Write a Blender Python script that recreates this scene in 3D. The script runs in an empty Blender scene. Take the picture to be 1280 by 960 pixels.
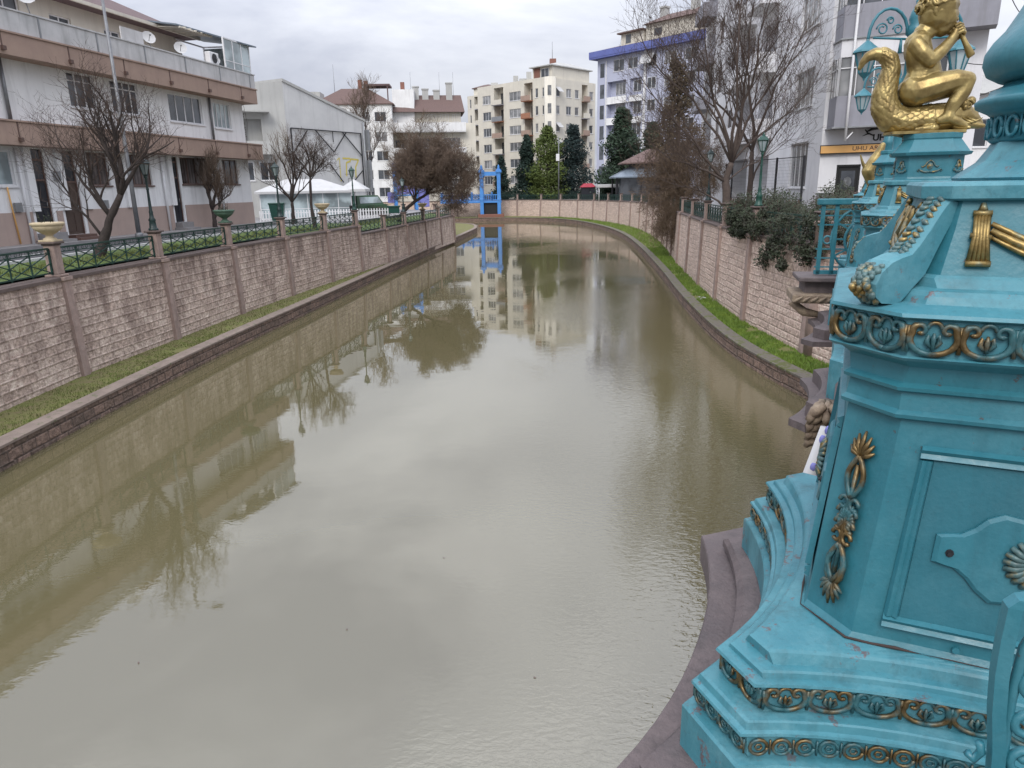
import bpy, bmesh, math, random
from mathutils import Vector, Matrix, noise as mnoise
R = math.radians
rnd = random.Random(7)

# ------------------------------------------------------------------ camera, world, sun
scene = bpy.context.scene
scene.render.resolution_x = 1024; scene.render.resolution_y = 768
EYE = 1.8
cam_d = bpy.data.cameras.new("camera"); cam = bpy.data.objects.new("camera", cam_d)
scene.collection.objects.link(cam); scene.camera = cam
cam_d.sensor_fit = 'HORIZONTAL'; cam_d.sensor_width = 36.0; cam_d.lens = 885.0 / 1280.0 * 36.0
cam_d.clip_start = 0.05; cam_d.clip_end = 3000
PITCH = math.atan(247.0 / 885.0)
cam.matrix_world = (Matrix.Translation((0, 0, EYE)) @ Matrix.Rotation(R(90) - PITCH, 4, 'X') @ Matrix.Rotation(R(-1.05), 4, 'Z'))

world = bpy.data.worlds.new("World"); scene.world = world; world.use_nodes = True
nt = world.node_tree; nt.nodes.clear()
def N(nt, typ, **kw):
    n = nt.nodes.new(typ)
    for k, v in kw.items():
        if hasattr(n, k) and k not in ('inputs',):
            setattr(n, k, v)
    return n
out = N(nt, 'ShaderNodeOutputWorld'); bg = N(nt, 'ShaderNodeBackground')
sky = N(nt, 'ShaderNodeTexSky'); sky.sky_type = 'NISHITA'; sky.sun_disc = False
sky.sun_elevation = R(42); sky.sun_rotation = R(196); sky.air_density = 1.5; sky.dust_density = 4.0
tc = N(nt, 'ShaderNodeTexCoord')
mp = N(nt, 'ShaderNodeMapping'); mp.inputs['Scale'].default_value = (1.0, 1.0, 3.2); mp.inputs['Location'].default_value = (3.4, 1.2, 0.4)
n1 = N(nt, 'ShaderNodeTexNoise'); n1.inputs['Scale'].default_value = 1.9; n1.inputs['Detail'].default_value = 7; n1.inputs['Roughness'].default_value = 0.55; n1.inputs['Distortion'].default_value = 0.4
cr = N(nt, 'ShaderNodeValToRGB')
cr.color_ramp.elements[0].position = 0.38; cr.color_ramp.elements[0].color = (3.15, 3.35, 4.05, 1)
cr.color_ramp.elements[1].position = 0.64; cr.color_ramp.elements[1].color = (5.8, 5.95, 6.4, 1)
# an overcast vault is brighter towards the zenith
sep = N(nt, 'ShaderNodeSeparateXYZ'); mr = N(nt, 'ShaderNodeMapRange')
mr.inputs['From Min'].default_value = 0.0; mr.inputs['From Max'].default_value = 1.0
mr.inputs['To Min'].default_value = 0.95; mr.inputs['To Max'].default_value = 4.2
mul = N(nt, 'ShaderNodeMixRGB'); mul.blend_type = 'MULTIPLY'; mul.inputs[0].default_value = 1.0
mix = N(nt, 'ShaderNodeMixRGB'); mix.inputs[0].default_value = 0.93
nt.links.new(tc.outputs['Generated'], mp.inputs['Vector']); nt.links.new(mp.outputs[0], n1.inputs['Vector'])
nt.links.new(n1.outputs['Fac'], cr.inputs[0]); nt.links.new(tc.outputs['Generated'], sep.inputs[0])
nt.links.new(sep.outputs['Z'], mr.inputs['Value']); nt.links.new(cr.outputs[0], mul.inputs[1]); nt.links.new(mr.outputs[0], mul.inputs[2])
nt.links.new(sky.outputs[0], mix.inputs[1]); nt.links.new(mul.outputs[0], mix.inputs[2])
nt.links.new(mix.outputs[0], bg.inputs['Color']); bg.inputs['Strength'].default_value = 0.1
nt.links.new(bg.outputs[0], out.inputs['Surface'])

sun_d = bpy.data.lights.new("sun", 'SUN'); sun_d.energy = 1.5; sun_d.angle = R(25); sun_d.color = (1.0, 0.96, 0.9)
sun = bpy.data.objects.new("sun", sun_d); scene.collection.objects.link(sun)
# light comes from behind and to the left of the camera, high
sv = Vector((math.sin(R(196)) * math.cos(R(42)), math.cos(R(196)) * math.cos(R(42)), math.sin(R(42))))
sun.rotation_euler = sv.to_track_quat('Z', 'Y').to_euler(); sun.location = (0, 0, 60)

scene.view_settings.view_transform = 'Standard'; scene.view_settings.look = 'None'
scene.view_settings.exposure = 0.27; scene.view_settings.gamma = 1.0; scene.view_settings.use_curve_mapping = False

# ------------------------------------------------------------------ helpers
C = scene.collection
def tag(o, label=None, cat=None, group=None, kind=None):
    if label: o['label'] = label
    if cat: o['category'] = cat
    if group: o['group'] = group
    if kind: o['kind'] = kind
    return o
def thing(name, label, cat, loc=(0, 0, 0), rz=0.0, group=None):
    o = bpy.data.objects.new(name, None); C.objects.link(o)
    o.empty_display_size = 0.2
    o.location = loc; o.rotation_euler = (0, 0, rz)
    return tag(o, label, cat, group)
def copy_tree(o, parent=None):
    c = o.copy(); C.objects.link(c); c.parent = parent
    for ch in list(o.children): copy_tree(ch, c)
    return c

class MB:
    """collects faces of one mesh"""
    def __init__(s, T=None): s.v = []; s.f = []; s.uv = []; s.T = T; s.smooth = []
    def add(s, vs, fs, uvs=None, smooth=False):
        b = len(s.v)
        s.v += [tuple(s.T(p)) if s.T else tuple(p) for p in vs]
        for i, f in enumerate(fs):
            s.f.append(tuple(b + k for k in f)); s.smooth.append(smooth)
            s.uv.append(uvs[i] if uvs else None)
    def quad(s, a, b, c, d, uv=None): s.add([a, b, c, d], [(0, 1, 2, 3)], [uv] if uv else None)
    def box(s, x0, x1, y0, y1, z0, z1):
        vs = [(x0,y0,z0),(x1,y0,z0),(x1,y1,z0),(x0,y1,z0),(x0,y0,z1),(x1,y0,z1),(x1,y1,z1),(x0,y1,z1)]
        s.add(vs, [(0,3,2,1),(4,5,6,7),(0,1,5,4),(1,2,6,5),(2,3,7,6),(3,0,4,7)])
    def bbox(s, x0, x1, y0, y1, z0, z1, b=0.01):
        """box with bevelled top and side edges"""
        b = min(b, (x1-x0)*.45, (y1-y0)*.45, (z1-z0)*.45)
        def ring(i, z): return [(x0+i,y0+b,z),(x0+b,y0+i,z),(x1-b,y0+i,z),(x1-i,y0+b,z),(x1-i,y1-b,z),(x1-b,y1-i,z),(x0+b,y1-i,z),(x0+i,y1-b,z)]
        s.loft([ring(b*.6, z0), ring(0, z0+b), ring(0, z1-b), ring(b*.6, z1)], True, True)
    def loft(s, rings, cap0=False, cap1=False, closed=True, smooth=False):
        n = len(rings[0]); vs = [p for r in rings for p in r]; fs = []
        for i in range(len(rings)-1):
            for j in range(n if closed else n-1):
                k = (j+1) % n; fs.append((i*n+j, i*n+k, (i+1)*n+k, (i+1)*n+j))
        if cap0: fs.append(tuple(range(n))[::-1])
        if cap1: fs.append(tuple((len(rings)-1)*n+j for j in range(n)))
        s.add(vs, fs, smooth=smooth)
    def lathe(s, prof, n=16, c=(0, 0), smooth=True, a0=0.0, caps=True):
        s.loft([[(c[0]+r*math.cos(a0+2*math.pi*j/n), c[1]+r*math.sin(a0+2*math.pi*j/n), z) for j in range(n)] for r, z in prof], caps, caps, smooth=smooth)
    def tube(s, pts, rad, n=6, caps=True, flat=None, smooth=True):
        pts = [Vector(p) for p in pts]; m = len(pts)
        if m < 2: return
        if not hasattr(rad, '__len__'): rad = [rad]*m
        rings = []; up = None
        for i, p in enumerate(pts):
            t = (pts[min(i+1, m-1)] - pts[max(i-1, 0)])
            if t.length < 1e-9: t = Vector((0, 0, 1))
            t.normalize()
            if up is None:
                up = Vector((0, 0, 1)) if abs(t.z) < .9 else Vector((1, 0, 0))
            sx = t.cross(up)
            if sx.length < 1e-6: sx = t.orthogonal()
            sx.normalize(); up = sx.cross(t).normalized()
            r = rad[i]; fl = flat or 1.0
            rings.append([tuple(p + sx*(r*math.cos(2*math.pi*j/n)) + up*(r*fl*math.sin(2*math.pi*j/n))) for j in range(n)])
        s.loft(rings, caps, caps, smooth=smooth)
    def bar(s, a, b, w, h=None, up=(0, 0, 1)):
        a = Vector(a); b = Vector(b); t = (b-a).normalized(); up = Vector(up)
        if abs(t.dot(up)) > .98: up = Vector((1, 0, 0))
        sx = t.cross(up).normalized(); u = sx.cross(t).normalized(); h = h or w
        o = [(-w/2,-h/2),(w/2,-h/2),(w/2,h/2),(-w/2,h/2)]
        s.loft([[tuple(q + sx*x + u*y) for x, y in o] for q in (a, b)], True, True)
    def ball(s, c, r, n=8, sc=(1, 1, 1)):
        rings = []
        for i in range(1, n):
            a = math.pi*i/n
            rings.append([(c[0]+sc[0]*r*math.sin(a)*math.cos(2*math.pi*j/n/1.0), c[1]+sc[1]*r*math.sin(a)*math.sin(2*math.pi*j/n), c[2]-sc[2]*r*math.cos(a)) for j in range(n)])
        s.loft(rings, True, True, smooth=True)
    def poly(s, pts): s.add(pts, [tuple(range(len(pts)))])
    def extr(s, outline, y0, y1):
        """outline in (x,z) extruded along y"""
        n = len(outline)
        s.loft([[(x, y0, z) for x, z in outline], [(x, y1, z) for x, z in outline]], True, True)
    def build(s, name, mat, parent=None, loc=None):
        me = bpy.data.meshes.new(name); me.from_pydata(s.v, [], s.f)
        me.polygons.foreach_set('use_smooth', s.smooth)
        if any(s.uv):
            l = me.uv_layers.new(name='uv')
            for p, u in zip(me.polygons, s.uv):
                if u:
                    for k, li in enumerate(p.loop_indices): l.data[li].uv = u[k]
        me.materials.append(mat); me.update()
        bm = bmesh.new(); bm.from_mesh(me); bmesh.ops.recalc_face_normals(bm, faces=bm.faces); bm.to_mesh(me); bm.free()
        o = bpy.data.objects.new(name, me); C.objects.link(o)
        if parent: o.parent = parent
        if loc: o.location = loc
        return o
def inst(me_obj, name, parent, loc, rz=0):
    o = bpy.data.objects.new(name, me_obj.data); C.objects.link(o); o.parent = parent
    o.location = loc; o.rotation_euler = (0, 0, rz); return o

# ------------------------------------------------------------------ materials
def L(t, a, b): t.links.new(a, b)
MATS = {}
def mat(name, c1, c2=None, scale=3.0, rough=0.75, metal=0.0, bump=0.0, bscale=None, streak=0.0, streakc=(0.12, 0.11, 0.1),
        stretch=(1, 1, 1), spec=0.5, chips=None, chipc=(.1, .06, .05), detail=5, obj=False, coat=0.0):
    m = bpy.data.materials.new(name); m.use_nodes = True; t = m.node_tree; b = t.nodes['Principled BSDF']
    c2 = c2 or tuple(x*.75 for x in c1)
    pos = N(t, 'ShaderNodeTexCoord').outputs['Object'] if obj else N(t, 'ShaderNodeNewGeometry').outputs['Position']
    mp = N(t, 'ShaderNodeMapping'); mp.inputs['Scale'].default_value = stretch; L(t, pos, mp.inputs['Vector'])
    n = N(t, 'ShaderNodeTexNoise'); n.inputs['Scale'].default_value = scale; n.inputs['Detail'].default_value = detail; n.inputs['Roughness'].default_value = .62
    L(t, mp.outputs[0], n.inputs['Vector'])
    r = N(t, 'ShaderNodeValToRGB'); r.color_ramp.elements[0].position = .3; r.color_ramp.elements[1].position = .7
    r.color_ramp.elements[0].color = (*c2, 1); r.color_ramp.elements[1].color = (*c1, 1); L(t, n.outputs['Fac'], r.inputs[0])
    col = r.outputs[0]
    if streak > 0:
        mp2 = N(t, 'ShaderNodeMapping'); mp2.inputs['Scale'].default_value = (2.2, 2.2, .18); L(t, pos, mp2.inputs['Vector'])
        n2 = N(t, 'ShaderNodeTexNoise'); n2.inputs['Scale'].default_value = 1.3; n2.inputs['Detail'].default_value = 6; n2.inputs['Roughness'].default_value = .7
        L(t, mp2.outputs[0], n2.inputs['Vector'])
        rr = N(t, 'ShaderNodeMapRange'); rr.inputs['From Min'].default_value = .5; rr.inputs['From Max'].default_value = .78; rr.inputs['To Max'].default_value = streak
        L(t, n2.outputs['Fac'], rr.inputs['Value'])
        mx = N(t, 'ShaderNodeMixRGB'); L(t, rr.outputs[0], mx.inputs[0]); L(t, col, mx.inputs[1]); mx.inputs[2].default_value = (*streakc, 1); col = mx.outputs[0]
    if chips:
        n3 = N(t, 'ShaderNodeTexNoise'); n3.inputs['Scale'].default_value = chips[0]; n3.inputs['Detail'].default_value = 8; n3.inputs['Roughness'].default_value = .75
        L(t, pos, n3.inputs['Vector'])
        rr = N(t, 'ShaderNodeMapRange'); rr.inputs['From Min'].default_value = chips[1]; rr.inputs['From Max'].default_value = chips[1]+.03
        L(t, n3.outputs['Fac'], rr.inputs['Value'])
        mx = N(t, 'ShaderNodeMixRGB'); L(t, rr.outputs[0], mx.inputs[0]); L(t, col, mx.inputs[1]); mx.inputs[2].default_value = (*chipc, 1); col = mx.outputs[0]
    L(t, col, b.inputs['Base Color'])
    b.inputs['Roughness'].default_value = rough; b.inputs['Metallic'].default_value = metal
    b.inputs['Specular IOR Level'].default_value = spec; b.inputs['Coat Weight'].default_value = coat
    if bump > 0:
        nb = N(t, 'ShaderNodeTexNoise'); nb.inputs['Scale'].default_value = bscale or scale*6; nb.inputs['Detail'].default_value = 6
        L(t, pos, nb.inputs['Vector'])
        bp = N(t, 'ShaderNodeBump'); bp.inputs['Strength'].default_value = bump; bp.inputs['Distance'].default_value = .02
        L(t, nb.outputs['Fac'], bp.inputs['Height']); L(t, bp.outputs[0], b.inputs['Normal'])
    MATS[name] = m
    return m

def brick_mat(name, a, b_, mortar, w, h, bump=.8, stain=.6, offset=.5, stainc=(.07, .055, .05), msz=.012, rough=.9, smin=.45):
    m = bpy.data.materials.new(name); m.use_nodes = True; t = m.node_tree; b = t.nodes['Principled BSDF']
    uv = N(t, 'ShaderNodeUVMap'); uv.uv_map = 'uv'
    br = N(t, 'ShaderNodeTexBrick'); br.offset = offset
    br.inputs['Color1'].default_value = (*a, 1); br.inputs['Color2'].default_value = (*b_, 1); br.inputs['Mortar'].default_value = (*mortar, 1)
    br.inputs['Scale'].default_value = 1; br.inputs['Brick Width'].default_value = w; br.inputs['Row Height'].default_value = h
    br.inputs['Mortar Size'].default_value = msz; br.inputs['Mortar Smooth'].default_value = .3; br.inputs['Bias'].default_value = 0
    L(t, uv.outputs[0], br.inputs['Vector'])
    n = N(t, 'ShaderNodeTexNoise'); n.inputs['Scale'].default_value = 7; n.inputs['Detail'].default_value = 10; n.inputs['Roughness'].default_value = .78
    L(t, uv.outputs[0], n.inputs['Vector'])
    cn = N(t, 'ShaderNodeMapRange'); cn.inputs['From Min'].default_value = .33; cn.inputs['From Max'].default_value = .67; L(t, n.outputs['Fac'], cn.inputs['Value'])
    ov = N(t, 'ShaderNodeMixRGB'); ov.blend_type = 'OVERLAY'; ov.inputs[0].default_value = .62; L(t, br.outputs['Color'], ov.inputs[1]); L(t, cn.outputs[0], ov.inputs[2])
    mp = N(t, 'ShaderNodeMapping'); mp.inputs['Scale'].default_value = (1.0, .32, 1); L(t, uv.outputs[0], mp.inputs['Vector'])
    n2 = N(t, 'ShaderNodeTexNoise'); n2.inputs['Scale'].default_value = 1.6; n2.inputs['Detail'].default_value = 7; n2.inputs['Roughness'].default_value = .68; L(t, mp.outputs[0], n2.inputs['Vector'])
    rr = N(t, 'ShaderNodeMapRange'); rr.inputs['From Min'].default_value = smin; rr.inputs['From Max'].default_value = smin+.22; rr.inputs['To Max'].default_value = stain
    sv_ = N(t, 'ShaderNodeSeparateXYZ'); L(t, uv.outputs[0], sv_.inputs[0])
    tb = N(t, 'ShaderNodeMapRange'); tb.inputs['From Min'].default_value = .3; tb.inputs['From Max'].default_value = 2.6; tb.inputs['To Min'].default_value = -.09; tb.inputs['To Max'].default_value = .07; L(t, sv_.outputs['Y'], tb.inputs['Value'])
    ad = N(t, 'ShaderNodeMath'); ad.operation = 'ADD'; L(t, n2.outputs['Fac'], ad.inputs[0]); L(t, tb.outputs[0], ad.inputs[1])
    L(t, ad.outputs[0], rr.inputs['Value'])
    mx = N(t, 'ShaderNodeMixRGB'); L(t, rr.outputs[0], mx.inputs[0]); L(t, ov.outputs[0], mx.inputs[1]); mx.inputs[2].default_value = (*stainc, 1)
    L(t, mx.outputs[0], b.inputs['Base Color']); b.inputs['Roughness'].default_value = rough
    # split-faced blocks: mortar groove plus coarse rock noise
    nb = N(t, 'ShaderNodeTexNoise'); nb.inputs['Scale'].default_value = 9; nb.inputs['Detail'].default_value = 6; nb.inputs['Roughness'].default_value = .6; L(t, uv.outputs[0], nb.inputs['Vector'])
    b2 = N(t, 'ShaderNodeTexBrick'); b2.offset = offset; b2.inputs['Scale'].default_value = 1; b2.inputs['Brick Width'].default_value = w; b2.inputs['Row Height'].default_value = h; b2.inputs['Mortar Size'].default_value = .045; b2.inputs['Mortar Smooth'].default_value = 1.0; L(t, uv.outputs[0], b2.inputs['Vector'])
    mt = N(t, 'ShaderNodeMath'); mt.operation = 'MULTIPLY_ADD'; L(t, nb.outputs['Fac'], mt.inputs[0]); mt.inputs[1].default_value = 1.6
    ng = N(t, 'ShaderNodeMath'); ng.operation = 'MULTIPLY'; L(t, b2.outputs['Fac'], ng.inputs[0]); ng.inputs[1].default_value = -.55; L(t, ng.outputs[0], mt.inputs[2])
    bp = N(t, 'ShaderNodeBump'); bp.inputs['Strength'].default_value = bump; bp.inputs['Distance'].default_value = .06
    L(t, mt.outputs[0], bp.inputs['Height']); L(t, bp.outputs[0], b.inputs['Normal'])
    MATS[name] = m; return m

def glass_mat(name, c, rough=.06, curtain=None):
    m = bpy.data.materials.new(name); m.use_nodes = True; t = m.node_tree; b = t.nodes['Principled BSDF']
    b.inputs['Roughness'].default_value = rough; b.inputs['Specular IOR Level'].default_value = .9
    pos = N(t, 'ShaderNodeNewGeometry').outputs['Position']
    n = N(t, 'ShaderNodeTexNoise'); n.inputs['Scale'].default_value = .7; n.inputs['Detail'].default_value = 3; L(t, pos, n.inputs['Vector'])
    r = N(t, 'ShaderNodeValToRGB'); r.color_ramp.elements[0].position = .42; r.color_ramp.elements[1].position = .6
    c2 = curtain or tuple(x*2.2+.02 for x in c)
    r.color_ramp.elements[0].color = (*c, 1); r.color_ramp.elements[1].color = (*c2, 1)
    L(t, n.outputs['Fac'], r.inputs[0]); col = r.outputs[0]
    if curtain:
        w = N(t, 'ShaderNodeTexWave'); w.inputs['Scale'].default_value = 2.6; w.inputs['Distortion'].default_value = 2.0; w.bands_direction = 'DIAGONAL'
        mp = N(t, 'ShaderNodeMapping'); mp.inputs['Scale'].default_value = (1, 1, .02); L(t, pos, mp.inputs['Vector']); L(t, mp.outputs[0], w.inputs['Vector'])
        mx = N(t, 'ShaderNodeMixRGB'); mx.blend_type = 'MULTIPLY'; mx.inputs[0].default_value = .5; L(t, col, mx.inputs[1]); L(t, w.outputs['Color'], mx.inputs[2]); col = mx.outputs[0]
    L(t, col, b.inputs['Base Color']); MATS[name] = m; return m

M = {}
M['white'] = mat('white_render', (.80, .80, .80), (.70, .70, .70), .8, .85, streak=.45, streakc=(.33, .32, .32), bump=.1, bscale=18)
M['white_r'] = mat('pale_render', (.76, .76, .78), (.66, .66, .68), .7, .85, streak=.4, streakc=(.33, .32, .34), bump=.12, bscale=14)
M['parapet'] = mat('stained_parapet', (.58, .57, .57), (.42, .42, .42), 1.1, .9, streak=.75, streakc=(.2, .2, .19), bump=.15, bscale=14)
M['pink'] = mat('tan_render', (.37, .265, .21), (.31, .22, .18), 1.5, .9, streak=.35, streakc=(.2, .14, .12), bump=.15, bscale=20)
M['pinkwall'] = mat('pink_wall_render', (.42, .32, .275), (.36, .28, .245), 1.3, .9, streak=.3, streakc=(.26, .2, .18), bump=.1)
M['cream'] = mat('cream_render', (.66, .62, .53), (.57, .54, .47), .5, .88, streak=.35, streakc=(.33, .3, .26))
M['gable'] = mat('grey_render', (.60, .60, .59), (.50, .50, .50), .5, .9, streak=.45, streakc=(.34, .34, .33), bump=.08)
M['gable2'] = mat('weathered_shaded_render', (.46, .46, .44), (.38, .38, .37), .4, .9, streak=.5, streakc=(.26, .26, .25))  # darker streaked grey; on the gabled building's side wing it paints in shade
M['lilac'] = mat('lilac_render', (.46, .48, .59), (.40, .42, .53), .5, .88, streak=.2, streakc=(.3, .3, .42))
M['blueband'] = mat('blue_fascia', (.12, .15, .40), (.10, .12, .33), 1, .6)
M['greyplaster'] = mat('grey_plinth', (.17, .18, .18), (.13, .14, .14), 2, .8, bump=.1)
M['balcgrey'] = mat('grey_balcony', (.30, .30, .34), (.24, .24, .27), 1.2, .8, streak=.35)
M['rooftile'] = mat('roof_tiles', (.165, .105, .092), (.10, .07, .065), 6, .9, bump=.5, bscale=10)
M['roofdark'] = mat('roof_tiles_dark', (.15, .10, .10), (.10, .07, .07), 5, .9, bump=.5, bscale=10)
M['brick'] = mat('brick_red', (.24, .115, .085), (.18, .08, .06), 8, .9, bump=.3)
M['terracotta'] = mat('terracotta_render', (.36, .17, .10), (.30, .14, .09), 2, .9)
M['metal'] = mat('grey_metal', (.33, .34, .35), (.24, .25, .26), 4, .45, .6)
M['polemetal'] = mat('galvanised_pole', (.22, .225, .235), (.15, .155, .165), 5, .5, .4)
M['darkmetal'] = mat('dark_metal', (.03, .03, .035), (.015, .015, .018), 6, .5, .3)
M['whiteframe'] = mat('white_frame', (.74, .74, .75), (.66, .66, .67), 3, .5)
M['brownframe'] = mat('brown_frame', (.13, .075, .06), (.09, .055, .045), 5, .6)
M['darkdoor'] = mat('dark_door', (.022, .024, .032), (.014, .015, .02), 5, .4)
M['browndoor'] = mat('brown_door', (.085, .055, .042), (.055, .038, .03), 8, .5, stretch=(8, 8, 1))
M['greenrail'] = mat('green_railing_paint', (.008, .045, .034), (.006, .028, .022), 9, .45, chips=(25, .66), chipc=(.06, .04, .03))
M['lampgreen'] = mat('lamp_green_paint', (.009, .065, .045), (.006, .04, .03), 9, .42)
M['lampdark'] = mat('lamp_dark_paint', (.012, .035, .033), (.008, .02, .02), 9, .45)
M['planter_cream'] = mat('cream_urn', (.50, .41, .27), (.38, .31, .2), 8, .75, bump=.2, streak=.3)
M['planter_green'] = mat('green_urn', (.07, .13, .09), (.04, .08, .055), 8, .7, bump=.2)
M['pilaster'] = mat('pink_concrete', (.36, .265, .23), (.25, .185, .16), 5, .9, bump=.4, bscale=40, streak=.6, streakc=(.13, .1, .09))
M['capstone'] = mat('brown_capstone', (.135, .098, .088), (.09, .07, .062), 6, .85, bump=.3)
M['wallL'] = brick_mat('split_stone_left', (.57, .46, .39), (.43, .33, .275), (.36, .28, .235), .52, .24, .62, .82, smin=.45, stainc=(.14, .095, .08), msz=.010)
M['wallR'] = brick_mat('split_stone_right', (.60, .47, .395), (.48, .365, .305), (.40, .31, .26), .52, .24, .62, .4, smin=.55, msz=.010)
M['wallF'] = brick_mat('split_stone_far', (.50, .37, .30), (.43, .31, .25), (.33, .25, .21), .42, .2, .5, .25, smin=.55)
M['kerbface'] = brick_mat('kerb_face', (.23, .155, .12), (.14, .10, .078), (.08, .06, .05), .44, .26, 1.0, .7, smin=.47, stainc=(.055, .05, .04))
M['kerbtop'] = mat('kerb_top', (.24, .19, .16), (.165, .13, .108), 3, .85, bump=.4, bscale=25, chips=(5, .58), chipc=(.10, .11, .055))
M['kerbtopR'] = mat('kerb_top_grey', (.17, .15, .125), (.10, .088, .072), 3, .9, bump=.5, bscale=25, chips=(3, .52), chipc=(.085, .095, .03))
M['moss'] = mat('mossy_ground', (.135, .155, .035), (.14, .11, .055), 2.6, .95, bump=.9, bscale=30, detail=9)
M['grassR'] = mat('lush_ground', (.13, .17, .03), (.16, .12, .06), 2, .95, bump=.9, bscale=30, detail=9)
M['lawn'] = mat('lawn', (.09, .14, .03), (.07, .10, .03), 1.6, .95, bump=.8, bscale=30, detail=9)
M['blade'] = mat('grass_blade', (.17, .25, .03), (.075, .14, .02), 1.6, .75, detail=9)
M['bladeL'] = mat('grass_blade_dry', (.12, .165, .035), (.11, .11, .035), 3, .8)
M['soil'] = mat('ground_soil', (.16, .14, .12), (.11, .10, .085), .6, .95, bump=.5, bscale=9)
M['asphalt'] = mat('asphalt', (.075, .077, .085), (.055, .056, .062), 1.3, .55, bump=.4, bscale=60)
M['paving'] = mat('paving', (.27, .26, .26), (.20, .195, .195), 2, .7, bump=.3, bscale=30)
M['paint'] = mat('road_paint', (.62, .62, .62), (.45, .45, .45), 8, .7)
M['bark'] = mat('bark', (.055, .042, .038), (.03, .024, .022), 10, .95, bump=.8, bscale=40)
M['bark2'] = mat('bark_brown', (.10, .075, .062), (.06, .045, .04), 10, .95, bump=.8, bscale=40)
M['twig'] = mat('twigs', (.09, .062, .048), (.058, .04, .033), 4, .95)
M['twig2'] = mat('twigs_reddish', (.165, .115, .075), (.11, .078, .055), 3, .95)
M['twig3'] = mat('twigs_brown', (.165, .118, .085), (.105, .075, .058), 2, .95)
M['conif_d'] = mat('conifer_dark', (.018, .042, .028), (.01, .022, .018), 1.2, .9)
M['conif_b'] = mat('conifer_bluish', (.016, .036, .032), (.010, .020, .02), 1.2, .9)
M['conif_y'] = mat('conifer_yellow_green', (.10, .13, .022), (.045, .07, .016), 1.2, .9)
M['conif_m'] = mat('conifer_mid', (.03, .055, .028), (.018, .034, .02), 1.2, .9)
M['thuja'] = mat('thuja_brown_green', (.115, .085, .045), (.075, .055, .034), 1.0, .9)
M['hedge'] = mat('hedge_leaves', (.032, .052, .022), (.03, .026, .018), 4, .8)
M['hedge_y'] = mat('hedge_leaves_reddish', (.09, .05, .045), (.05, .03, .028), 4, .8)
M['glass'] = glass_mat('window_glass', (.028, .032, .038))
M['glasslight'] = glass_mat('curtained_glass', (.16, .165, .17), .12, (.34, .34, .34))
M['glassbrown'] = glass_mat('brown_curtained_glass', (.06, .048, .045), .15, (.15, .125, .12))
M['glasspale'] = glass_mat('pale_glass', (.20, .24, .25), .1)
M['tent'] = mat('white_canvas', (.50, .50, .50), (.44, .44, .44), 2, .7)
M['blue'] = mat('blue_paint', (.07, .26, .62), (.05, .19, .5), 2, .5)
M['purple'] = mat('violet_panel', (.22, .22, .55), (.15, .17, .45), 2, .6)
M['redpaint'] = mat('red_paint', (.34, .02, .04), (.27, .015, .03), 5, .5)
M['signyellow'] = mat('sign_amber', (.80, .46, .16), (.74, .41, .14), 2, .5)
M['black'] = mat('black_paint', (.012, .012, .012), (.008, .008, .008), 5, .5)
M['graff'] = mat('yellow_spray', (.62, .52, .10), (.5, .42, .12), 5, .8)
M['graff2'] = mat('black_spray', (.05, .05, .06), None, 5, .8)
M['greencar'] = mat('green_panel', (.05, .12, .06), (.03, .08, .04), 3, .4)
M['gazeboroof'] = mat('metal_roof_bluegrey', (.20, .24, .28), (.13, .16, .20), 1, .4, .2, stretch=(6, 1, 1))
M['stoneplinth'] = mat('mauve_stone', (.12, .095, .095), (.085, .068, .07), 6, .75, bump=.35, bscale=60, streak=.25, chips=(9, .68), chipc=(.09, .08, .06))
M['bracketstone'] = mat('carved_stone', (.30, .235, .165), (.14, .10, .075), 14, .8, bump=.5, bscale=50)
M['darkrust'] = mat('dark_rust', (.055, .035, .03), (.03, .022, .02), 30, .9)
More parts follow.
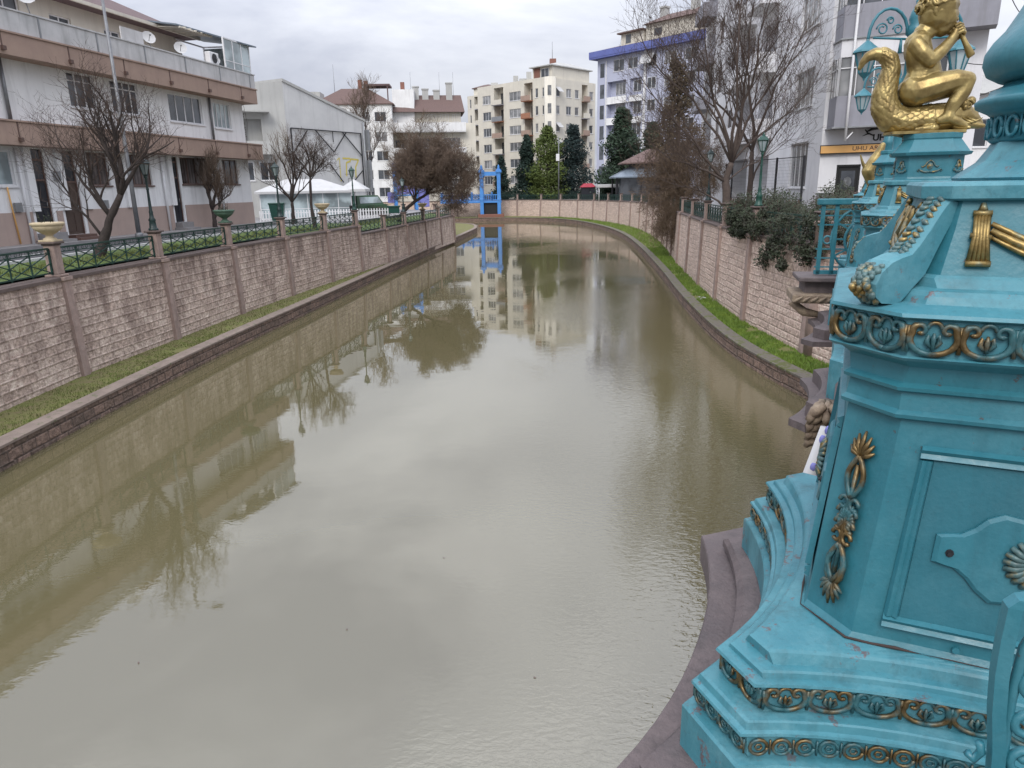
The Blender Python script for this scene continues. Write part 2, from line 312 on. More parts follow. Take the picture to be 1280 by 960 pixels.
# painted cast iron of the bridge
M['turq'] = mat('turquoise_paint', (.030, .170, .212), (.023, .135, .175), 2.2, .42, chips=(16, .64), chipc=(.07, .05, .045), bump=.07, bscale=90, streak=.3, streakc=(.03, .15, .19), detail=7)
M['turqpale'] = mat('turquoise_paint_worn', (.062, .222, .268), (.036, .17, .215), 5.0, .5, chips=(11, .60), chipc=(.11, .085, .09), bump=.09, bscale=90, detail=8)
M['turqdark'] = mat('turquoise_paint_panel', (.026, .140, .178), (.020, .115, .150), 2.0, .45, bump=.08, bscale=90, streak=.35, streakc=(.03, .14, .17))
def weather(m, grime, pale, amount=.75, rough=(.3, .62)):
    t = m.node_tree; b = t.nodes['Principled BSDF']; src = b.inputs['Base Color'].links[0].from_socket
    pos = N(t, 'ShaderNodeNewGeometry').outputs['Position']
    def nz_(sc, det, st=(1, 1, 1), ro=.65):
        mp = N(t, 'ShaderNodeMapping'); mp.inputs['Scale'].default_value = st; L(t, pos, mp.inputs['Vector'])
        q = N(t, 'ShaderNodeTexNoise'); q.inputs['Scale'].default_value = sc; q.inputs['Detail'].default_value = det; q.inputs['Roughness'].default_value = ro; L(t, mp.outputs[0], q.inputs['Vector']); return q.outputs['Fac']
    def rg(v, a, c, lo=0, hi=1):
        r = N(t, 'ShaderNodeMapRange'); r.inputs['From Min'].default_value = a; r.inputs['From Max'].default_value = c; r.inputs['To Min'].default_value = lo; r.inputs['To Max'].default_value = hi; L(t, v, r.inputs['Value']); return r.outputs[0]
    def mx(f, c1, c2):
        q = N(t, 'ShaderNodeMixRGB'); L(t, f, q.inputs[0]); L(t, c1, q.inputs[1]); q.inputs[2].default_value = (*c2, 1); return q.outputs[0]
    run = nz_(9, 8, (1, 1, .16), .7)          # rain streaks
    blot = nz_(6, 9, (1, 1, 1), .72)          # chalky fading
    fine = nz_(70, 6, (1, 1, .6), .7)
    c = mx(rg(blot, .48, .68, 0, amount*.55), src, pale)
    c = mx(rg(run, .50, .74, 0, amount*.75), c, grime)
    c = mx(rg(fine, .56, .72, 0, amount*.45), c, grime)
    L(t, c, b.inputs['Base Color']); L(t, rg(blot, .35, .65, *rough), b.inputs['Roughness'])
weather(M['turq'], (.016, .075, .095), (.07, .23, .275), .65)
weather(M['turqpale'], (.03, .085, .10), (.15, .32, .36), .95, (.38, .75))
weather(M['turqdark'], (.014, .07, .09), (.045, .17, .21), .6, (.3, .55))
weather(M['stoneplinth'], (.05, .045, .045), (.17, .14, .14), .8, (.6, .9))
weather(M['pilaster'], (.12, .09, .08), (.42, .35, .31), .7, (.8, .95))
def gilt(name, a=.47, patina=(.04, .19, .21), gold=(.21, .145, .065), sc=18):
    m = bpy.data.materials.new(name); m.use_nodes = True; t = m.node_tree; b = t.nodes['Principled BSDF']
    pos = N(t, 'ShaderNodeNewGeometry')
    n = N(t, 'ShaderNodeTexNoise'); n.inputs['Scale'].default_value = sc; n.inputs['Detail'].default_value = 6; L(t, pos.outputs['Position'], n.inputs['Vector'])
    rr = N(t, 'ShaderNodeMapRange'); rr.inputs['From Min'].default_value = a-.06; rr.inputs['From Max'].default_value = a+.08; L(t, n.outputs['Fac'], rr.inputs['Value'])
    mx = N(t, 'ShaderNodeMixRGB'); mx.inputs[1].default_value = (*patina, 1); mx.inputs[2].default_value = (*gold, 1); L(t, rr.outputs[0], mx.inputs[0])
    n2 = N(t, 'ShaderNodeTexNoise'); n2.inputs['Scale'].default_value = 60; n2.inputs['Detail'].default_value = 4; L(t, pos.outputs['Position'], n2.inputs['Vector'])
    ov = N(t, 'ShaderNodeMixRGB'); ov.blend_type = 'MULTIPLY'; ov.inputs[0].default_value = .7; L(t, mx.outputs[0], ov.inputs[1])
    r2 = N(t, 'ShaderNodeMapRange'); r2.inputs['From Min'].default_value = .35; r2.inputs['From Max'].default_value = .65; r2.inputs['To Min'].default_value = .35; L(t, n2.outputs['Fac'], r2.inputs['Value'])
    L(t, r2.outputs[0], ov.inputs[2]); L(t, ov.outputs[0], b.inputs['Base Color'])
    m2 = N(t, 'ShaderNodeMath'); m2.operation = 'MULTIPLY'; m2.inputs[1].default_value = .75; L(t, rr.outputs[0], m2.inputs[0]); L(t, m2.outputs[0], b.inputs['Metallic'])
    b.inputs['Roughness'].default_value = .42
    bp = N(t, 'ShaderNodeBump'); bp.inputs['Strength'].default_value = .35; bp.inputs['Distance'].default_value = .004; L(t, n2.outputs['Fac'], bp.inputs['Height']); L(t, bp.outputs[0], b.inputs['Normal'])
    return m
M['gilt'] = gilt('gilded_relief', .50, (.035, .12, .135))
M['giltbright'] = gilt('gilded_bright', .40, (.10, .20, .18), (.33, .235, .09))
M['giltold'] = gilt('gilded_worn', .56, (.09, .17, .17), (.36, .25, .09), 30)
def gold_mat(name, scales=0):
    m = bpy.data.materials.new(name); m.use_nodes = True; t = m.node_tree; b = t.nodes['Principled BSDF']
    tc = N(t, 'ShaderNodeTexCoord').outputs['Object']
    n = N(t, 'ShaderNodeTexNoise'); n.inputs['Scale'].default_value = 9; n.inputs['Detail'].default_value = 6; L(t, tc, n.inputs['Vector'])
    r = N(t, 'ShaderNodeValToRGB'); r.color_ramp.elements[0].position = .35; r.color_ramp.elements[1].position = .62
    r.color_ramp.elements[0].color = (.19, .135, .05, 1); r.color_ramp.elements[1].color = (.37, .285, .115, 1)
    L(t, n.outputs['Fac'], r.inputs[0]); L(t, r.outputs[0], b.inputs['Base Color'])
    b.inputs['Metallic'].default_value = .6; b.inputs['Roughness'].default_value = .38
    nb = N(t, 'ShaderNodeTexNoise'); nb.inputs['Scale'].default_value = 45; L(t, tc, nb.inputs['Vector'])
    bp = N(t, 'ShaderNodeBump'); bp.inputs['Strength'].default_value = .25; bp.inputs['Distance'].default_value = .006; L(t, nb.outputs['Fac'], bp.inputs['Height'])
    last = bp
    L(t, last.outputs[0], b.inputs['Normal']); return m
M['gold'] = gold_mat('gold_paint')
# water
m = bpy.data.materials.new('river_water'); m.use_nodes = True; t = m.node_tree; b = t.nodes['Principled BSDF']
pos = N(t, 'ShaderNodeNewGeometry').outputs['Position']
n = N(t, 'ShaderNodeTexNoise'); n.inputs['Scale'].default_value = .12; n.inputs['Detail'].default_value = 4; L(t, pos, n.inputs['Vector'])
r = N(t, 'ShaderNodeValToRGB'); r.color_ramp.elements[0].color = (.106, .093, .046, 1); r.color_ramp.elements[1].color = (.122, .107, .058, 1); L(t, n.outputs['Fac'], r.inputs[0]); L(t, r.outputs[0], b.inputs['Base Color'])
b.inputs['Roughness'].default_value = .0; b.inputs['IOR'].default_value = 2.2; b.inputs['Specular IOR Level'].default_value = .5
# ripples: calm patches and wind patches
def nz(sc, det, stretch, dist=0):
    mp = N(t, 'ShaderNodeMapping'); mp.inputs['Scale'].default_value = stretch; mp.inputs['Rotation'].default_value = (0, 0, R(22)); L(t, pos, mp.inputs['Vector'])
    q = N(t, 'ShaderNodeTexNoise'); q.inputs['Scale'].default_value = sc; q.inputs['Detail'].default_value = det; q.inputs['Distortion'].default_value = dist; L(t, mp.outputs[0], q.inputs['Vector']); return q
a = nz(8.0, 2, (1, 1.9, 1), .5); c = nz(.9, 2, (1, 1.6, 1)); patch = nz(.085, 3, (1, .7, 1), .5)
pr = N(t, 'ShaderNodeMapRange'); pr.inputs['From Min'].default_value = .44; pr.inputs['From Max'].default_value = .62; pr.inputs['To Min'].default_value = .10; pr.inputs['To Max'].default_value = 1; L(t, patch.outputs['Fac'], pr.inputs['Value'])
# stronger ripples on the right of the near water, as in the photograph
sx = N(t, 'ShaderNodeSeparateXYZ'); L(t, pos, sx.inputs[0])
gx = N(t, 'ShaderNodeMapRange'); gx.inputs['From Min'].default_value = -1.5; gx.inputs['From Max'].default_value = 2.4; gx.inputs['To Min'].default_value = .012; gx.inputs['To Max'].default_value = 1; L(t, sx.outputs['X'], gx.inputs['Value'])
m1 = N(t, 'ShaderNodeMath'); m1.operation = 'MULTIPLY'; L(t, a.outputs['Fac'], m1.inputs[0]); L(t, pr.outputs[0], m1.inputs[1])
m1b = N(t, 'ShaderNodeMath'); m1b.operation = 'MULTIPLY'; L(t, m1.outputs[0], m1b.inputs[0]); L(t, gx.outputs[0], m1b.inputs[1])
gy = N(t, 'ShaderNodeMapRange'); gy.inputs['From Min'].default_value = 9; gy.inputs['From Max'].default_value = 26; gy.inputs['To Min'].default_value = 2.1; gy.inputs['To Max'].default_value = .30; L(t, sx.outputs['Y'], gy.inputs['Value'])
m1c = N(t, 'ShaderNodeMath'); m1c.operation = 'MULTIPLY'; L(t, m1b.outputs[0], m1c.inputs[0]); L(t, gy.outputs[0], m1c.inputs[1])
m2 = N(t, 'ShaderNodeMath'); m2.operation = 'MULTIPLY_ADD'; L(t, c.outputs['Fac'], m2.inputs[0]); m2.inputs[1].default_value = .085; L(t, m1c.outputs[0], m2.inputs[2])
bp = N(t, 'ShaderNodeBump'); bp.inputs['Strength'].default_value = .5; bp.inputs['Distance'].default_value = .045; L(t, m2.outputs[0], bp.inputs['Height']); L(t, bp.outputs[0], b.inputs['Normal'])
M['water'] = m
# ================================================================== terrain
ZW = -3.7; ZL = -3.22
def resample(pl, step):
    o = [pl[0]]
    for a, b in zip(pl[:-1], pl[1:]):
        d = math.hypot(b[0]-a[0], b[1]-a[1]); k = max(1, int(round(d/step)))
        for i in range(1, k+1): o.append((a[0]+(b[0]-a[0])*i/k, a[1]+(b[1]-a[1])*i/k))
    return o
def smooth(pl, it=3):
    for _ in range(it):
        q = [pl[0]]
        for a, b in zip(pl[:-1], pl[1:]):
            q += [(a[0]*.75+b[0]*.25, a[1]*.75+b[1]*.25), (a[0]*.25+b[0]*.75, a[1]*.25+b[1]*.75)]
        q.append(pl[-1]); pl = q
    return pl
waterL = smooth([(-10.7,-25),(-10.65,0),(-10.62,13.7),(-10.42,20.2),(-10.05,25.7),(-9.25,34),(-7.9,51),(-6.0,70),(-4.7,84),(-3.9,95),(-5.6,105),(-14,109),(-60,112)], 2)
wallL = [(-12.5,-25),(-12.45,0),(-12.3,14.4),(-12.28,19.6),(-11.85,24.5),(-11.4,29.6),(-10.75,34.7),(-10.0,39.8),(-9.3,44.7),(-8.5,50),(-7.8,55.2),(-7.05,61),(-6.35,66.9),(-5.6,72.7),(-5.85,76.5),(-8.0,80.5),(-12,84),(-20,88),(-60,92)]
waterR = smooth([(10.4,-25),(9.4,5),(8.1,15),(7.4,19.6),(7.2,23.8),(8.0,33.2),(9.1,42),(10.96,60),(12.2,77),(11.9,92),(9.9,108),(6.0,117),(0.5,121),(-8.6,121.5),(-60,118)], 2)
wallR = [(12.5,-25),(10.6,8),(9.4,15.3),(8.82,20.6),(8.71,25.9),(9.05,30.8),(9.58,35.7),(10.2,40.8),(10.85,45.9),(11.6,51),(12.4,56.1),(13.1,61.2),(13.7,66.3),(14.2,71.4),(14.6,76.5),(14.8,82),(14.75,88),(14.3,94),(13.5,100),(12.3,106),(10.6,112),(8.3,118),(5.4,123),(1.5,126.3),(-3.5,127.3),(-9,127.3),(-15,127),(-60,124)]
def offset(pl, d):
    o = []
    for i, p in enumerate(pl):
        a = Vector(pl[max(i-1,0)]); b = Vector(pl[min(i+1, len(pl)-1)]); t = (b-a).normalized()
        o.append((p[0]-t.y*d, p[1]+t.x*d))
    return o
# water
w = MB(); w.quad((-70,-30,ZW),(40,-30,ZW),(40,140,ZW),(-70,140,ZW)); tag(w.build('water', M['water']), kind='structure')
# bed of the banks and street level ground sheets (left, then right and far)
def groundz(pts, z): return [(x, y, z) for x, y in pts]
g = MB(); wl = offset(wallL, .12)
g.poly(groundz(wl[:-1] + [(-60, 92.1), (-900, 92.1), (-900, -900), (-12.6, -900)], -1.0))
tag(g.build('ground', M['soil']), kind='structure')
g = MB(); wr = offset(wallR, -.12)
g.poly(groundz(wr + [(-900, 124), (-900, 1500), (1500, 1500), (1500, -900), (12.7, -900)], -.55))
tag(g.build('ground', M['soil']), kind='structure')
# ledges (grass strips) with kerb
def ledge(wat, wal, kw, name, mtop, mface, mgrass, side):
    # side=+1: wall lies to the left of the water line's direction
    inner = offset(wat, kw*side)
    g = MB(); 
    outl = [(x, y, ZL+.02) for x, y in inner] + [(x, y, ZL+.05) for x, y in reversed(wal)]
    g.poly(outl); o = g.build('grass', mgrass); tag(o, kind='structure')
    k = MB(); s = 0
    outer = offset(wat, -.0*side); lip = offset(wat, .03*side)
    for i in range(len(wat)-1):
        d = math.dist(wat[i], wat[i+1])
        a, b = outer[i], outer[i+1]; a1, b1 = lip[i], lip[i+1]; a2, b2 = inner[i], inner[i+1]
        k.quad((*a, ZW-.4), (*b, ZW-.4), (*b, ZL+.03), (*a, ZL+.03), uv=[(s,0),(s+d,0),(s+d,.95),(s,.95)])
        s += d
    f = k.build('river_kerb_face', mface); tag(f, kind='structure')
    k = MB(); o3 = offset(wat, -.045*side)
    for i in range(len(wat)-1):
        A = [(*o3[i], ZL+.0), (*o3[i], ZL+.055), (*lip[i], ZL+.075), (*inner[i], ZL+.075), (*inner[i], ZL-.05)]
        B = [(*o3[i+1], ZL+.0), (*o3[i+1], ZL+.055), (*lip[i+1], ZL+.075), (*inner[i+1], ZL+.075), (*inner[i+1], ZL-.05)]
        k.loft([A, B], closed=False)
    tag(k.build('river_kerb', mtop), kind='structure')
    return inner
inL = ledge(waterL, wallL, .36, 'left', M['kerbtop'], M['kerbface'], M['moss'], 1)
inR = ledge(waterR, wallR, .38, 'right', M['kerbtopR'], M['kerbface'], M['grassR'], -1)

# ------------------------------------------------------------------ retaining walls with pilasters, coping, pillars and railing panels
def copingL(i):
    y = wallL[i][1]; return (-.36 if y < 42 and i <= 7 else -.86)
def copingR(x, y):
    return .03 if y < 60 else .03 - .45*min(1, (y-60)/60)
def rail_panel(nm, w, style, parent, mat_):
    """panel local x 0..w, z 0..0.72; crossed bars with a small ring row on top"""
    b = MB(); h = .70
    b.bar((0,0,.05),(w,0,.05),.035); b.bar((0,0,h),(w,0,h),.045); b.bar((0,0,h-.12),(w,0,h-.12),.025)
    n = 6 if style == 'x' else 7
    for k in range(n+1):
        x = w*k/n; b.bar((x,0,0),(x,0,h),.032 if k % n else .045, up=(0,1,0))
    for k in range(n):
        x0 = w*k/n; x1 = w*(k+1)/n
        if style == 'x':
            xa = min(w, x1+(x1-x0)); b.bar((x0,0,.05),(xa,.0,.05+(h-.17)*(xa-x0)/(2*(x1-x0))),.024); xb = max(0, x0-(x1-x0)); b.bar((x1,.012,.05),(xb,.012,.05+(h-.17)*(x1-xb)/(2*(x1-x0))),.024)
            xm = (x0+x1)/2
            for j in range(4):
                xx = x0+(x1-x0)*(j+.5)/4
                b.tube([(xx+.045*math.cos(a*.785), 0, h-.06+.045*math.sin(a*.785)) for a in range(9)], .008, 4)
        else:
            c = (x0+x1)/2; r = (x1-x0)*.42
            for zc, rr in ((.30, r), (.30, r*.55)):
                b.tube([(c+rr*math.cos(a*.524), 0, zc+1.15*rr*math.sin(a*.524)) for a in range(13)], .012, 4)
            b.tube([(c+.5*r*math.cos(a*.6), 0, h-.18+.05*math.sin(a*.6)) for a in range(11)], .01, 4)
    return b.build(nm, mat_, parent)
def pillar_mb(zb, zt, b=None, cap=True, s=.21):
    b = b or MB()
    b.bbox(-s, s, -s, s, zb, zb+.06, .015); b.bbox(-s*.72, s*.72, -s*.72, s*.72, zb+.06, zt-.09, .02)
    return b
def retaining_wall(pl, cop, mwall, label, cat_label, nvis, side, thick=.45, batter=.1, posts=None, style='x', skip=()):
    root = thing('retaining_wall', label, 'wall', (pl[0][0], pl[0][1], ZL))
    loc = Vector(root.location)
    W = MB(lambda p: tuple(Vector(p)-loc)); K = MB(lambda p: tuple(Vector(p)-loc))
    s = 0
    top = offset(pl, 0); back = offset(pl, thick*side); cf = offset(pl, -.05*side); cb = offset(pl, (thick+.03)*side)
    foot = offset(pl, -batter*side)
    for i in range(len(pl)-1):
        d = math.dist(pl[i], pl[i+1]); z0, z1 = (cop(i), cop(i)) if side > 0 else (cop(i), cop(i+1))
        n = max(1, int(d/1.3))
        def P(A, k): return (A[i][0]+(A[i+1][0]-A[i][0])*k/n, A[i][1]+(A[i+1][1]-A[i][1])*k/n)
        for k in range(n):
            za = z0+(z1-z0)*k/n; zb = z0+(z1-z0)*(k+1)/n; sa = s+d*k/n; sb = s+d*(k+1)/n
            f0, f1, t0, t1 = P(foot,k), P(foot,k+1), P(top,k), P(top,k+1); b0, b1 = P(back,k), P(back,k+1)
            W.quad((*f0,ZL-.3),(*f1,ZL-.3),(*t1,zb-.1),(*t0,za-.1), uv=[(sa,0),(sb,0),(sb,zb-ZL+.2),(sa,za-ZL+.2)])
            W.quad((*b0,ZL-.3),(*b1,ZL-.3),(*b1,zb-.1),(*b0,za-.1), uv=[(sa,0),(sb,0),(sb,3),(sa,3)])
            if i and k == 0 and side > 0 and abs(cop(i)-cop(i-1)) > .1:
                zz = cop(i-1); W.quad((*t0,za-.12),(*b0,za-.12),(*b0,zz-.1),(*t0,zz-.1), uv=[(0,0),(1,0),(1,1),(0,1)])
            c0, c1, d0, d1 = P(cf,k), P(cf,k+1), P(cb,k), P(cb,k+1)
            K.loft([[(*c0,za-.1),(*c0,za-.02),(*P(top,k),za),(*d0,za),(*d0,za-.1)], [(*c1,zb-.1),(*c1,zb-.02),(*P(top,k+1),zb),(*d1,zb),(*d1,zb-.1)]], True, True)
        s += d
    W.build('masonry', mwall, root); K.build('coping', M['capstone'], root)
    for i in range(1, len(pl)-1):
        if i in skip: continue
        x, y = pl[i]; a = Vector(pl[i-1]); b_ = Vector(pl[i+1]); t = (b_-a).normalized(); z = cop(i)
        if side > 0 and i: z = max(cop(i), cop(i-1))
        fx, fy = foot[i]
        ang = math.atan2(t.y, t.x)
        # pilaster down the face
        p = MB(); nrm = Vector((t.y, -t.x))*side
        def q(base, off, wd, zz): 
            c = Vector(base)+nrm*off
            return [(*(c - t*wd), zz), (*(c + t*wd), zz), (*(c + t*wd - nrm*.3), zz), (*(c - t*wd - nrm*.3), zz)]
        rel = lambda ring: [(v[0]-x, v[1]-y, v[2]-z) for v in ring]
        p.loft([rel(q((fx,fy),.10,.155,ZL-.1)), rel(q((x,y),.10,.145,z-.14)), rel(q((x,y),.14,.19,z-.10)), rel(q((x,y),.14,.19,z-.01))], True, True)
        o = p.build('pilaster', M['pilaster'], root, (x-loc.x, y-loc.y, z-loc.z))
        pb = pillar_mb(0, .93); 
        pc = Vector((x, y)) - nrm*.17
        o = pb.build('pillar', M['pilaster'], root, (pc.x-loc.x, pc.y-loc.y, z-loc.z)); o.rotation_euler = (0,0,ang)
        cb_ = MB(); cb_.bbox(-.17,.17,-.17,.17,.84,.88,.01); cb_.bbox(-.235,.235,-.235,.235,.88,.94,.02); c2 = cb_.build('pillar_cap', M['capstone'], o)
    return root
for i, p in enumerate(wallL):
    pass
rw = retaining_wall(wallL, copingL, M['wallL'], 'dark stained split-stone retaining wall along the left side of the river', '', 0, 1)
rw['group'] = 'river retaining walls'
copR = lambda i: copingR(*wallR[i])
rw2 = retaining_wall(wallR, copR, M['wallR'], 'lighter pinkish stone retaining wall curving along the right bank and round the far bend', '', 0, -1, skip=(1,))
rw2['group'] = 'river retaining walls'
# railings: one long railing per bank, a panel between each two pillars
def railing(pl, cop, side, label, style, rng, ref):
    root = thing('railing', label, 'railing', (pl[ref][0], pl[ref][1], cop(ref)))
    loc = Vector(root.location)
    for i in rng:
        a = Vector(pl[i]); b = Vector(pl[i+1]); t = (b-a).normalized(); nrm = Vector((t.y, -t.x))*side
        a2 = a - nrm*.17 + t*.17; w = (b-a).length - .34
        za = cop(i); zb = cop(i) if side > 0 else cop(i+1)
        o = rail_panel('railing_panel', w, style, root, M['greenrail'])
        o.location = (a2.x-loc.x, a2.y-loc.y, za+.06-loc.z); o.rotation_euler = (0, -math.atan2(zb-za, w), math.atan2(t.y, t.x))
    return root
railing(wallL, copingL, 1, 'dark green crossed-bar railing between the pillars on the left river wall', 'x', range(1, 15), 3)
railing(wallR, copR, -1, 'dark green ornamental railing between the pillars on the right and far river wall', 'o', range(3, 25), 4)

# ------------------------------------------------------------------ left street: verge, road, pavement
def strip(pl_a, pl_b, z, m, name, kind='structure', zb=None):
    g = MB(); n = len(pl_a)
    for i in range(n-1): g.quad((*pl_a[i], z), (*pl_a[i+1], z), (*pl_b[i+1], zb if zb is not None else z), (*pl_b[i], zb if zb is not None else z))
    o = g.build(name, m); tag(o, kind=kind); return o
def left_x(y):   # wall line x
    for a, b in zip(wallL[:-1], wallL[1:]):
        if a[1] <= y <= b[1]: return a[0]+(b[0]-a[0])*(y-a[1])/(b[1]-a[1])
    return wallL[13][0]
# street surfaces follow the line of the buildings
ys = [-20, 0, 10, 15, 20, 25, 30, 35, 40, 45, 50, 55, 60, 66, 72]
def bx(y): return -15.4 + .2*(y-42.5)            # foot line of the left building
zs = lambda y: 0.0 if y < 44 else max(-.5, -.06*(y-44))
zv = lambda y: -.30 if y < 36 else max(-.80, -.30-.06*(y-36))
def strips(f0, f1, name, m, dz0=0, dz1=0, z0=None, z1=None):
    g = MB()
    for a, b in zip(ys[:-1], ys[1:]):
        g.quad((f0(a), a, z0(a)+dz0), (f0(b), b, z0(b)+dz0), (f1(b), b, z1(b)+dz1), (f1(a), a, z1(a)+dz1))
    tag(g.build(name, m), kind='structure')
vx = lambda y: left_x(y)-.45
rx = lambda y: bx(y)+3.0 if y < 30 else bx(y)+3.0-.02*(y-30)
strips(lambda y: vx(y), lambda y: vx(y)-1.75, 'grass', M['lawn'], z0=zv, z1=lambda y: zs(y)-.12)
strips(lambda y: vx(y)-1.75, lambda y: bx(y)+1.1, 'road', M['asphalt'], z0=lambda y: zs(y)-.12, z1=lambda y: zs(y)-.12)
g = MB()
for a, b in zip(ys[:-1], ys[1:]):
    for q0, q1, z0_, z1_ in ((1.1,1.1,-.13,.0),(1.1,.95,0,.0)):
        g.quad((bx(a)+q0,a,zs(a)+z0_),(bx(b)+q0,b,zs(b)+z0_),(bx(b)+q1,b,zs(b)+z1_),(bx(a)+q1,a,zs(a)+z1_))
    g.quad((bx(a)+.95,a,zs(a)),(bx(b)+.95,b,zs(b)),(bx(b)-.4,b,zs(b)),(bx(a)-.4,a,zs(a)))
tag(g.build('pavement', M['paving']), kind='structure')
g = MB()
fx = lambda y: vx(y)-1.75
for a, b in zip(ys[:-1], ys[1:]):
    g.box_ = None
    g.loft([[(fx(a)-.02,a,zs(a)-.2),(fx(a)-.02,a,zs(a)-.04),(fx(a)-.14,a,zs(a)-.04),(fx(a)-.14,a,zs(a)-.2)], [(fx(b)-.02,b,zs(b)-.2),(fx(b)-.02,b,zs(b)-.04),(fx(b)-.14,b,zs(b)-.04),(fx(b)-.14,b,zs(b)-.2)]], True, True)
tag(g.build('road_kerb', M['paint']), kind='structure')
g = MB(); y = 2
while y < 44:
    xm = lambda yy: (fx(yy)+bx(yy)+1.1)/2
    g.quad((xm(y)-.06,y,zs(y)-.116),(xm(y)+.06,y,zs(y)-.116),(xm(y+1.6)+.06,y+1.6,zs(y+1.6)-.116),(xm(y+1.6)-.06,y+1.6,zs(y+1.6)-.116)); y += 3.1
tag(g.build('road_marking', M['paint']), kind='structure')
# open paved square at the end of the left street
g = MB(); g.poly([(-14.3,50.5,-.5),(-9.95,72.0,-.5),(-6.4,72.1,-.5),(-6.6,76,-.5),(-8.8,80,-.5),(-12.6,83,-.5),(-20.4,87,-.5),(-60,91,-.5),(-60,50.5,-.5)])
tag(g.build('square', M['paving']), kind='structure')

# ------------------------------------------------------------------ grass blades
def blades(name, regions, m, seed):
    r = random.Random(seed); b = MB()
    for (pa, pb, dens, h) in regions:
        # pa,pb: polylines of equal length (inner, outer), z
        for i in range(len(pa)-1):
            d = math.dist(pa[i][:2], pa[i+1][:2]); wdt = math.dist(pa[i][:2], pb[i][:2])
            for k in range(int(d*wdt*dens)):
                u, v = r.random(), r.random()
                x = (pa[i][0]*(1-u)+pa[i+1][0]*u)*(1-v)+(pb[i][0]*(1-u)+pb[i+1][0]*u)*v
                y = (pa[i][1]*(1-u)+pa[i+1][1]*u)*(1-v)+(pb[i][1]*(1-u)+pb[i+1][1]*u)*v
                z = pa[i][2]
                cl = mnoise.noise(Vector((x*.9, y*.9, 3)))+.6*mnoise.noise(Vector((x*3, y*3, 7)))
                if cl < -.42: continue
                a = r.random()*6.28; hh = h*(.5+r.random()*.8)*(1+.8*max(0, cl)); w_ = .012+.010*r.random()
                ex, ey = (r.random()-.5)*hh*1.1, (r.random()-.5)*hh*1.1
                b.add([(x-w_*math.cos(a), y-w_*math.sin(a), z-.01), (x+w_*math.cos(a), y+w_*math.sin(a), z-.01), (x+ex, y+ey, z+hh)], [(0,1,2)])
    o = b.build(name, m); tag(o, kind='stuff', label=None); return o
def seg(pl, y0, y1): return [p for p in pl if y0 <= p[1] <= y1]
def ledge_rows(inner, wal, y0, y1, side):
    A, B = [], []
    y = y0
    def xat(pl, yy):
        for a, b in zip(pl[:-1], pl[1:]):
            if min(a[1], b[1]) <= yy <= max(a[1], b[1]) and a[1] != b[1]: return a[0]+(b[0]-a[0])*(yy-a[1])/(b[1]-a[1])
    while y <= y1:
        a, b = xat(inner, y), xat(wal, y)
        if a is not None and b is not None: A.append((a, y, ZL+.03)); B.append((b, y, ZL+.03))
        y += 1.0
    return A, B
A, B = ledge_rows(inR, offset(wallR, .1), 12, 30, 1); A2, B2 = ledge_rows(inR, offset(wallR, .1), 30, 58, 1); A4, B4 = ledge_rows(inR, offset(wallR, .1), 58, 118, 1)
o = blades('grass', [(A, B, 900, .085), (A2, B2, 380, .11), (A4, B4, 70, .2)], M['blade'], 3); tag(o, 'bright green grass growing on the ledge below the right river wall', 'grass')
A, B = ledge_rows(inL, offset(wallL, -.1), 11, 26, 1); A2, B2 = ledge_rows(inL, offset(wallL, -.1), 26, 60, 1)
o = blades('grass', [(A, B, 420, .045), (A2, B2, 120, .06)], M['bladeL'], 4); tag(o, 'sparse yellowish moss and grass on the ledge below the left river wall', 'grass')
A = [(vx(y_)-.05, y_, -.30 if y_ < 36 else zv(y_)) for y_ in range(14, 58)]; B = [(fx(y_), y_, 0) for y_ in range(14, 58)]
A3 = [(a[0], a[1], (a[2]+(-.12))/2) for a in A]
o = blades('grass', [(A3, B, 160, .09)], M['bladeL'], 5); tag(o, 'green verge of grass between the left railing and the street', 'grass')
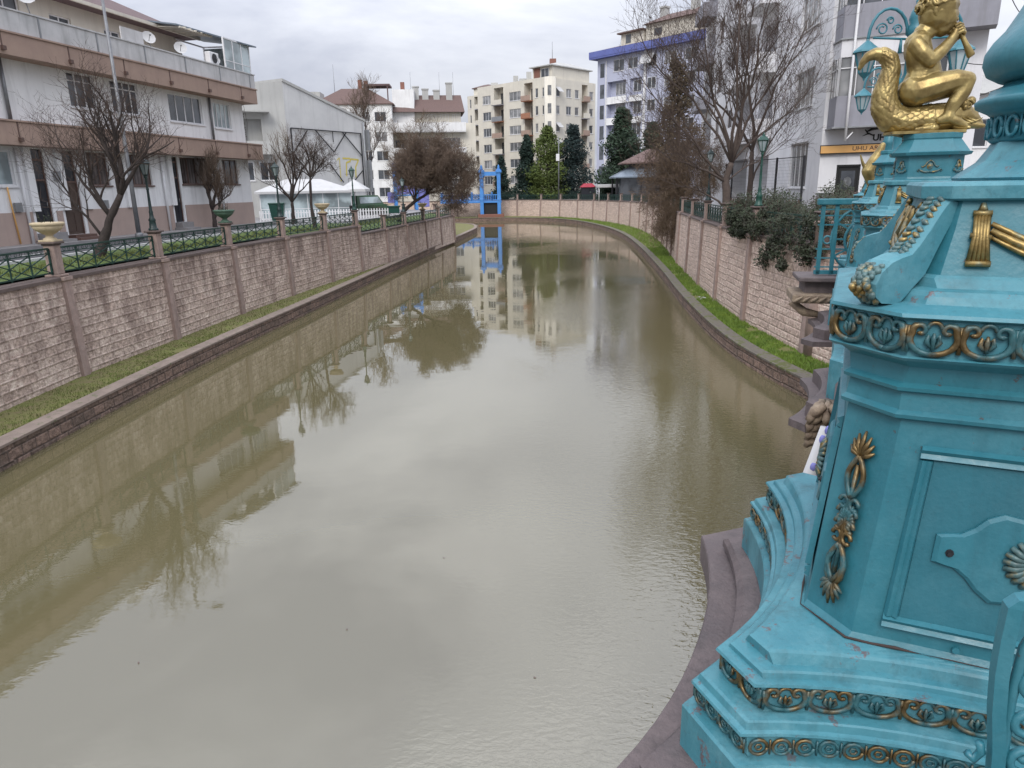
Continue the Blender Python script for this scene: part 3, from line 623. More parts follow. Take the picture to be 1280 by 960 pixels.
# ================================================================== trees and plants
def bare_tree(name, label, loc, trunk_pts, trunk_r, limbs, levels=4, nsub=(4, 4, 4, 3), ln=(1.6, .9, .55, .35), spread=.7, up=.35, m1='bark', m2='twig', seed=1, r_end=.006, group=None, droop=0, rlimb=.55, cut=1):
    """trunk_pts local; limbs: list of (start index on trunk, end point) main boughs; recursion adds twigs"""
    r = random.Random(seed)
    root = thing(name, label, 'tree', loc, 0, group)
    T = MB(); Cn = MB()
    n = len(trunk_pts)
    tr = [trunk_r*(1-.45*i/(n-1)) for i in range(n)]; tr[0] *= 1.35
    # wobble
    pts = [Vector(p) for p in trunk_pts]
    dense = []
    dr = []
    for i in range(n-1):
        for k in range(4):
            f = k/4; q = pts[i].lerp(pts[i+1], f)+Vector((r.uniform(-1,1), r.uniform(-1,1), 0))*trunk_r*.14*(1 if (i or k) else 0)
            dense.append(q); dr.append((tr[i]*(1-f)+tr[i+1]*f)*(1+r.uniform(-.07,.1)))
    dense.append(pts[-1]); dr.append(tr[-1])
    T.tube(dense, dr, 9)
    def twig(p, d, l, rad, lev):
        k = 4 if lev < levels-1 else 3
        q = p.copy(); P = [q.copy()]; RR = [rad]
        dd = d.copy()
        for i in range(k):
            dd = (dd + Vector((r.uniform(-1,1), r.uniform(-1,1), r.uniform(-1,1)))*.16 + Vector((0,0,up*.25-droop*.25*(lev >= 2)))).normalized()
            q = q + dd*(l/k); P.append(q.copy()); RR.append(max(r_end*.5, rad*(1-.62*(i+1)/k)))
        (T if lev <= cut else Cn).tube(P, RR, 6 if lev <= 1 else (4 if lev == 2 else 3), caps=False)
        if lev >= levels: return
        m = nsub[min(lev, len(nsub)-1)]
        for j in range(m):
            f = .25+.75*(j+r.random()*.8)/m; idx = min(int(f*k), k-1); ff = f*k-idx
            if ff > 1: ff = 1
            s = P[idx].lerp(P[idx+1], ff); rr_ = RR[idx]*(1-ff)+RR[idx+1]*ff
            t = (P[idx+1]-P[idx]).normalized()
            side = t.orthogonal().normalized(); side.rotate(Matrix.Rotation(r.random()*6.28, 3, t))
            nd = (t*(1-spread*.5) + side*spread*(.7+.5*r.random()) + Vector((0,0,up-droop*(lev >= 1)))*.5).normalized()
            twig(s, nd, ln[min(lev, len(ln)-1)]*(.7+.6*r.random()), max(r_end, rr_*.62), lev+1)
    for (i, e, rad) in limbs:
        s = pts[i]; e = Vector(e); d = (e-s); l = d.length
        # main bough as curved limb
        k = 6; P = []; RR = []
        side = d.orthogonal().normalized()
        bow = r.uniform(-.08,.08)*l
        for j in range(k+1):
            f = j/k; P.append(s.lerp(e, f)+side*bow*math.sin(f*3.14)+Vector((0,0,.10*l*math.sin(f*3.14)*(1-f)))+Vector((r.uniform(-1,1),r.uniform(-1,1),r.uniform(-1,1)))*.02*l*(1 if 0 < j < k else 0)); RR.append(rad*(1-.6*f))
        T.tube(P, RR, 7)
        m = nsub[0]+2
        for j in range(m):
            f = .3+.7*(j+r.random()*.7)/m; idx = min(int(f*k), k-1); ff = min(1, f*k-idx)
            s2 = P[idx].lerp(P[idx+1], ff); t = (P[idx+1]-P[idx]).normalized()
            sd = t.orthogonal().normalized(); sd.rotate(Matrix.Rotation(r.random()*6.28, 3, t))
            nd = (t*.7+sd*spread*(.6+.6*r.random())+Vector((0,0,up))).normalized()
            twig(s2, nd, ln[0]*(.7+.6*r.random()), RR[idx]*rlimb, 1)
        twig(e, (P[-1]-P[-2]).normalized(), ln[0], RR[-1]*.95, 1)
    T.build('trunk', M[m1], root); Cn.build('crown', M[m2], root)
    return root
def leaf_clump(b, c, r, n, s, rn, flat=1.0):
    for _ in range(n):
        a = rn.random()*6.28; e = rn.uniform(-1, 1); q = r*(rn.random()**.45)
        h = math.sqrt(max(0, 1-e*e))
        p = Vector((c[0]+q*h*math.cos(a), c[1]+q*h*math.sin(a), c[2]+q*e*flat))
        d1 = Vector((rn.uniform(-1,1), rn.uniform(-1,1), rn.uniform(-1,1))).normalized(); d2 = d1.orthogonal().normalized()
        k = s*(.6+.8*rn.random())
        b.add([p-d1*k, p+d2*k*.45, p+d1*k, p-d2*k*.45], [(0,1,2,3)])
def conifer(label, loc, h, r0, m, seed, tip=.04, clumps=240, leaf=.16, per=26, base=.06, shape=1.0, group='evergreen trees behind the far river wall', name='conifer'):
    rn = random.Random(seed); root = thing(name, label, 'tree', loc, 0, group)
    t = MB(); t.tube([(0,0,-.1),(0.05,0,h*.5),(0,0,h*.97)], [r0*.09+.06, r0*.05+.04, .02], 7)
    for i in range(14):
        z = h*(.1+.8*i/14); a = i*2.4; L_ = r0*(1-z/h)*.8
        t.tube([(0,0,z),(L_*math.cos(a), L_*math.sin(a), z+L_*.2)], [.04,.015], 4)
    t.build('trunk', M['bark'], root)
    b = MB()
    for i in range(clumps):
        f = rn.random()**1.25; z = h*(base+(1-base)*f)
        prof = ((1-f)**(.75*shape))*(.85+.3*math.sin(f*17+seed)) if f > .12 else (.75+f*2.1)*.92
        R_ = r0*max(tip, prof)
        a = rn.random()*6.28; q = R_*(.55+.45*rn.random())
        cr_ = .16*r0+.32*R_*rn.uniform(.5, 1)
        leaf_clump(b, (q*math.cos(a), q*math.sin(a), z-.15*R_), cr_, per, leaf, rn, .8)
    b.build('crown', M[m], root)
    return root
def bush(name, label, cat, loc, blobs, m, per, leaf, seed, stems=None, group=None, m2='twig'):
    rn = random.Random(seed); root = thing(name, label, cat, loc, 0, group); b = MB(); s = MB()
    for (x, y, z, r) in blobs:
        leaf_clump(b, (x, y, z), r, per, leaf, rn, .9)
        s.tube([(x*.7, y*.7, min(0, z)-.1), (x*.9+rn.uniform(-.1,.1), y*.9, z*.6), (x, y, z+r*.4)], [.03, .018, .006], 4)
        for _ in range(3):
            d = Vector((rn.uniform(-1,1), rn.uniform(-1,1), rn.uniform(-.2,1))).normalized()*r*1.25
            s.tube([(x, y, z), (x+d.x, y+d.y, z+d.z)], [.01, .003], 3, caps=False)
    b.build('foliage', M[m], root); s.build('stem', M[m2], root); return root
# ================================================================== buildings
WPROTO = {}
def win_meshes(w, h, cols, frame, glass, rows=(), sill=True, depth=.14):
    """window in local x (width) 0..w, y into the wall, z 0..h; returns frame mesh builder and pane builder"""
    f = MB(); t = .055
    f.box(0, w, depth-.06, depth, 0, t); f.box(0, w, depth-.06, depth, h-t, h)
    f.box(0, t, depth-.06, depth, t, h-t); f.box(w-t, w, depth-.06, depth, t, h-t)
    for k in range(1, cols): x = w*k/cols; f.box(x-.03, x+.03, depth-.055, depth, t, h-t)
    for z in rows:
        for k in range(cols):
            f.box(w*k/cols+.035, w*(k+1)/cols-.035, depth-.05, depth-.005, z-.025, z+.025)
    if sill: f.box(-.06, w+.06, -.07, .1, -.07, -.004)
    p = MB(); p.box(.02, w-.02, depth-.03, depth-.015, .02, h-.02)
    return f, p
class Bld:
    def __init__(s, name, label, base, group=None, cat='building'):
        s.root = thing(name, label, cat, base, 0, group); s.base = Vector(base)
    def facade(s, pl, d, L_, z0, z1, mat_, holes=(), reveal=.14, top=None, name='wall'):
        f = Facade(s, pl, d, L_); f.wall(z0, z1, mat_, holes, reveal, top, name); return f
    def mesh(s): 
        return MB(lambda p: (p[0]-s.base.x, p[1]-s.base.y, p[2]-s.base.z))
    def prism(s, name, pts, z0, z1, mat_):
        b = s.mesh(); b.loft([[(x, y, z0) for x, y in pts], [(x, y, z1) for x, y in pts]], True, True); return b.build(name, mat_, s.root)
class Facade:
    def __init__(s, b, pl, d, L_):
        s.b = b; s.p = Vector((pl[0], pl[1])); s.d = Vector(d).normalized(); s.n = Vector((s.d.y, -s.d.x)); s.L = L_
        s.ang = math.atan2(s.d.y, s.d.x)
    def T(s, q):   # (s, y into wall, z) -> building local
        w = s.p + s.d*q[0] - s.n*q[1]
        return (w.x-s.b.base.x, w.y-s.b.base.y, q[2]-s.b.base.z)
    def mb(s): return MB(s.T)
    def wall(s, z0, z1, mat_, holes, reveal, top, name):
        b = s.mb(); S = sorted({0, s.L, *[h[0] for h in holes], *[h[1] for h in holes]}); Z = sorted({z0, z1, *[h[2] for h in holes], *[h[3] for h in holes]})
        S = [x for x in S if 0 <= x <= s.L]; Z = [z for z in Z if z0 <= z <= z1]
        for i in range(len(S)-1):
            for j in range(len(Z)-1):
                cx, cz = (S[i]+S[i+1])/2, (Z[j]+Z[j+1])/2
                if any(h[0] < cx < h[1] and h[2] < cz < h[3] for h in holes): continue
                b.quad((S[i],0,Z[j]),(S[i+1],0,Z[j]),(S[i+1],0,Z[j+1]),(S[i],0,Z[j+1]))
        for h in holes:
            a, c, e, f = h[:4]; dp = h[4] if len(h) > 4 else reveal+.02
            b.quad((a,0,e),(c,0,e),(c,dp,e),(a,dp,e)); b.quad((a,0,f),(c,0,f),(c,dp,f),(a,dp,f))
            b.quad((a,0,e),(a,dp,e),(a,dp,f),(a,0,f)); b.quad((c,0,e),(c,dp,e),(c,dp,f),(c,0,f))
            if len(h) > 4: b.quad((a,dp,e),(c,dp,e),(c,dp,f),(a,dp,f))
        if top: b.add([(x, 0, z) for x, z in top], [tuple(range(len(top)))])
        b.build(name, mat_, s.b.root)
    def window(s, s0, s1, z0, z1, cols=2, frame='whiteframe', glass='glass', rows=(), sill=True, name='window', y=0):
        key = (round(s1-s0, 2), round(z1-z0, 2), cols, frame, glass, rows, sill)
        if key not in WPROTO:
            f, p = win_meshes(s1-s0, z1-z0, cols, frame, glass, rows, sill)
            fo = f.build(name, M[frame], s.b.root); po = p.build('pane', M[glass], fo); WPROTO[key] = (fo, po)
            o = fo
        else:
            fo, po = WPROTO[key]; o = inst(fo, name, s.b.root, (0, 0, 0)); inst(po, 'pane', o, (0, 0, 0))
        o.location = s.T((s0, y, z0)); o.rotation_euler = (0, 0, s.ang); return o
    def box(s, name, m, s0, s1, y0, y1, z0, z1, parent=None):
        b = s.mb(); b.box(s0, s1, y0, y1, z0, z1); return b.build(name, M[m], parent or s.b.root)

# ---------------------------------------------------------------- left apartment house (three storeys along the street)
d1 = Vector((.196, .98)).normalized(); far = Vector((-15.4, 42.5)) + d1*1.0; LEN = 27.0; near = far - d1*LEN
B = Bld('apartment_house', 'white three-storey house on the left with two tan bands across its front', (near.x, near.y, 0.0))
S = lambda s: LEN-1.0-s        # s measured from the far corner in my notes
holes = []; wins = []
def addw(a, b, z0, z1, cols, fr, gl, rows=(), sill=True):
    s0, s1 = S(b), S(a); holes.append((s0, s1, z0, z1)); wins.append((s0, s1, z0, z1, cols, fr, gl, rows, sill))
# ground floor
addw(10.35, 11.75, 2.15, 3.5, 3, 'brownframe', 'glassbrown'); addw(7.6, 9.3, 2.15, 3.5, 3, 'brownframe', 'glassbrown')
addw(2.75, 5.35, 2.2, 3.5, 4, 'brownframe', 'glassbrown'); addw(.2, 1.9, 2.2, 3.5, 3, 'brownframe', 'glass')
addw(15.2, 17.4, 2.15, 3.4, 3, 'whiteframe', 'glasspale'); addw(19.2, 21.2, 2.15, 3.4, 3, 'whiteframe', 'glasslight')
# first floor
addw(10.4, 11.85, 5.25, 6.6, 3, 'whiteframe', 'glass', (1.02,)); addw(7.7, 9.45, 5.25, 6.6, 4, 'whiteframe', 'glass', (1.02,))
addw(2.9, 5.6, 5.2, 6.5, 4, 'whiteframe', 'glass'); addw(.3, 1.9, 5.15, 6.45, 4, 'whiteframe', 'glasspale')
addw(17.2, 19.6, 5.25, 6.55, 3, 'whiteframe', 'glasslight')
doors = [(13.75, 14.6, .36, 2.35, 'darkdoor'), (12.2, 13.15, .2, 2.28, 'browndoor'), (5.55, 6.25, .36, 2.5, 'darkdoor')]
for a, b, z0, z1, m_ in doors: holes.append((S(b), S(a), z0, 3.5))
F = B.facade((near.x, near.y), d1, LEN, -1.0, 6.7, M['white'], holes, name='front_wall')
for w_ in wins: F.window(*w_)
for k, (a, b, z0, z1, m_) in enumerate(doors):
    dd = F.mb(); dd.box(S(b)+.03, S(a)-.03, .10, .14, z0, z1)
    w_ = (b-a-.06)
    for q in range(2):
        for zz in (.12, 1.15):
            dd.box(S(b)+.10+q*w_/2, S(b)+q*w_/2+w_/2-.02, .085, .10, z0+zz, z0+zz+.75)
    do = dd.build('door', M[m_], B.root)
    hb = F.mb(); hb.tube([(S(a)-.16,.05,z0+.95),(S(a)-.16,.05,z0+1.15)], .012, 6); hb.build('handle', M['metal'], do)
    tr = F.mb(); tr.box(S(b)+.03, S(a)-.03, .11, .14, z1+.04, 3.47); tr.build('transom_pane', M['glass' if k != 1 else 'glass'], B.root)
    ff = F.mb()
    for zz in (z1, z1+.75): ff.box(S(b)+.0, S(a)-.0, .06, .15, zz-.03, zz+.05)
    ff.box(S(b), S(b)+.05, .06, .15, z0, 3.5); ff.box(S(a)-.05, S(a), .06, .15, z0, 3.5); ff.build('door_frame', M['brownframe'], B.root)
    st = F.mb(); st.box(S(b)-.25, S(a)+.15, -.75, -.003, 0, .1); st.box(S(b)-.1, S(a)+.1, -.4, -.003, .1, z0); st.build('door_step', M['brownframe' if k == 1 else 'paving'], B.root)
# pink base coat over the plinth (a proud render skin) between the doors
edges = [0.0, S(14.75), S(13.6), S(13.3), S(12.05), S(6.4), S(5.4), LEN+.003]
b_ = F.mb()
for a, c in zip(edges[0::2], edges[1::2]): b_.box(a, c, -.03, -.003, -.9, 1.18)
b_.build('plinth_render', M['pinkwall'], B.root)
# tan bands with scuppers, projecting
for (z0, z1, nm) in ((3.56, 4.36, 'lower_band'), (6.62, 7.36, 'upper_band')):
    b_ = F.mb(); b_.box(-.2, LEN+.45, -.75, 1, z0, z1); b_.box(-.2, LEN+.5, -.8, 1, z1, z1+.06)
    s = 1.4
    b_.build('tan_band', M['pink'], B.root)
    while s < LEN: c_ = F.mb(); c_.box(s, s+.05, -.765, -.75, z0+.22, z1-.004); c_.box(s-.05, s+.10, -.86, -.75, z0+.12, z0+.26); s += 3.05; c_.build('scupper', M['brownframe'], B.root)
# party strips / vertical pilasters on the ground floor
for s0 in (13.25, 14.75, 12.0, 6.45, 2.2, 9.55): F.box('wall_pier', 'white', S(s0), S(s0)+.32, -.12, -.004, 1.19, 3.555)
# parapet of the terrace, patched with grey panels
b_ = F.mb(); b_.box(-.2, LEN+.45, -.70, -.55, 7.425, 8.15); b_.box(-.2, LEN+.5, -.74, -.51, 8.154, 8.21)
b_.build('terrace_parapet', M['parapet'], B.root)
s = .8
while s < LEN: F.box('parapet_joint', 'metal', s, s+.07, -.725, -.701, 7.43, 8.15); s += 2.9
# set back top storey
TS = 2.3; holes2 = []; tw = [(11.1, 13.2, 8.25, 9.55, 3), (8.4, 9.6, 8.3, 9.3, 2), (5.3, 6.4, 8.35, 9.3, 2), (14.8, 16.6, 8.2, 9.5, 3)]
for a, b, z0, z1, c_ in tw: holes2.append((S(b), S(a), z0, z1))
pT = near - Vector((d1.y, -d1.x))*TS
F2 = B.facade((pT.x, pT.y), d1, LEN-1.6, 7.4, 9.9, M['cream'], holes2, name='top_storey_wall')
for a, b, z0, z1, c_ in tw: F2.window(S(b), S(a), z0, z1, c_, 'whiteframe', 'glass', (round((z1-z0)*.55, 2),))
# body (end walls, back)
b_ = F.mb(); b_.quad((LEN-.003,0,-1),(LEN-.003,10,-1),(LEN-.003,10,7.4),(LEN-.003,0,7.4)); b_.quad((0,0,-1),(0,10,-1),(0,10,7.4),(0,0,7.4)); b_.quad((0,10,-1),(LEN,10,-1),(LEN,10,9.9),(0,10,9.9))
b_.quad((LEN-1.6,TS,7.37),(LEN-1.6,10,7.37),(LEN-1.6,10,9.9),(LEN-1.6,TS,9.9)); b_.quad((0,0,7.38),(LEN,0,7.38),(LEN,10,7.38),(0,10,7.38)); b_.build('end_wall', M['white'], B.root)
b_ = F.mb(); b_.loft([[(-.5,TS-.75,9.86),(-.5,TS-.75,10.0),(-.5,6.1,12.1),(-.5,10.8,10.0),(-.5,10.8,9.86)], [(LEN-1.1,TS-.75,9.86),(LEN-1.1,TS-.75,10.0),(LEN-3.5,6.1,12.1),(LEN-1.1,10.8,10.0),(LEN-1.1,10.8,9.86)]], True, True)
rf = b_.build('roof', M['roofdark'], B.root)
b_ = F.mb(); b_.box(-.5, LEN-1.0, TS-.86, TS-.75, 9.84, 9.98); b_.build('gutter', M['cream'], rf)
b_ = F.mb(); b_.bbox(S(7.9), S(6.5), 4.2, 5.0, 10.9, 12.3, .02); b_.box(S(7.9)-.05, S(6.5)+.05, 4.15, 5.05, 12.304, 12.38); b_.build('chimney', M['brick'], rf)
# drain pipes
for s0 in (15.05, 6.9, 2.15):
    b_ = F.mb(); b_.tube([(S(s0),-.10,-.02),(S(s0),-.10,3.5)], .055, 8); b_.build('drain_pipe', M['whiteframe'], B.root)
for s0 in (15.0, 2.3):
    b_ = F.mb(); b_.tube([(S(s0),-.10,4.45),(S(s0),-.10,6.6)], .065, 8); b_.build('drain_pipe', M['polemetal'], B.root)
b_ = F.mb(); b_.tube([(S(15.6),-.07,.05),(S(15.7),-.07,1.9),(S(15.7),-.07,2.1)], .03, 6); b_.build('gas_pipe', M['signyellow'], B.root)
for s0, z0 in ((15.55, 1.2), (11.1, 1.2), (13.45, 2.35)): b_ = F.mb(); b_.bbox(S(s0), S(s0)+.3, -.13, -.031, z0, z0+.34, .01); b_.build('meter_box', M['metal'], B.root)
# terrace clutter: dishes, glazed enclosure with awning, balustrade at the far end, AC unit, wall screens
for s0, z0, r_, tilt in ((6.9, 8.65, .30, .5), (4.6, 8.6, .30, .3), (1.65, 8.5, .22, .9), (13.6, 8.9, .36, .4), (16.2, 8.6, .30, .2)):
    b_ = F.mb(); rings = []
    ax = Vector((-.55-.2*math.sin(tilt*7), -.75, .38)).normalized(); u_ = ax.orthogonal().normalized(); v_ = ax.cross(u_)
    for q in (0.05, .4, .75, 1.0):
        rings.append([tuple(Vector((S(s0), -.35, z0)) + ax*(.14*r_*q*q*2) + (u_*math.cos(j*.524)+v_*math.sin(j*.524))*r_*q) for j in range(12)])
    b_.loft(rings, True, False, smooth=True)
    ds = b_.build('satellite_dish', M['tent'], B.root)
    b_ = F.mb(); e = Vector((S(s0), -.35, z0)) + ax*r_*.9; b_.tube([tuple(Vector((S(s0), -.3, z0-.25))), tuple(e)], .015, 5); b_.ball(tuple(e), .045, 6); b_.tube([(S(s0), -.3, z0-.02), (S(s0), -.5, 8.1)], .022, 5); b_.build('dish_arm', M['polemetal'], ds)
b_ = F.mb()
e0, e1 = S(1.15), S(-1.35)
for x in (e0, (e0*2+e1)/3, (e0+2*e1)/3, e1): b_.bar((x,-.58,8.21),(x,-.58,9.7),.07)
b_.bar((e0,-.58,9.7),(e1,-.58,9.7),.07); b_.bar((e0,-.58,8.6),(e1,-.58,8.6),.04); b_.bar((e0,2.2,9.75),(e1,2.2,9.75),.07); b_.bar((e1,2.2,8.2),(e1,2.2,9.75),.07); b_.bar((e1,-.58,9.7),(e1,2.2,9.75),.07)
en = b_.build('terrace_enclosure', M['whiteframe'], B.root)
b_ = F.mb(); b_.box(e0+.04, e1-.04, -.585, -.575, 8.25, 9.66); b_.box(e1-.006, e1+.006, -.5, 2.15, 8.25, 9.66); b_.build('enclosure_glass', M['glasspale'], en)
b_ = F.mb(); b_.loft([[(e0-2.6,2.3,10.15),(e1+.25,2.3,10.1),(e1+.25,-.95,9.62),(e0-2.6,.3,9.85)], [(e0-2.6,2.3,10.22),(e1+.25,2.3,10.17),(e1+.25,-.95,9.69),(e0-2.6,.3,9.92)]], True, True); b_.build('awning_roof', M['gazeboroof'], en)
b_ = F.mb()
for x in range(6): b_.bar((e0-2.4+x*.45, 2.2, 9.95), (e0-2.4+x*.45, -.1, 9.75), .05)
b_.bar((e0-2.6,.1,9.76),(e0+.1,.1,9.76),.07); b_.build('awning_frame', M['cream'], en)
b_ = F.mb(); b_.bbox(e0-1.15, e0-.35, -.45, -.15, 8.25, 8.85, .03); ac = b_.build('air_conditioner', M['whiteframe'], B.root)
b_ = F.mb(); b_.loft([[(e0-.75+.24*math.cos(j*.39)*q, -.46-.005*q, 8.55+.24*math.sin(j*.39)*q) for j in range(16)] for q in (.2, .6, 1.0)], True, True); b_.build('fan_grille', M['darkmetal'], ac)
b_ = F.mb(); b_.box(S(9.0), S(7.6), -.60, -.55, 8.21, 8.75); b_.build('terrace_screen', M['parapet'], B.root)
b_ = F.mb()
for j in range(9):
    x = LEN+.42; y_ = -.5+j*.26; b_.tube([(x,y_,7.42),(x+.07,y_,7.75),(x,y_+.1,8.0),(x,y_,8.2)], .014, 4)
b_.bar((LEN+.42,-.55,8.2),(LEN+.42,1.8,8.2),.04); b_.build('balustrade', M['darkmetal'], B.root)
# vine on the corner
rn = random.Random(5); b_ = F.mb()
for k in range(420):
    z = rn.uniform(4.4, 7.3); b_T = Vector((LEN+.02+rn.random()*.05, -.05+rn.random()*1.1, z)); dd = Vector((0, rn.uniform(-1,1), rn.uniform(-1,1)))*.06
    b_.add([b_T-dd, b_T+Vector((.02,dd.z,dd.y)), b_T+dd], [(0,1,2)])
for k in range(10): b_.tube([(LEN+.03,.1*k,4.3),(LEN+.04,.1*k+rn.uniform(-.2,.2),5.6),(LEN+.03,.1*k+rn.uniform(-.3,.3),7.1)], .012, 4)
b_.build('climbing_vine', M['twig'], B.root)
# street utility pole
p = thing('utility_pole', 'tall slender grey utility pole standing in front of the left house', 'pole', (-15.85, 31.0, 0))
b_ = MB(); b_.tube([(0,0,-.1),(0,0,2.6),(0,0,10.6)], [.10,.085,.05], 10); b_.build('shaft', M['polemetal'], p)
b_ = MB(); b_.lathe([(.16,-.1),(.16,.12),(.11,.18)], 10); b_.build('base_collar', M['polemetal'], p)
b_ = MB(); b_.bar((0,0,10.4),(.9,.1,10.7),.05); b_.bbox(.75,1.3,-.02,.2,10.62,10.75,.02); b_.build('lamp_arm', M['polemetal'], p)

# ---------------------------------------------------------------- white gabled building with the framed wall
P0 = Vector((-15.65, 75.5)); dg = Vector((.5, .866)).normalized(); Lg = 20.0; k_ = 75.5/79.2
P0 = Vector((-15.65, 79.2))*k_; left = P0 - dg*(10.1*k_)
B = Bld('gabled_building', 'white gabled building with a dark octagonal frame on its blank wall', (left.x, left.y, -.5))
q = lambda v: v*k_ + 1.8*(1-k_)
Lw = 10.1*k_
F = Facade(B, left, dg, Lw+.9*k_)
b_ = F.mb(); LL = 11*k_
b_.poly([(0,0,-.9),(LL,0,-.9),(LL,0,q(8.7)),(0,0,q(11.5))])
b_.poly([(0,8,-.9),(LL,8,-.9),(LL,8,q(8.7)),(0,8,q(11.5))]); b_.quad((LL,0,-.9),(LL,8,-.9),(LL,8,q(8.7)),(LL,0,q(8.7)))
b_.build('gable_wall', M['gable'], B.root)
b_ = F.mb(); b_.loft([[(-.02,-.1,q(11.5)+.0),(LL+.1,-.1,q(8.68)),(LL+.1,-.1,q(8.9)),(-.02,-.1,q(11.75))], [(-.02,8.2,q(11.5)),(LL+.1,8.2,q(8.68)),(LL+.1,8.2,q(8.9)),(-.02,8.2,q(11.75))]], True, True); b_.build('roof', M['gable2'], B.root)
# side wing to the left, with windows and a balcony; its shade is painted in by darker render
F3 = Facade(B, left - Vector((-dg.y, dg.x))*0 - Vector((.93,.36)).normalized()*7, Vector((.93,.36)), 7)
hl = [(3.4,4.9,6.0,7.9,.6),(1.0,2.3,6.0,7.9,.6),(2.1,3.9,2.7,4.3),(4.4,5.8,2.7,4.3)]
F3.wall(-.9, q(10.8), M['gable2'], hl, .14, [(0,q(10.8)),(7,q(10.8)),(7,q(11.5))], 'side_wall')
F3.window(2.1,3.9,2.7,4.3,3,'whiteframe','glass'); F3.window(4.4,5.8,2.7,4.3,2,'whiteframe','glass')
b_ = F3.mb(); b_.box(.3,5.6,-1.0,-.003,4.9,5.1); b_.box(.3,5.6,-1.0,-.9,5.1,6.0); b_.box(.3,5.6,-1.1,-.003,8.4,8.55); b_.build('balcony', M['gable2'], B.root)
# dark steel octagon frame on the wall
b_ = F.mb(); a0, a1, z0, z1 = .4, 10.2*k_, q(1.78), q(7.46)
y_ = -.12
pts = [(a0,z1),(a1,z1),(a1,z0),(a0,z0)]
for (xa,za),(xb,zb) in zip(pts, pts[1:]+pts[:1]): b_.bar((xa,y_,za),(xb,y_,zb),.09)
cxm = (a0+a1)/2; 
for (xa,za,xb,zb) in ((a0+3.0,z1,a0+5.3,z1-1.9),(a0+5.3,z1-1.9,a0+7.2,z1),(a1-2.7,z1,a1,z1-2.2),(a1,z0+1.9,a1-2.6,z0),(a0,z1-2.2,a0+2.0,z1-.1),(a0+4.6,z0+2.4,a0+6.3,z0+.7)): b_.bar((xa,y_-.01,za),(xb,y_-.01,zb),.075)
b_.bar((a0+5.3,y_,z1),(a0+5.3,y_,z1-1.0),.05)
b_.build('octagonal_frame', M['darkmetal'], B.root)
# sprayed digits on the wall
gb = F.mb(); gx0 = a1-3.6; gz = q(4.9)
def stroke(b, pts, w=.06): 
    for (a, b1), (c, d) in zip(pts[:-1], pts[1:]): b.bar((a,-.012,b1),(c,-.012,d),w,.006,up=(0,1,0))
stroke(gb, [(gx0,gz-.2),(gx0+.35,gz+.05),(gx0+.35,gz-2.2)], .10)
stroke(gb, [(gx0+.8,gz),(gx0+1.9,gz+.0),(gx0+1.9,gz-.25),(gx0+1.3,gz-.4),(gx0+1.2,gz-1.7)], .17)
stroke(gb, [(gx0+2.0,gz-.05),(gx0+3.1,gz-.1),(gx0+2.6,gz-.8),(gx0+2.55,gz-1.8)], .17)
gb.build('graffiti', M['graff'], B.root)
gb = F.mb(); stroke(gb, [(gx0+1.0,gz-1.5),(gx0+1.7,gz-1.5),(gx0+1.7,gz-1.9),(gx0+1.4,gz-1.9),(gx0+1.4,gz-2.4)], .035); stroke(gb, [(gx0+.5,gz-2.7),(gx0+2.1,gz-2.75),(gx0+2.1,gz-3.0)], .035); gb.build('graffiti_mark', M['graff2'], B.root)
b_ = F.mb(); b_.tube([(LL-.35,-.12,-.6),(LL-.35,-.12,q(8.6))], .07, 8); b_.box(LL-.02, LL+.35, -.35, .2, 1.5, 4.6); b_.box(LL-.02, LL+.3, -.35, .2, 5.6, 7.6); b_.build('drain_pipe', M['metal'], B.root)

# ---------------------------------------------------------------- far apartment blocks
def roof_hip(B, pts, z, h, m='rooftile', over=.4, name='roof'):
    c = Vector((sum(p[0] for p in pts)/len(pts), sum(p[1] for p in pts)/len(pts)))
    o = [c+(Vector(p)-c)*(1+over/(Vector(p)-c).length) for p in pts]; i_ = [c+(Vector(p)-c)*.35 for p in pts]
    b = B.mesh(); b.loft([[(p.x,p.y,z) for p in o],[(p.x,p.y,z+.18) for p in o],[(p.x,p.y,z+h) for p in i_]], True, True); return b.build(name, M[m], B.root)
def block(B, F, rows, cols, glass=('glass','glasslight'), frame='whiteframe', seed=1, z0=-1, z1=20, mat_='cream', extra=(), name='wall'):
    """rows: list of z (sill) ; cols: list of (s0,s1,ncols,height)"""
    rn = random.Random(seed); H_ = []
    for z in rows:
        for (a, b, n, h) in cols: H_.append((a, b, z, z+h))
    F.wall(z0, z1, M[mat_], H_ + list(extra), .14, None, name)
    for (a, b, z, zt) in H_:
        n = next(c[2] for c in cols if c[0] == a)
        F.window(a, b, z, zt, n, frame, rn.choice(glass))
def balcony(F, s0, s1, y, z, h=.95, m='cream', rail=False, t=.1):
    b = F.mb(); b.box(s0, s1, -y, -.003, z-.14, z)
    if rail:
        o = b.build('balcony', M[m], F.b.root); r_ = F.mb(); r_.bar((s0,-y,z+h),(s1,-y,z+h),.06)
        n = int((s1-s0)/.22)
        for k in range(n+1): x = s0+(s1-s0)*k/n; r_.bar((x,-y,z),(x,-y,z+h),.025)
        r_.build('balcony_rail', M['darkmetal'], o)
    else:
        b.box(s0, s1, -y, -y+t, z, z+h); b.box(s0, s0+t, -y+t, -.003, z, z+h); b.box(s1-t, s1, -y+t, -.003, z, z+h); o = b.build('balcony', M[m], F.b.root)
    return o
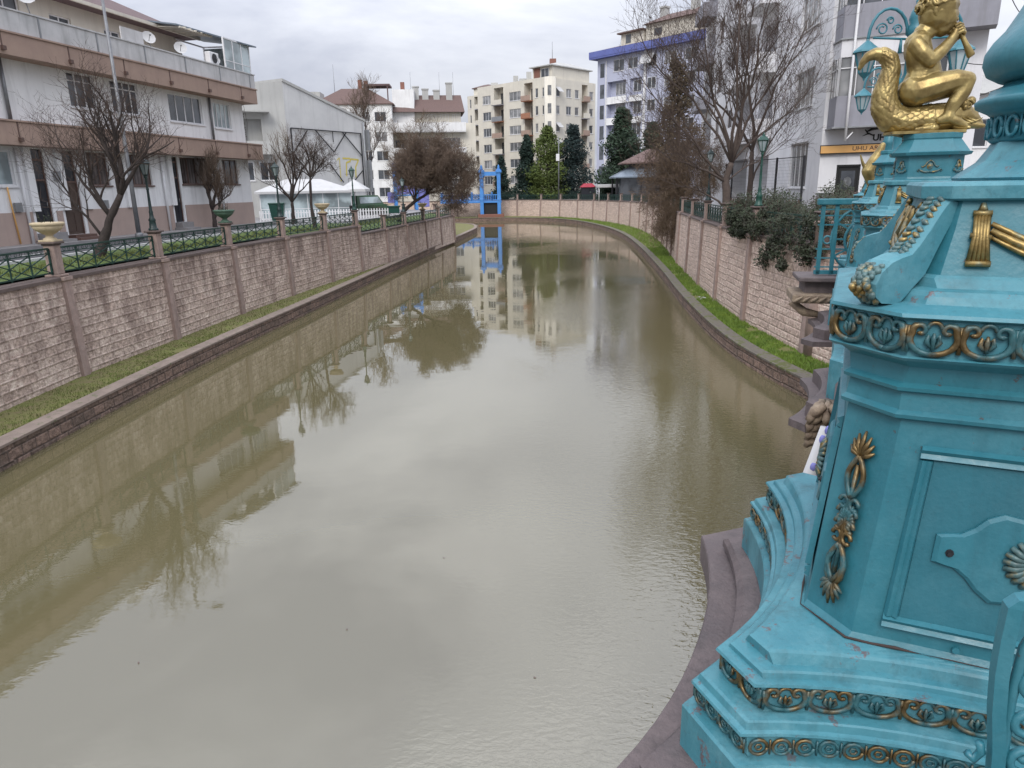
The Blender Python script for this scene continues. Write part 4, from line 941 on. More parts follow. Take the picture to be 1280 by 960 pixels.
# beige corner block
corner = Vector((8.3, 140)); dl = Vector((-math.cos(R(134)), -math.sin(R(134)))); dl = Vector((.695, -.719)); LLf = 20.5
lp = corner - dl*LLf
B = Bld('apartment_block', 'tall beige seven-storey apartment block with rounded corner at the head of the river', (lp.x, lp.y, -.5), 'apartment blocks beyond the river bend')
F = Facade(B, lp, dl, LLf)
rows = [2.3+3.1*i-.0 for i in range(6)]
rec = [(4.9, 7.6, -.2, 20.6, 1.5), (13.4, 15.6, 2.0, 20.6, 1.5)]
block(B, F, rows, [(1.5,3.9,3,1.6),(9.2,12.4,3,1.6),(16.3,17.0,1,1.6),(18.1,19.9,2,1.6)], seed=4, z1=21.2, extra=[(4.9,7.6,-.2,20.6,1.5),(13.4,15.6,2.0,20.6,1.5)])
for i in range(6):
    z = 1.9+3.1*i
    F.box('balcony', ['cream','terracotta','balcgrey'][i % 3], 4.8, 7.7, -.7, 1.45, z-.12, z); F.box('balcony_front', ['cream','pink','metal'][(i+1) % 3], 4.8, 7.7, -.75, -.65, z, z+.9)
    F.box('balcony', 'terracotta', 13.3, 15.7, -.9, 1.45, z-.12, z); F.box('balcony_front', ['terracotta','pink'][i % 2], 13.3, 15.7, -.95, -.85, z, z+.9)
    F.box('shop_shade', 'glass', 5.4, 6.9, 1.40, 1.45, z+.1, z+2.3); F.box('shop_shade', 'glass', 13.9, 15.2, 1.40, 1.45, z+.1, z+2.3)
dr = Vector((math.cos(R(46)), math.sin(R(46)))); Fr = Facade(B, corner, dr, 13.2)
block(B, Fr, rows, [(1.1,2.3,1,1.5),(4.2,5.7,2,1.5),(6.8,8.0,1,1.5),(11.3,12.5,1,1.5)], seed=6, z1=20.9, extra=[(8.9,10.7,1.0,20.4,1.3)])
for i in range(6):
    z = 1.9+3.1*i; Fr.box('balcony', 'pink' if i % 2 else 'balcgrey', 8.8, 10.8, -.6, 1.25, z-.12, z); Fr.box('balcony_front', 'pink' if i % 2 else 'cream', 8.8, 10.8, -.65, -.55, z, z+.9)
    if i in (2, 3, 5):
        b_ = Fr.mb(); b_.loft([[(1.0,-.05,z+2.0),(2.4,-.05,z+2.0),(2.4,-1.0,z+1.1),(1.0,-1.0,z+1.1)], [(1.0,-.05,z+2.05),(2.4,-.05,z+2.05),(2.4,-1.0,z+1.15),(1.0,-1.0,z+1.15)]], True, True); b_.build('window_awning', M['tent'], B.root)
# rounded corner bay strip
b_ = B.mesh(); b_.loft([[(corner.x-.3+1.2*math.cos(a), corner.y+.35+1.2*math.sin(a), z) for a in [R(200+i*20) for i in range(8)]] for z in (1.5, 21.0)], False, True, smooth=True); b_.build('corner_bay', M['cream'], B.root)
for i in range(6):
    z = 2.3+3.1*i; b_ = B.mesh(); b_.loft([[(corner.x-.3+1.23*math.cos(a), corner.y+.35+1.23*math.sin(a), zz) for a in [R(246+i_*8) for i_ in range(5)]] for zz in (z, z+1.7)], closed=False); b_.build('bay_window', M['glasslight'], B.root)
# body and penthouse
back = [lp, corner, corner+dr*13.2, corner+dr*13.2-dl*12, lp+dr*13.2]
def outline_body(B, pts, z0, z1, m_):
    b = B.mesh(); n = len(pts)
    for i in range(2, n): 
        a, c = pts[i], pts[(i+1) % n]; b.quad((a[0],a[1],z0),(c[0],c[1],z0),(c[0],c[1],z1),(a[0],a[1],z1))
    b.poly([(p[0], p[1], z1-.01) for p in pts]); return b.build('rear_wall', M[m_], B.root)
outline_body(B, back, -1, 20.9, 'cream')
pc = [corner-dl*5.2+dr*.4, corner-dl*.3+dr*.5, corner+dr*11.5-dl*.3, corner+dr*11.5-dl*5.2]
B.prism('penthouse', pc, 20.9, 23.0, M['cream']); roof_hip(B, pc, 23.0, 1.1, 'gable2', .8)
Fp = Facade(B, corner-dl*5.2+dr*.35, dl, 5); Fp.window(2.2,4.2,21.2,22.7,2,'whiteframe','glass', sill=False, y=-.1); Fp.box('penthouse_panel','brick',.4,1.9,-.05,.03,20.95,22.9)
for (s0, w_, h_) in ((1, 1.4, 22.3), (7.5, 1.0, 22.9), (9.2, 2.4, 22.2), (11.2, 1.0, 23.2)):
    b_ = B.mesh(); c0 = lp+dl*s0+dr*3; b_.box(c0.x, c0.x+w_, c0.y, c0.y+w_, 21.2, h_); b_.build('chimney', M['gable2'], B.root)
b_ = B.mesh(); c0 = corner-dl*4+dr*4; b_.box(c0.x,c0.x+1.2,c0.y,c0.y+1.2,23.8,25.0); b_.build('chimney', M['brick'], B.root)
b_ = B.mesh(); b_.tube([(c0.x+.5,c0.y+.5,24.9),(c0.x+.5,c0.y+.5,28)], .05, 5); b_.build('antenna', M['metal'], B.root)
# set-back left bay of the same block, terraced top
c1 = lp - dl*.01; pb = [lp-dl*5.4+dr*2.0, lp+dr*2.0, lp+dr*12, lp-dl*5.4+dr*12]
B2_ = Bld('apartment_block', 'narrow beige apartment block with curved balconies just left of the tall beige block', (pb[0].x, pb[0].y, -.5), 'apartment blocks beyond the river bend')
F = Facade(B2_, pb[0], dl, 5.4)
block(B2_, F, rows, [(.7,1.2,1,1.7)], seed=9, z1=20.2, extra=[(2.2,5.2,1.9,19.9,1.4)])
outline_body(B2_, [pb[0], pb[1], pb[2], pb[3]], -1, 20.2, 'cream')
for i in range(6):
    z = 1.9+3.1*i; b_ = F.mb(); b_.loft([[(2.2+3*(j/6), -.9*math.sin(math.pi*j/6), zz) for j in range(7)] + [(5.2, 1.3, zz), (2.2, 1.3, zz)] for zz in (z-.12, z)], True, True); b_.build('balcony', M['balcgrey'], B2_.root)
    b_ = F.mb(); b_.loft([[(2.2+3*(j/6), -.9*math.sin(math.pi*j/6), zz) for j in range(7)] for zz in (z, z+.85)], closed=False); b_.build('balcony_front', M['cream' if i < 4 else 'signyellow' if False else 'cream'], B2_.root)
    F.window(2.9, 4.5, z+.3, z+2.2, 2, 'whiteframe', 'glass', sill=False, y=1.2)
B2_.prism('penthouse', [pb[0]+dl*1+dr*1, pb[1]-dl*.2+dr*1, pb[1]+dr*6-dl*.2, pb[0]+dl*1+dr*6], 20.2, 21.6, M['cream']); roof_hip(B2_, [pb[0]+dl*1+dr*1, pb[1]-dl*.2+dr*1, pb[1]+dr*6-dl*.2, pb[0]+dl*1+dr*6], 21.6, .8, 'rooftile')

# lilac block on the right of it
pc_ = Vector((14.8, 124)); db = Vector((-math.cos(R(130)), -math.sin(R(130)))); db = Vector((.643, -.766))
B = Bld('apartment_block', 'lilac and white apartment block under a deep blue fascia', (pc_.x, pc_.y, -.5), 'apartment blocks beyond the river bend')
F = Facade(B, pc_, db, 21)
zr = [1.0+3.2*i for i in range(6)]; zr = [19.0-3.15*i for i in range(6)]
hl = []
for z in zr[1:]: hl += [(2.2, 6.1, z-.9, z+1.75, .9), (6.9, 9.3, z-.9, z+1.75, .5)]
F.wall(-1, 21.2, M['lilac'], hl+[(3.4,5.6,19.0,20.7),(6.4,8.3,19.1,20.6)], .14, None, 'wall')
F.window(3.4,5.6,19.0,20.7,2,'whiteframe','glass'); F.window(6.4,8.3,19.1,20.6,2,'whiteframe','glass')
for k, z in enumerate(zr[1:]):
    F.window(3.3,5.3,z-.3,z+1.5,3,'whiteframe','glasslight', sill=False, y=.74); F.window(7.3,8.9,z-.2,z+1.5,2,'whiteframe','glass', sill=False, y=.34)
    F.box('balcony_front', 'white', 2.1, 6.2, -.10, -.003, z-1.5, z-.55); F.box('slab', 'white', 2.1, 9.4, -.14, -.003, z-1.62, z-1.503)
    F.box('balcony_front', 'white', 6.8, 9.4, -.10, -.003, z-1.5, z-.7)
for z in zr: F.box('stair_window', 'glass', .6, 1.5, -.02, .03, z-.6, z+1.5)
for z in zr: F.window(10.4,12.0,z-.1,z+1.5,2,'whiteframe','glass', sill=False, y=-.15); F.window(13.6,15.6,z-.1,z+1.5,2,'whiteframe','glasslight', sill=False, y=-.15); F.window(17.2,19.2,z-.1,z+1.5,2,'whiteframe','glass', sill=False, y=-.15)
F.box('white_pier', 'white', 9.7, 10.1, -.2, -.003, -1, 21.2); F.box('drain_pipe', 'whiteframe', 1.85, 2.0, -.12, -.003, 0, 20.8)
b_ = F.mb(); b_.loft([[(9.4,-.15,20.9),(11.8,-.15,20.9),(11.8,-1.2,19.2),(9.4,-1.2,19.2)],[(9.4,-.15,21.0),(11.8,-.15,21.0),(11.8,-1.2,19.3),(9.4,-1.2,19.3)]], True, True); b_.build('window_awning', M['tent'], B.root)
b_ = F.mb(); b_.box(-1.0, 21.5, -1.0, 9, 21.2, 21.45); b_.box(-1.0, 21.5, -1.05, -.95, 21.45, 22.3); b_.box(-1.05, -.95, -.95, 9, 21.45, 22.3); b_.build('blue_fascia', M['blueband'], B.root)
b_ = F.mb(); b_.loft([[(-.9,-.9,22.3),(21.5,-.9,22.3),(21.5,9,22.3),(-.9,9,22.3)],[(2,3,23.3),(19,3,23.3),(19,6,23.3),(2,6,23.3)]], True, True); b_.build('roof', M['rooftile'], B.root)
b_ = F.mb(); b_.box(4.0,8.5,1.0,6,22.5,24.4); b_.box(8.8,21,1.2,7,22.6,25.0); b_.build('roof_storey', M['cream'], B.root)
b_ = F.mb(); b_.box(3.6,8.7,.4,6.4,24.4,24.6); b_.loft([[(8.5,.6,25.0),(21.2,.6,25.0),(21.2,7.4,25.0),(8.5,7.4,25.0)],[(11,3.5,26.4),(19,3.5,26.4),(19,4,26.4),(11,4,26.4)]], True, True); b_.build('upper_roof', M['rooftile'], B.root)
for s0, z1_ in ((9.9,27.3),(15.5,28.0)): b_ = F.mb(); b_.box(s0,s0+1.0,3,4,25.2,z1_); b_.box(s0-.1,s0+1.1,2.9,4.1,z1_,z1_+.25); b_.build('chimney', M['gable2'], B.root)
F.box('stair_window', 'glass', 10.4, 11.8, 1.14, 1.2, 23.3, 24.3); F.box('stair_window', 'glass', 5.0, 6.0, .94, 1.0, 23.0, 24.2)
b_ = F.mb(); b_.box(-.002,21,8.9,9,-1,21.2); b_.quad((0,0,-1),(0,9,-1),(0,9,21.2),(0,0,21.2)); b_.quad((21,0,-1),(21,9,-1),(21,9,21.2),(21,0,21.2)); b_.build('end_wall', M['lilac'], B.root)

# white houses with red roofs between the gable building and the beige block
def simple_block(label, pl, d, L_, dep, z1, mat_, rows, cols, roofm, seed, hr=1.8, extra=()):
    B = Bld('apartment_block', label, (pl[0], pl[1], -.5), 'apartment blocks beyond the river bend'); F = Facade(B, pl, d, L_)
    block(B, F, rows, cols, seed=seed, z1=z1, mat_=mat_, extra=extra)
    n = Vector((-F.n.x, -F.n.y)); pts = [F.p, F.p+F.d*L_, F.p+F.d*L_+n*dep, F.p+n*dep]
    b = B.mesh()
    for i in (1, 2, 3): a, c = pts[i], pts[(i+1) % 4]; b.quad((a.x,a.y,-1),(c.x,c.y,-1),(c.x,c.y,z1),(a.x,a.y,z1))
    b.build('end_wall', M[mat_], B.root)
    if roofm: roof_hip(B, pts, z1, hr, roofm, .5)
    return B, F
# px 415-500 : depth about 100
B, F = simple_block('white apartment block with a red tiled roof and roof terrace behind the gabled building', (-33.3,131), (1,.05), 13.2, 10, 15.9, 'white', [13.1, 9.8, 6.6, 3.4, .4], [(1.2,3.2,3,1.6),(5.0,6.8,2,1.6),(8.0,9.4,2,1.6),(10.2,12.2,2,1.6)], 'rooftile', 12, 3.0)
b_ = F.mb(); b_.box(8.6,12.9,2.0,6,19.2,19.5); b_.box(8.8,9.0,2.1,2.3,16.2,19.2); b_.box(12.4,12.6,2.1,2.3,16.2,19.2); b_.build('roof_terrace_canopy', M['roofdark'], B.root)
F.box('attic_wall','white',13.2,17.0,2.5,9,10.0,18.6); F.box('attic_wall','gable2',-1.0,.9,1,5,16.0,18.2)
for s0, y0, zt in ((7.0,5,20.6),(8.0,5,20.4),(14.6,4,20.0)): F.box('chimney','brick',s0,s0+.7,y0,y0+.7,16.5,zt)
b_ = F.mb(); b_.tube([(3.0,4,17.5),(3.0,4,23.0)], .04, 4); b_.build('antenna', M['metal'], B.root)
B, F = simple_block('cream apartment block with long balconies and brown roof left of the beige blocks', (-21.0,133), (1,.12), 15.4, 10, 12.9, 'cream', [8.7, 5.2, 1.6], [(1.0,3.2,2,1.5),(4.4,7.6,4,1.7),(9.6,12.6,4,1.7)], None, 14)
b_ = F.mb(); b_.box(-.3,13.6,-1.3,-.003,7.8,7.95); b_.box(-.3,13.6,-1.35,-1.25,7.95,8.7); b_.build('balcony', M['white'], B.root)
b_ = F.mb(); b_.box(-.3,13.6,-1.3,-.003,11.3,11.45); b_.box(-.3,13.6,-1.35,-1.25,11.45,12.9); b_.build('balcony', M['white'], B.root)
b_ = F.mb(); b_.box(.5,12.9,1.4,9,12.91,14.8); b_.build('top_storey', M['cream'], B.root)
for s0, s1 in ((.9,3.6),(6.3,8.4),(9.2,10.7),(11.4,12.6)): F.window(s0, s1, 13.2, 14.5, 3, 'whiteframe', 'glass', sill=False, y=1.3)
b_ = F.mb(); b_.loft([[(-.4,-.2,14.8),(13.6,.6,14.8),(13.6,9.6,14.8),(-.4,9.6,14.8)],[(2.5,4.2,18.0),(13.2,4.2,18.0),(13.2,6,18.0),(2.5,6,18.0)]], True, True); b_.build('roof', M['rooftile'], B.root)
for s0, zt in ((4.5,19.2),(6.2,18.8),(8.2,18.6),(10.5,19.8)): b_ = F.mb(); b_.box(s0,s0+1.1,3.0,3.8,16,zt); b_.box(s0-.1,s0+1.2,2.9,3.9,zt,zt+.2); b_.build('chimney', M['gable2'], B.root)
for s0 in (4.2, 9.4, 11.9): b_ = F.mb(); b_.tube([(s0,5,16.8),(s0,5,22)], .03, 4); b_.build('antenna', M['metal'], B.root)
# low dark roofs / further buildings filling the street level behind the trees
simple_block('low pale shop building behind the trees on the far bank', (-62,140), (1,.02), 27, 8, 11.5, 'gable', [7.6, 3.0], [(2,4.5,3,1.5),(7,9.5,3,1.5),(12,14.5,3,1.5),(17,19.5,3,1.5)], 'rooftile', 20)
simple_block('pale apartment block in the distance behind the lilac block', (36,150), (1,-.3), 22, 9, 17, 'gable', [13, 9.8, 6.6, 3.4], [(2,4,2,1.5),(7,9,2,1.5),(12,14,2,1.5),(17,19,2,1.5)], 'rooftile', 22)

# ---------------------------------------------------------------- right white building
c0 = Vector((13.9, 33.0)); df = Vector((-.1, -1)).normalized(); Lr = 34.0; farp = c0 - df*Lr
B = Bld('apartment_building', 'large white apartment building with grey bays and a black shop door on the right bank', (c0.x, c0.y, -.55))
F = Facade(B, farp, df, Lr); S = lambda s: Lr-s
FL = 3.45; holes = []; wins = []
for i in range(6):
    z = 1.5+FL*i + (.25 if i else 0)
    for (a, b, n) in ((1.9, 4.8, 4),): 
        holes.append((S(b), S(a), z, z+(1.65 if i else 2.1))); wins.append((S(b), S(a), z, z+(1.65 if i else 2.1), n, 'whiteframe', 'glasslight' if i != 3 else 'glass'))
    for (a, b) in ((20.5, 22.0), (25.5, 27.0)):
        holes.append((S(b), S(a), z, z+1.6)); wins.append((S(b), S(a), z, z+1.6, 2, 'brownframe', 'glass'))
    for (a, b) in ((9.2, 12.4), (14.5, 18.8), (29.0, 33.0)): holes.append((S(b), S(a), z-.9, z+1.75, 1.4))
F.wall(-1, 22.5, M['white_r'], holes, .14, None, 'river_wall')
for w_ in wins: F.window(*w_)
for i in range(6):
    z = 1.5+FL*i + (.25 if i else 0)
    for k, (a, b) in enumerate(((9.2, 12.4), (14.5, 18.8), (29.0, 33.0))):
        if i: balcony(F, S(b)-.1, S(a)+.1, 1.1, z-.9, .9, 'white_r' if k != 2 else 'balcgrey')
        F.window(S(b)+.5, S(a)-.8, z-.6, z+1.5, 3, 'brownframe', 'glassbrown', sill=False, y=1.25)
# shop front facade and bays
ds = Vector((.87, -.5)).normalized(); F2 = Facade(B, c0, ds, 5.7)
hs = [(.72, 1.68, .05, 2.46)]
for i in range(1, 6):
    hs.append((4.0, 4.9, 5.6+FL*(i-1), 7.0+FL*(i-1)))
F2.wall(-1, 22.5, M['white_r'], hs, .14, None, 'shop_wall')
F2.box('grey_plinth', 'greyplaster', .0, .68, -.03, -.003, -.9, 1.28); F2.box('grey_plinth', 'greyplaster', 1.72, 5.7, -.03, -.003, -.9, 1.28)
b_ = F2.mb(); 
for zz in (1.38, 1.50): b_.box(.02, .66, -.02, -.003, zz, zz+.03); b_.box(1.74, 5.6, -.02, -.003, zz, zz+.03)
b_.build('moulding', M['gable2'], B.root)
b_ = F2.mb(); b_.box(.76, 1.64, .08, .13, .07, 2.42); b_.box(.72,.80,.0,.08,.05,2.46); b_.box(1.60,1.68,0,.08,.05,2.46); b_.box(.72,1.68,0,.08,2.38,2.46); sd = b_.build('shop_door', M['black'], B.root)
b_ = F2.mb(); b_.box(.92,1.48,.065,.078,.9,2.2); b_.build('door_glass', M['glass'], sd)
b_ = F2.mb(); b_.loft([[(1.2+.17*math.cos(j*.785)*q, .055, 1.72+.24*math.sin(j*.785)*q) for j in range(8)] for q in (.3, 1)], True, True); b_.bar((1.05,.05,1.3),(1.35,.05,1.3),.05); b_.build('door_sign', M['metal'], sd)
b_ = F2.mb(); b_.box(-.02, 2.9, -.16, -.01, 2.92, 3.30); sg = b_.build('sign_case', M['black'], B.root)
b_ = F2.mb(); b_.box(.02, 2.86, -.175, -.162, 2.96, 3.26); sf = b_.build('sign_face', M['signyellow'], sg)
def text(body, F_, s0, y_, z0, size, m_, parent, name='lettering', xs=1.0, bold=0.0, ext=.004):
    cu = bpy.data.curves.new('t', 'FONT'); cu.body = body; cu.size = size; cu.extrude = ext; cu.offset = bold
    to = bpy.data.objects.new('t', cu); C.objects.link(to); dg_ = bpy.context.evaluated_depsgraph_get(); me = bpy.data.meshes.new_from_object(to.evaluated_get(dg_)); bpy.data.objects.remove(to)
    b = F_.mb(); b.add([(s0+v.co.x*xs, y_-v.co.z, z0+v.co.y) for v in me.vertices], [tuple(p.vertices) for p in me.polygons]); return b.build(name, m_, parent)
text("UHU AR", F2, 1.28, -.182, 3.04, .24, M['brownframe'], sf, xs=1.15, bold=.002)
text("UHU", F2, 2.02, -.02, 3.42, .36, M['black'], B.root, 'wall_logo', bold=.012, ext=.01)
b_ = F2.mb(); b_.tube([(1.75,-.03,3.78),(1.95,-.03,3.88),(2.25,-.03,3.92),(2.7,-.03,3.80)], [.02,.06,.05,.02], 6); b_.tube([(1.62,-.03,3.62),(1.85,-.03,3.72),(2.05,-.03,3.62)], [.01,.04,.02], 6); b_.tube([(1.7,-.03,3.88),(1.85,-.03,3.68)], .025, 5); b_.build('owl_emblem', M['black'], B.root)
# projecting bay above the shop (three sides), stacked
for i in range(5):
    z = 3.98+FL*i
    out = [(.15,-.003),(.55,-1.0),(3.2,-1.0),(3.6,-.003)]
    b_ = F2.mb()
    b_.loft([[(x,y,zz) for x, y in out] for zz in (z, z+1.22)], True, True); b_.build('bay_parapet', M['balcgrey' if i != 5 else 'white'], B.root)
    b_ = F2.mb(); b_.loft([[(x+(.06 if x > 1 else -.06),y-.06*(y < -.5),zz) for x, y in out] for zz in (z-.06, z)], True, True); b_.build('bay_slab', M['metal'], B.root)
    b_ = F2.mb(); b_.loft([[(x,y+.02,zz) for x, y in out] for zz in (z+2.72, z+FL-.06)], True, True); b_.build('bay_lintel', M['white_r'], B.root)
    b_ = F2.mb(); b_.loft([[(x,y+.08*(y < -.5),zz) for x, y in out] for zz in (z+1.22, z+2.72)], True, True); gl = b_.build('bay_glazing', M['glasslight' if i != 1 else 'glass'], B.root)
    b_ = F2.mb()
    for (xa,ya),(xb,yb),n in ((out[0],out[1],3),(out[1],out[2],4),(out[2],out[3],3)):
        for k in range(n+1):
            f = k/n; x = xa+(xb-xa)*f; y = ya+(yb-ya)*f+.03; w_ = .10 if k in (0, n) else .035; b_.box(x-w_/2, x+w_/2, y-w_/2, y+w_/2, z+1.225, z+2.715)
        b_.bar((xa,ya+.03,z+2.3),(xb,yb+.03,z+2.3),.04)
    b_.build('bay_frame', M['whiteframe'], gl)
b_ = F2.mb(); b_.tube([(1.05,-1.12,3.4),(1.05,-1.12,5.3),(1.05,-1.12,21)], .055, 8); b_.tube([(1.05,-1.12,3.42),(1.3,-.9,3.75)], .03, 6); b_.build('drain_pipe', M['whiteframe'], B.root)
for i in range(1, 6):
    F2.window(4.0, 4.9, 5.6+FL*(i-1), 7.0+FL*(i-1), 2, 'whiteframe', 'glass', sill=False); balcony(F2, 3.75, 5.9, 1.0, 4.05+FL*i, .85, 'balcgrey')
d3 = Vector((.5, .87)).normalized(); F3 = Facade(B, c0+ds*5.7, d3, 14)
F3.wall(-1, 22.5, M['white_r'], [], .14, None, 'end_wall')
b_ = B.mesh(); pA = c0+ds*5.7; pB = pA+d3*14; pC = farp+Vector((10, 0)); 
b_.quad((pB.x,pB.y,-1),(pC.x,pC.y,-1),(pC.x,pC.y,22.5),(pB.x,pB.y,22.5)); b_.quad((pC.x,pC.y,-1),(farp.x,farp.y,-1),(farp.x,farp.y,22.5),(pC.x,pC.y,22.5)); b_.poly([(p.x,p.y,22.5) for p in (c0,pA,pB,pC,farp)]); b_.build('rear_wall', M['white_r'], B.root)
b_ = B.mesh(); b_.loft([[(p.x+ox,p.y+oy,z) for p,(ox,oy) in zip((c0,pA,pB,pC,farp), ((-.6,-.6),(.3,-.8),(.8,.3),(.6,.6),(-.6,.6)))] for z in (22.51, 22.85)], True, True); b_.build('roof_slab', M['rooftile'], B.root)
# the projecting upper storeys at the far end are on brackets; red stand before the door
rs = thing('menu_stand', 'red box stand in front of the black shop door', 'stand', (17.2-1.2, 29.2, -.55))
b_ = MB(); b_.bbox(-.28,.28,-.2,.2,1.55,2.1,.02); b_.build('red_board', M['redpaint'], rs)
b_ = MB(); b_.tube([(0,0,0),(0,0,1.55)], .035, 8); b_.lathe([(.22,0),(.22,.04),(.05,.07)], 12); b_.build('stand_leg', M['darkmetal'], rs)
# house behind on the far right
B = Bld('house', 'pale house with a pitched roof edge behind the bare trees at the far right', (21,46,-.55)); F = Facade(B, (20.5,46), (1,-.1), 16)
F.wall(-1, 6.6, M['white'], [(3,4.6,3.6,5.2),(7,8.6,3.6,5.2),(3,4.6,.8,2.4)], .14, None, 'wall'); F.window(3,4.6,3.6,5.2,2); F.window(7,8.6,3.6,5.2,2); F.window(3,4.6,.8,2.4,2)
b_ = F.mb(); b_.loft([[(-.5,-.6,6.6),(16.5,-.6,6.6),(16.5,8,6.6),(-.5,8,6.6)],[(-.5,3.5,8.6),(16.5,3.5,8.6),(16.5,4,8.6),(-.5,4,8.6)]], True, True); b_.build('roof', M['gable2'], B.root)
b_ = F.mb(); b_.quad((0,0,-1),(0,8,-1),(0,8,6.6),(0,0,6.6)); b_.build('end_wall', M['white'], B.root)
# ================================================================== street furniture
def pillar_pos(pl, i, side):
    a = Vector(pl[i-1]); b = Vector(pl[i+1]); t = (b-a).normalized(); nrm = Vector((t.y, -t.x))*side
    return Vector(pl[i]) - nrm*.17
def lamp(label, loc, h=2.25, m='lampgreen', group='street lamps standing on the river wall pillars', s=1.0, glow=False):
    root = thing('street_lamp', label, 'lamp', loc, 0, group)
    b = MB(); b.lathe([(.16*s,0),(.16*s,.05),(.12*s,.09),(.10*s,.30),(.12*s,.34),(.075*s,.42),(.06*s,.55),(.07*s,.60),(.05*s,.66),(.038*s,h*.62),(.05*s,h*.64),(.038*s,h*.66),(.032*s,h-.42),(.06*s,h-.38),(.045*s,h-.33)], 12)
    b.build('post', M[m], root)
    b = MB(); z = h-.33
    w0, w1, hh = .085, .175, .34
    b.lathe([(.05,z),(.10,z+.03),(.09,z+.05)], 6, smooth=False)
    for k in range(6):
        a = k*math.pi/3; b.bar((w0*math.cos(a),w0*math.sin(a),z+.04),(w1*math.cos(a),w1*math.sin(a),z+.04+hh),.018)
    b.lathe([(w1+.02,z+.04+hh),(w1+.035,z+.06+hh),(.12,z+.17+hh),(.05,z+.21+hh),(.05,z+.24+hh),(.02,z+.27+hh),(.028,z+.30+hh),(.004,z+.34+hh)], 6, smooth=False)
    ln = b.build('lantern_frame', M[m], root)
    b = MB(); b.lathe([(w0-.008,z+.05),(w1-.012,z+.035+hh)], 6, smooth=False); b.build('lantern_glass', M['glasspale'], ln)
    return root
def urn(label, loc, m, group='urns on the pillars of the left wall', soil=True, plant=0, seed=1):
    root = thing('garden_urn', label, 'urn', loc, 0, group)
    b = MB(); b.bbox(-.21,.21,-.21,.21,0,.05,.01); b.lathe([(.17,.05),(.16,.08),(.10,.12),(.09,.17),(.16,.21),(.30,.30),(.38,.40),(.36,.42),(.41,.44),(.41,.50),(.37,.51),(.33,.46),(.0,.44)], 20, caps=False); b.build('bowl', M[m], root)
    b = MB(); b.lathe([(.34,.455),(.2,.49),(0.01,.50)], 14, caps=False); b.build('soil', M['soil'], root)
    if plant:
        r = random.Random(seed); b = MB()
        for k in range(plant):
            a = r.random()*6.28; l = r.uniform(.12, .55 if k > plant*.6 else .22)
            p = Vector((.15*math.cos(a), .15*math.sin(a), .48)); q_ = p+Vector((r.uniform(-.12,.12), r.uniform(-.12,.12), l))
            b.tube([p, p.lerp(q_,.5)+Vector((.02,0,0)), q_], [.008,.006,.003], 3)
            for j in range(4):
                c = p.lerp(q_, r.uniform(.4,1)); dd = Vector((r.uniform(-1,1),r.uniform(-1,1),r.uniform(-.5,1)))*.05; b.add([c-dd*.2, c+dd.cross(Vector((0,0,.5))), c+dd, c-dd.cross(Vector((0,0,.5)))], [(0,1,2,3)])
        b.build('plant', M['hedge'], root)
    return root
def topz(i, side=1): return (max(copingL(i), copingL(i-1)) if side > 0 else copR(i)) + .94
def on(i): p = pillar_pos(wallL, i, 1); return (p.x, p.y, topz(i))
def onR(i): p = pillar_pos(wallR, i, -1); return (p.x, p.y, topz(i, -1))
urn('cream stone urn on the nearest left pillar, some dry stems in it', on(3), 'planter_cream', plant=9, seed=2)
urn('dark green urn with a tall weedy plant on a left wall pillar', on(5), 'planter_green', plant=16, seed=3)
urn('cream stone urn on the left pillar in front of the white parasol', on(7), 'planter_cream', plant=0)
urn('small cream urn on a far left pillar under the round brown tree', on(11), 'planter_cream', plant=5, seed=9)
lamp('dark street lamp on the left pillar behind the leaning bare tree', on(4), 2.1, 'lampdark')
lamp('dark street lamp on the left pillar in front of the cafe', on(6), 2.2, 'lampdark')
lamp('dark green street lamp on the left pillar in front of the gabled building corner', on(8), 2.25, 'lampgreen')
lamp('dark street lamp on the left pillar beside the blue play tower', on(10), 2.2, 'lampdark')
lamp('green street lamp on the right wall pillar beside the hedge', onR(4), 2.15, 'lampgreen')
lamp('dark street lamp on the right wall pillar under the big bare tree', onR(6), 2.1, 'lampdark')
# end pillar of the right wall next to the bridge
p = thing('end_pillar', 'tall pink stone end pillar with collar next to the turquoise bridge railing', 'pillar', (8.86, 20.35, ZL))
b = MB(); b.lathe([(.235,-.1),(.235,1.9),(.23,2.88)], 12, a0=.26); b.build('shaft', M['pilaster'], p)
b = MB(); b.lathe([(.25,2.88),(.30,2.93),(.30,3.02),(.25,3.07)], 12, a0=.26); b.build('collar', M['capstone'], p)
b = MB(); b.lathe([(.21,3.07),(.205,3.78),(.27,3.82),(.27,3.90),(.24,3.93)], 12, a0=.26); b.build('upper_shaft', M['pilaster'], p)

# cafe pavilion in front of the gabled building
ZS = -.5
cf = thing('cafe_pavilion', 'glazed cafe pavilion with a white canvas roof in front of the gabled building', 'pavilion', (-16.9, 61.0, ZS), math.atan2(.35, 1)); cf.scale = (.78, .8, .82)
b = MB()
for x in (-4.6,-3.0,-1.4,.2,1.8,3.4,4.8): b.bar((x,0,0),(x,0,2.5),.07); b.bar((x,4,0),(x,4,2.5),.07)
b.bar((-4.6,0,2.5),(4.8,0,2.5),.08); b.bar((-4.6,0,1.0),(4.8,0,1.0),.05); b.bar((-4.6,0,.05),(4.8,0,.05),.08)
for x in (-4.6,4.8): b.bar((x,0,2.5),(x,4,2.5),.08)
b.build('frame', M['whiteframe'], cf)
b = MB(); b.box(-4.56,4.76,-.005,.005,.1,2.46); b.box(-4.603,-4.597,.05,3.95,.1,2.46); b.box(4.797,4.803,.05,3.95,.1,2.46); b.build('glazing', M['glasspale'], cf)
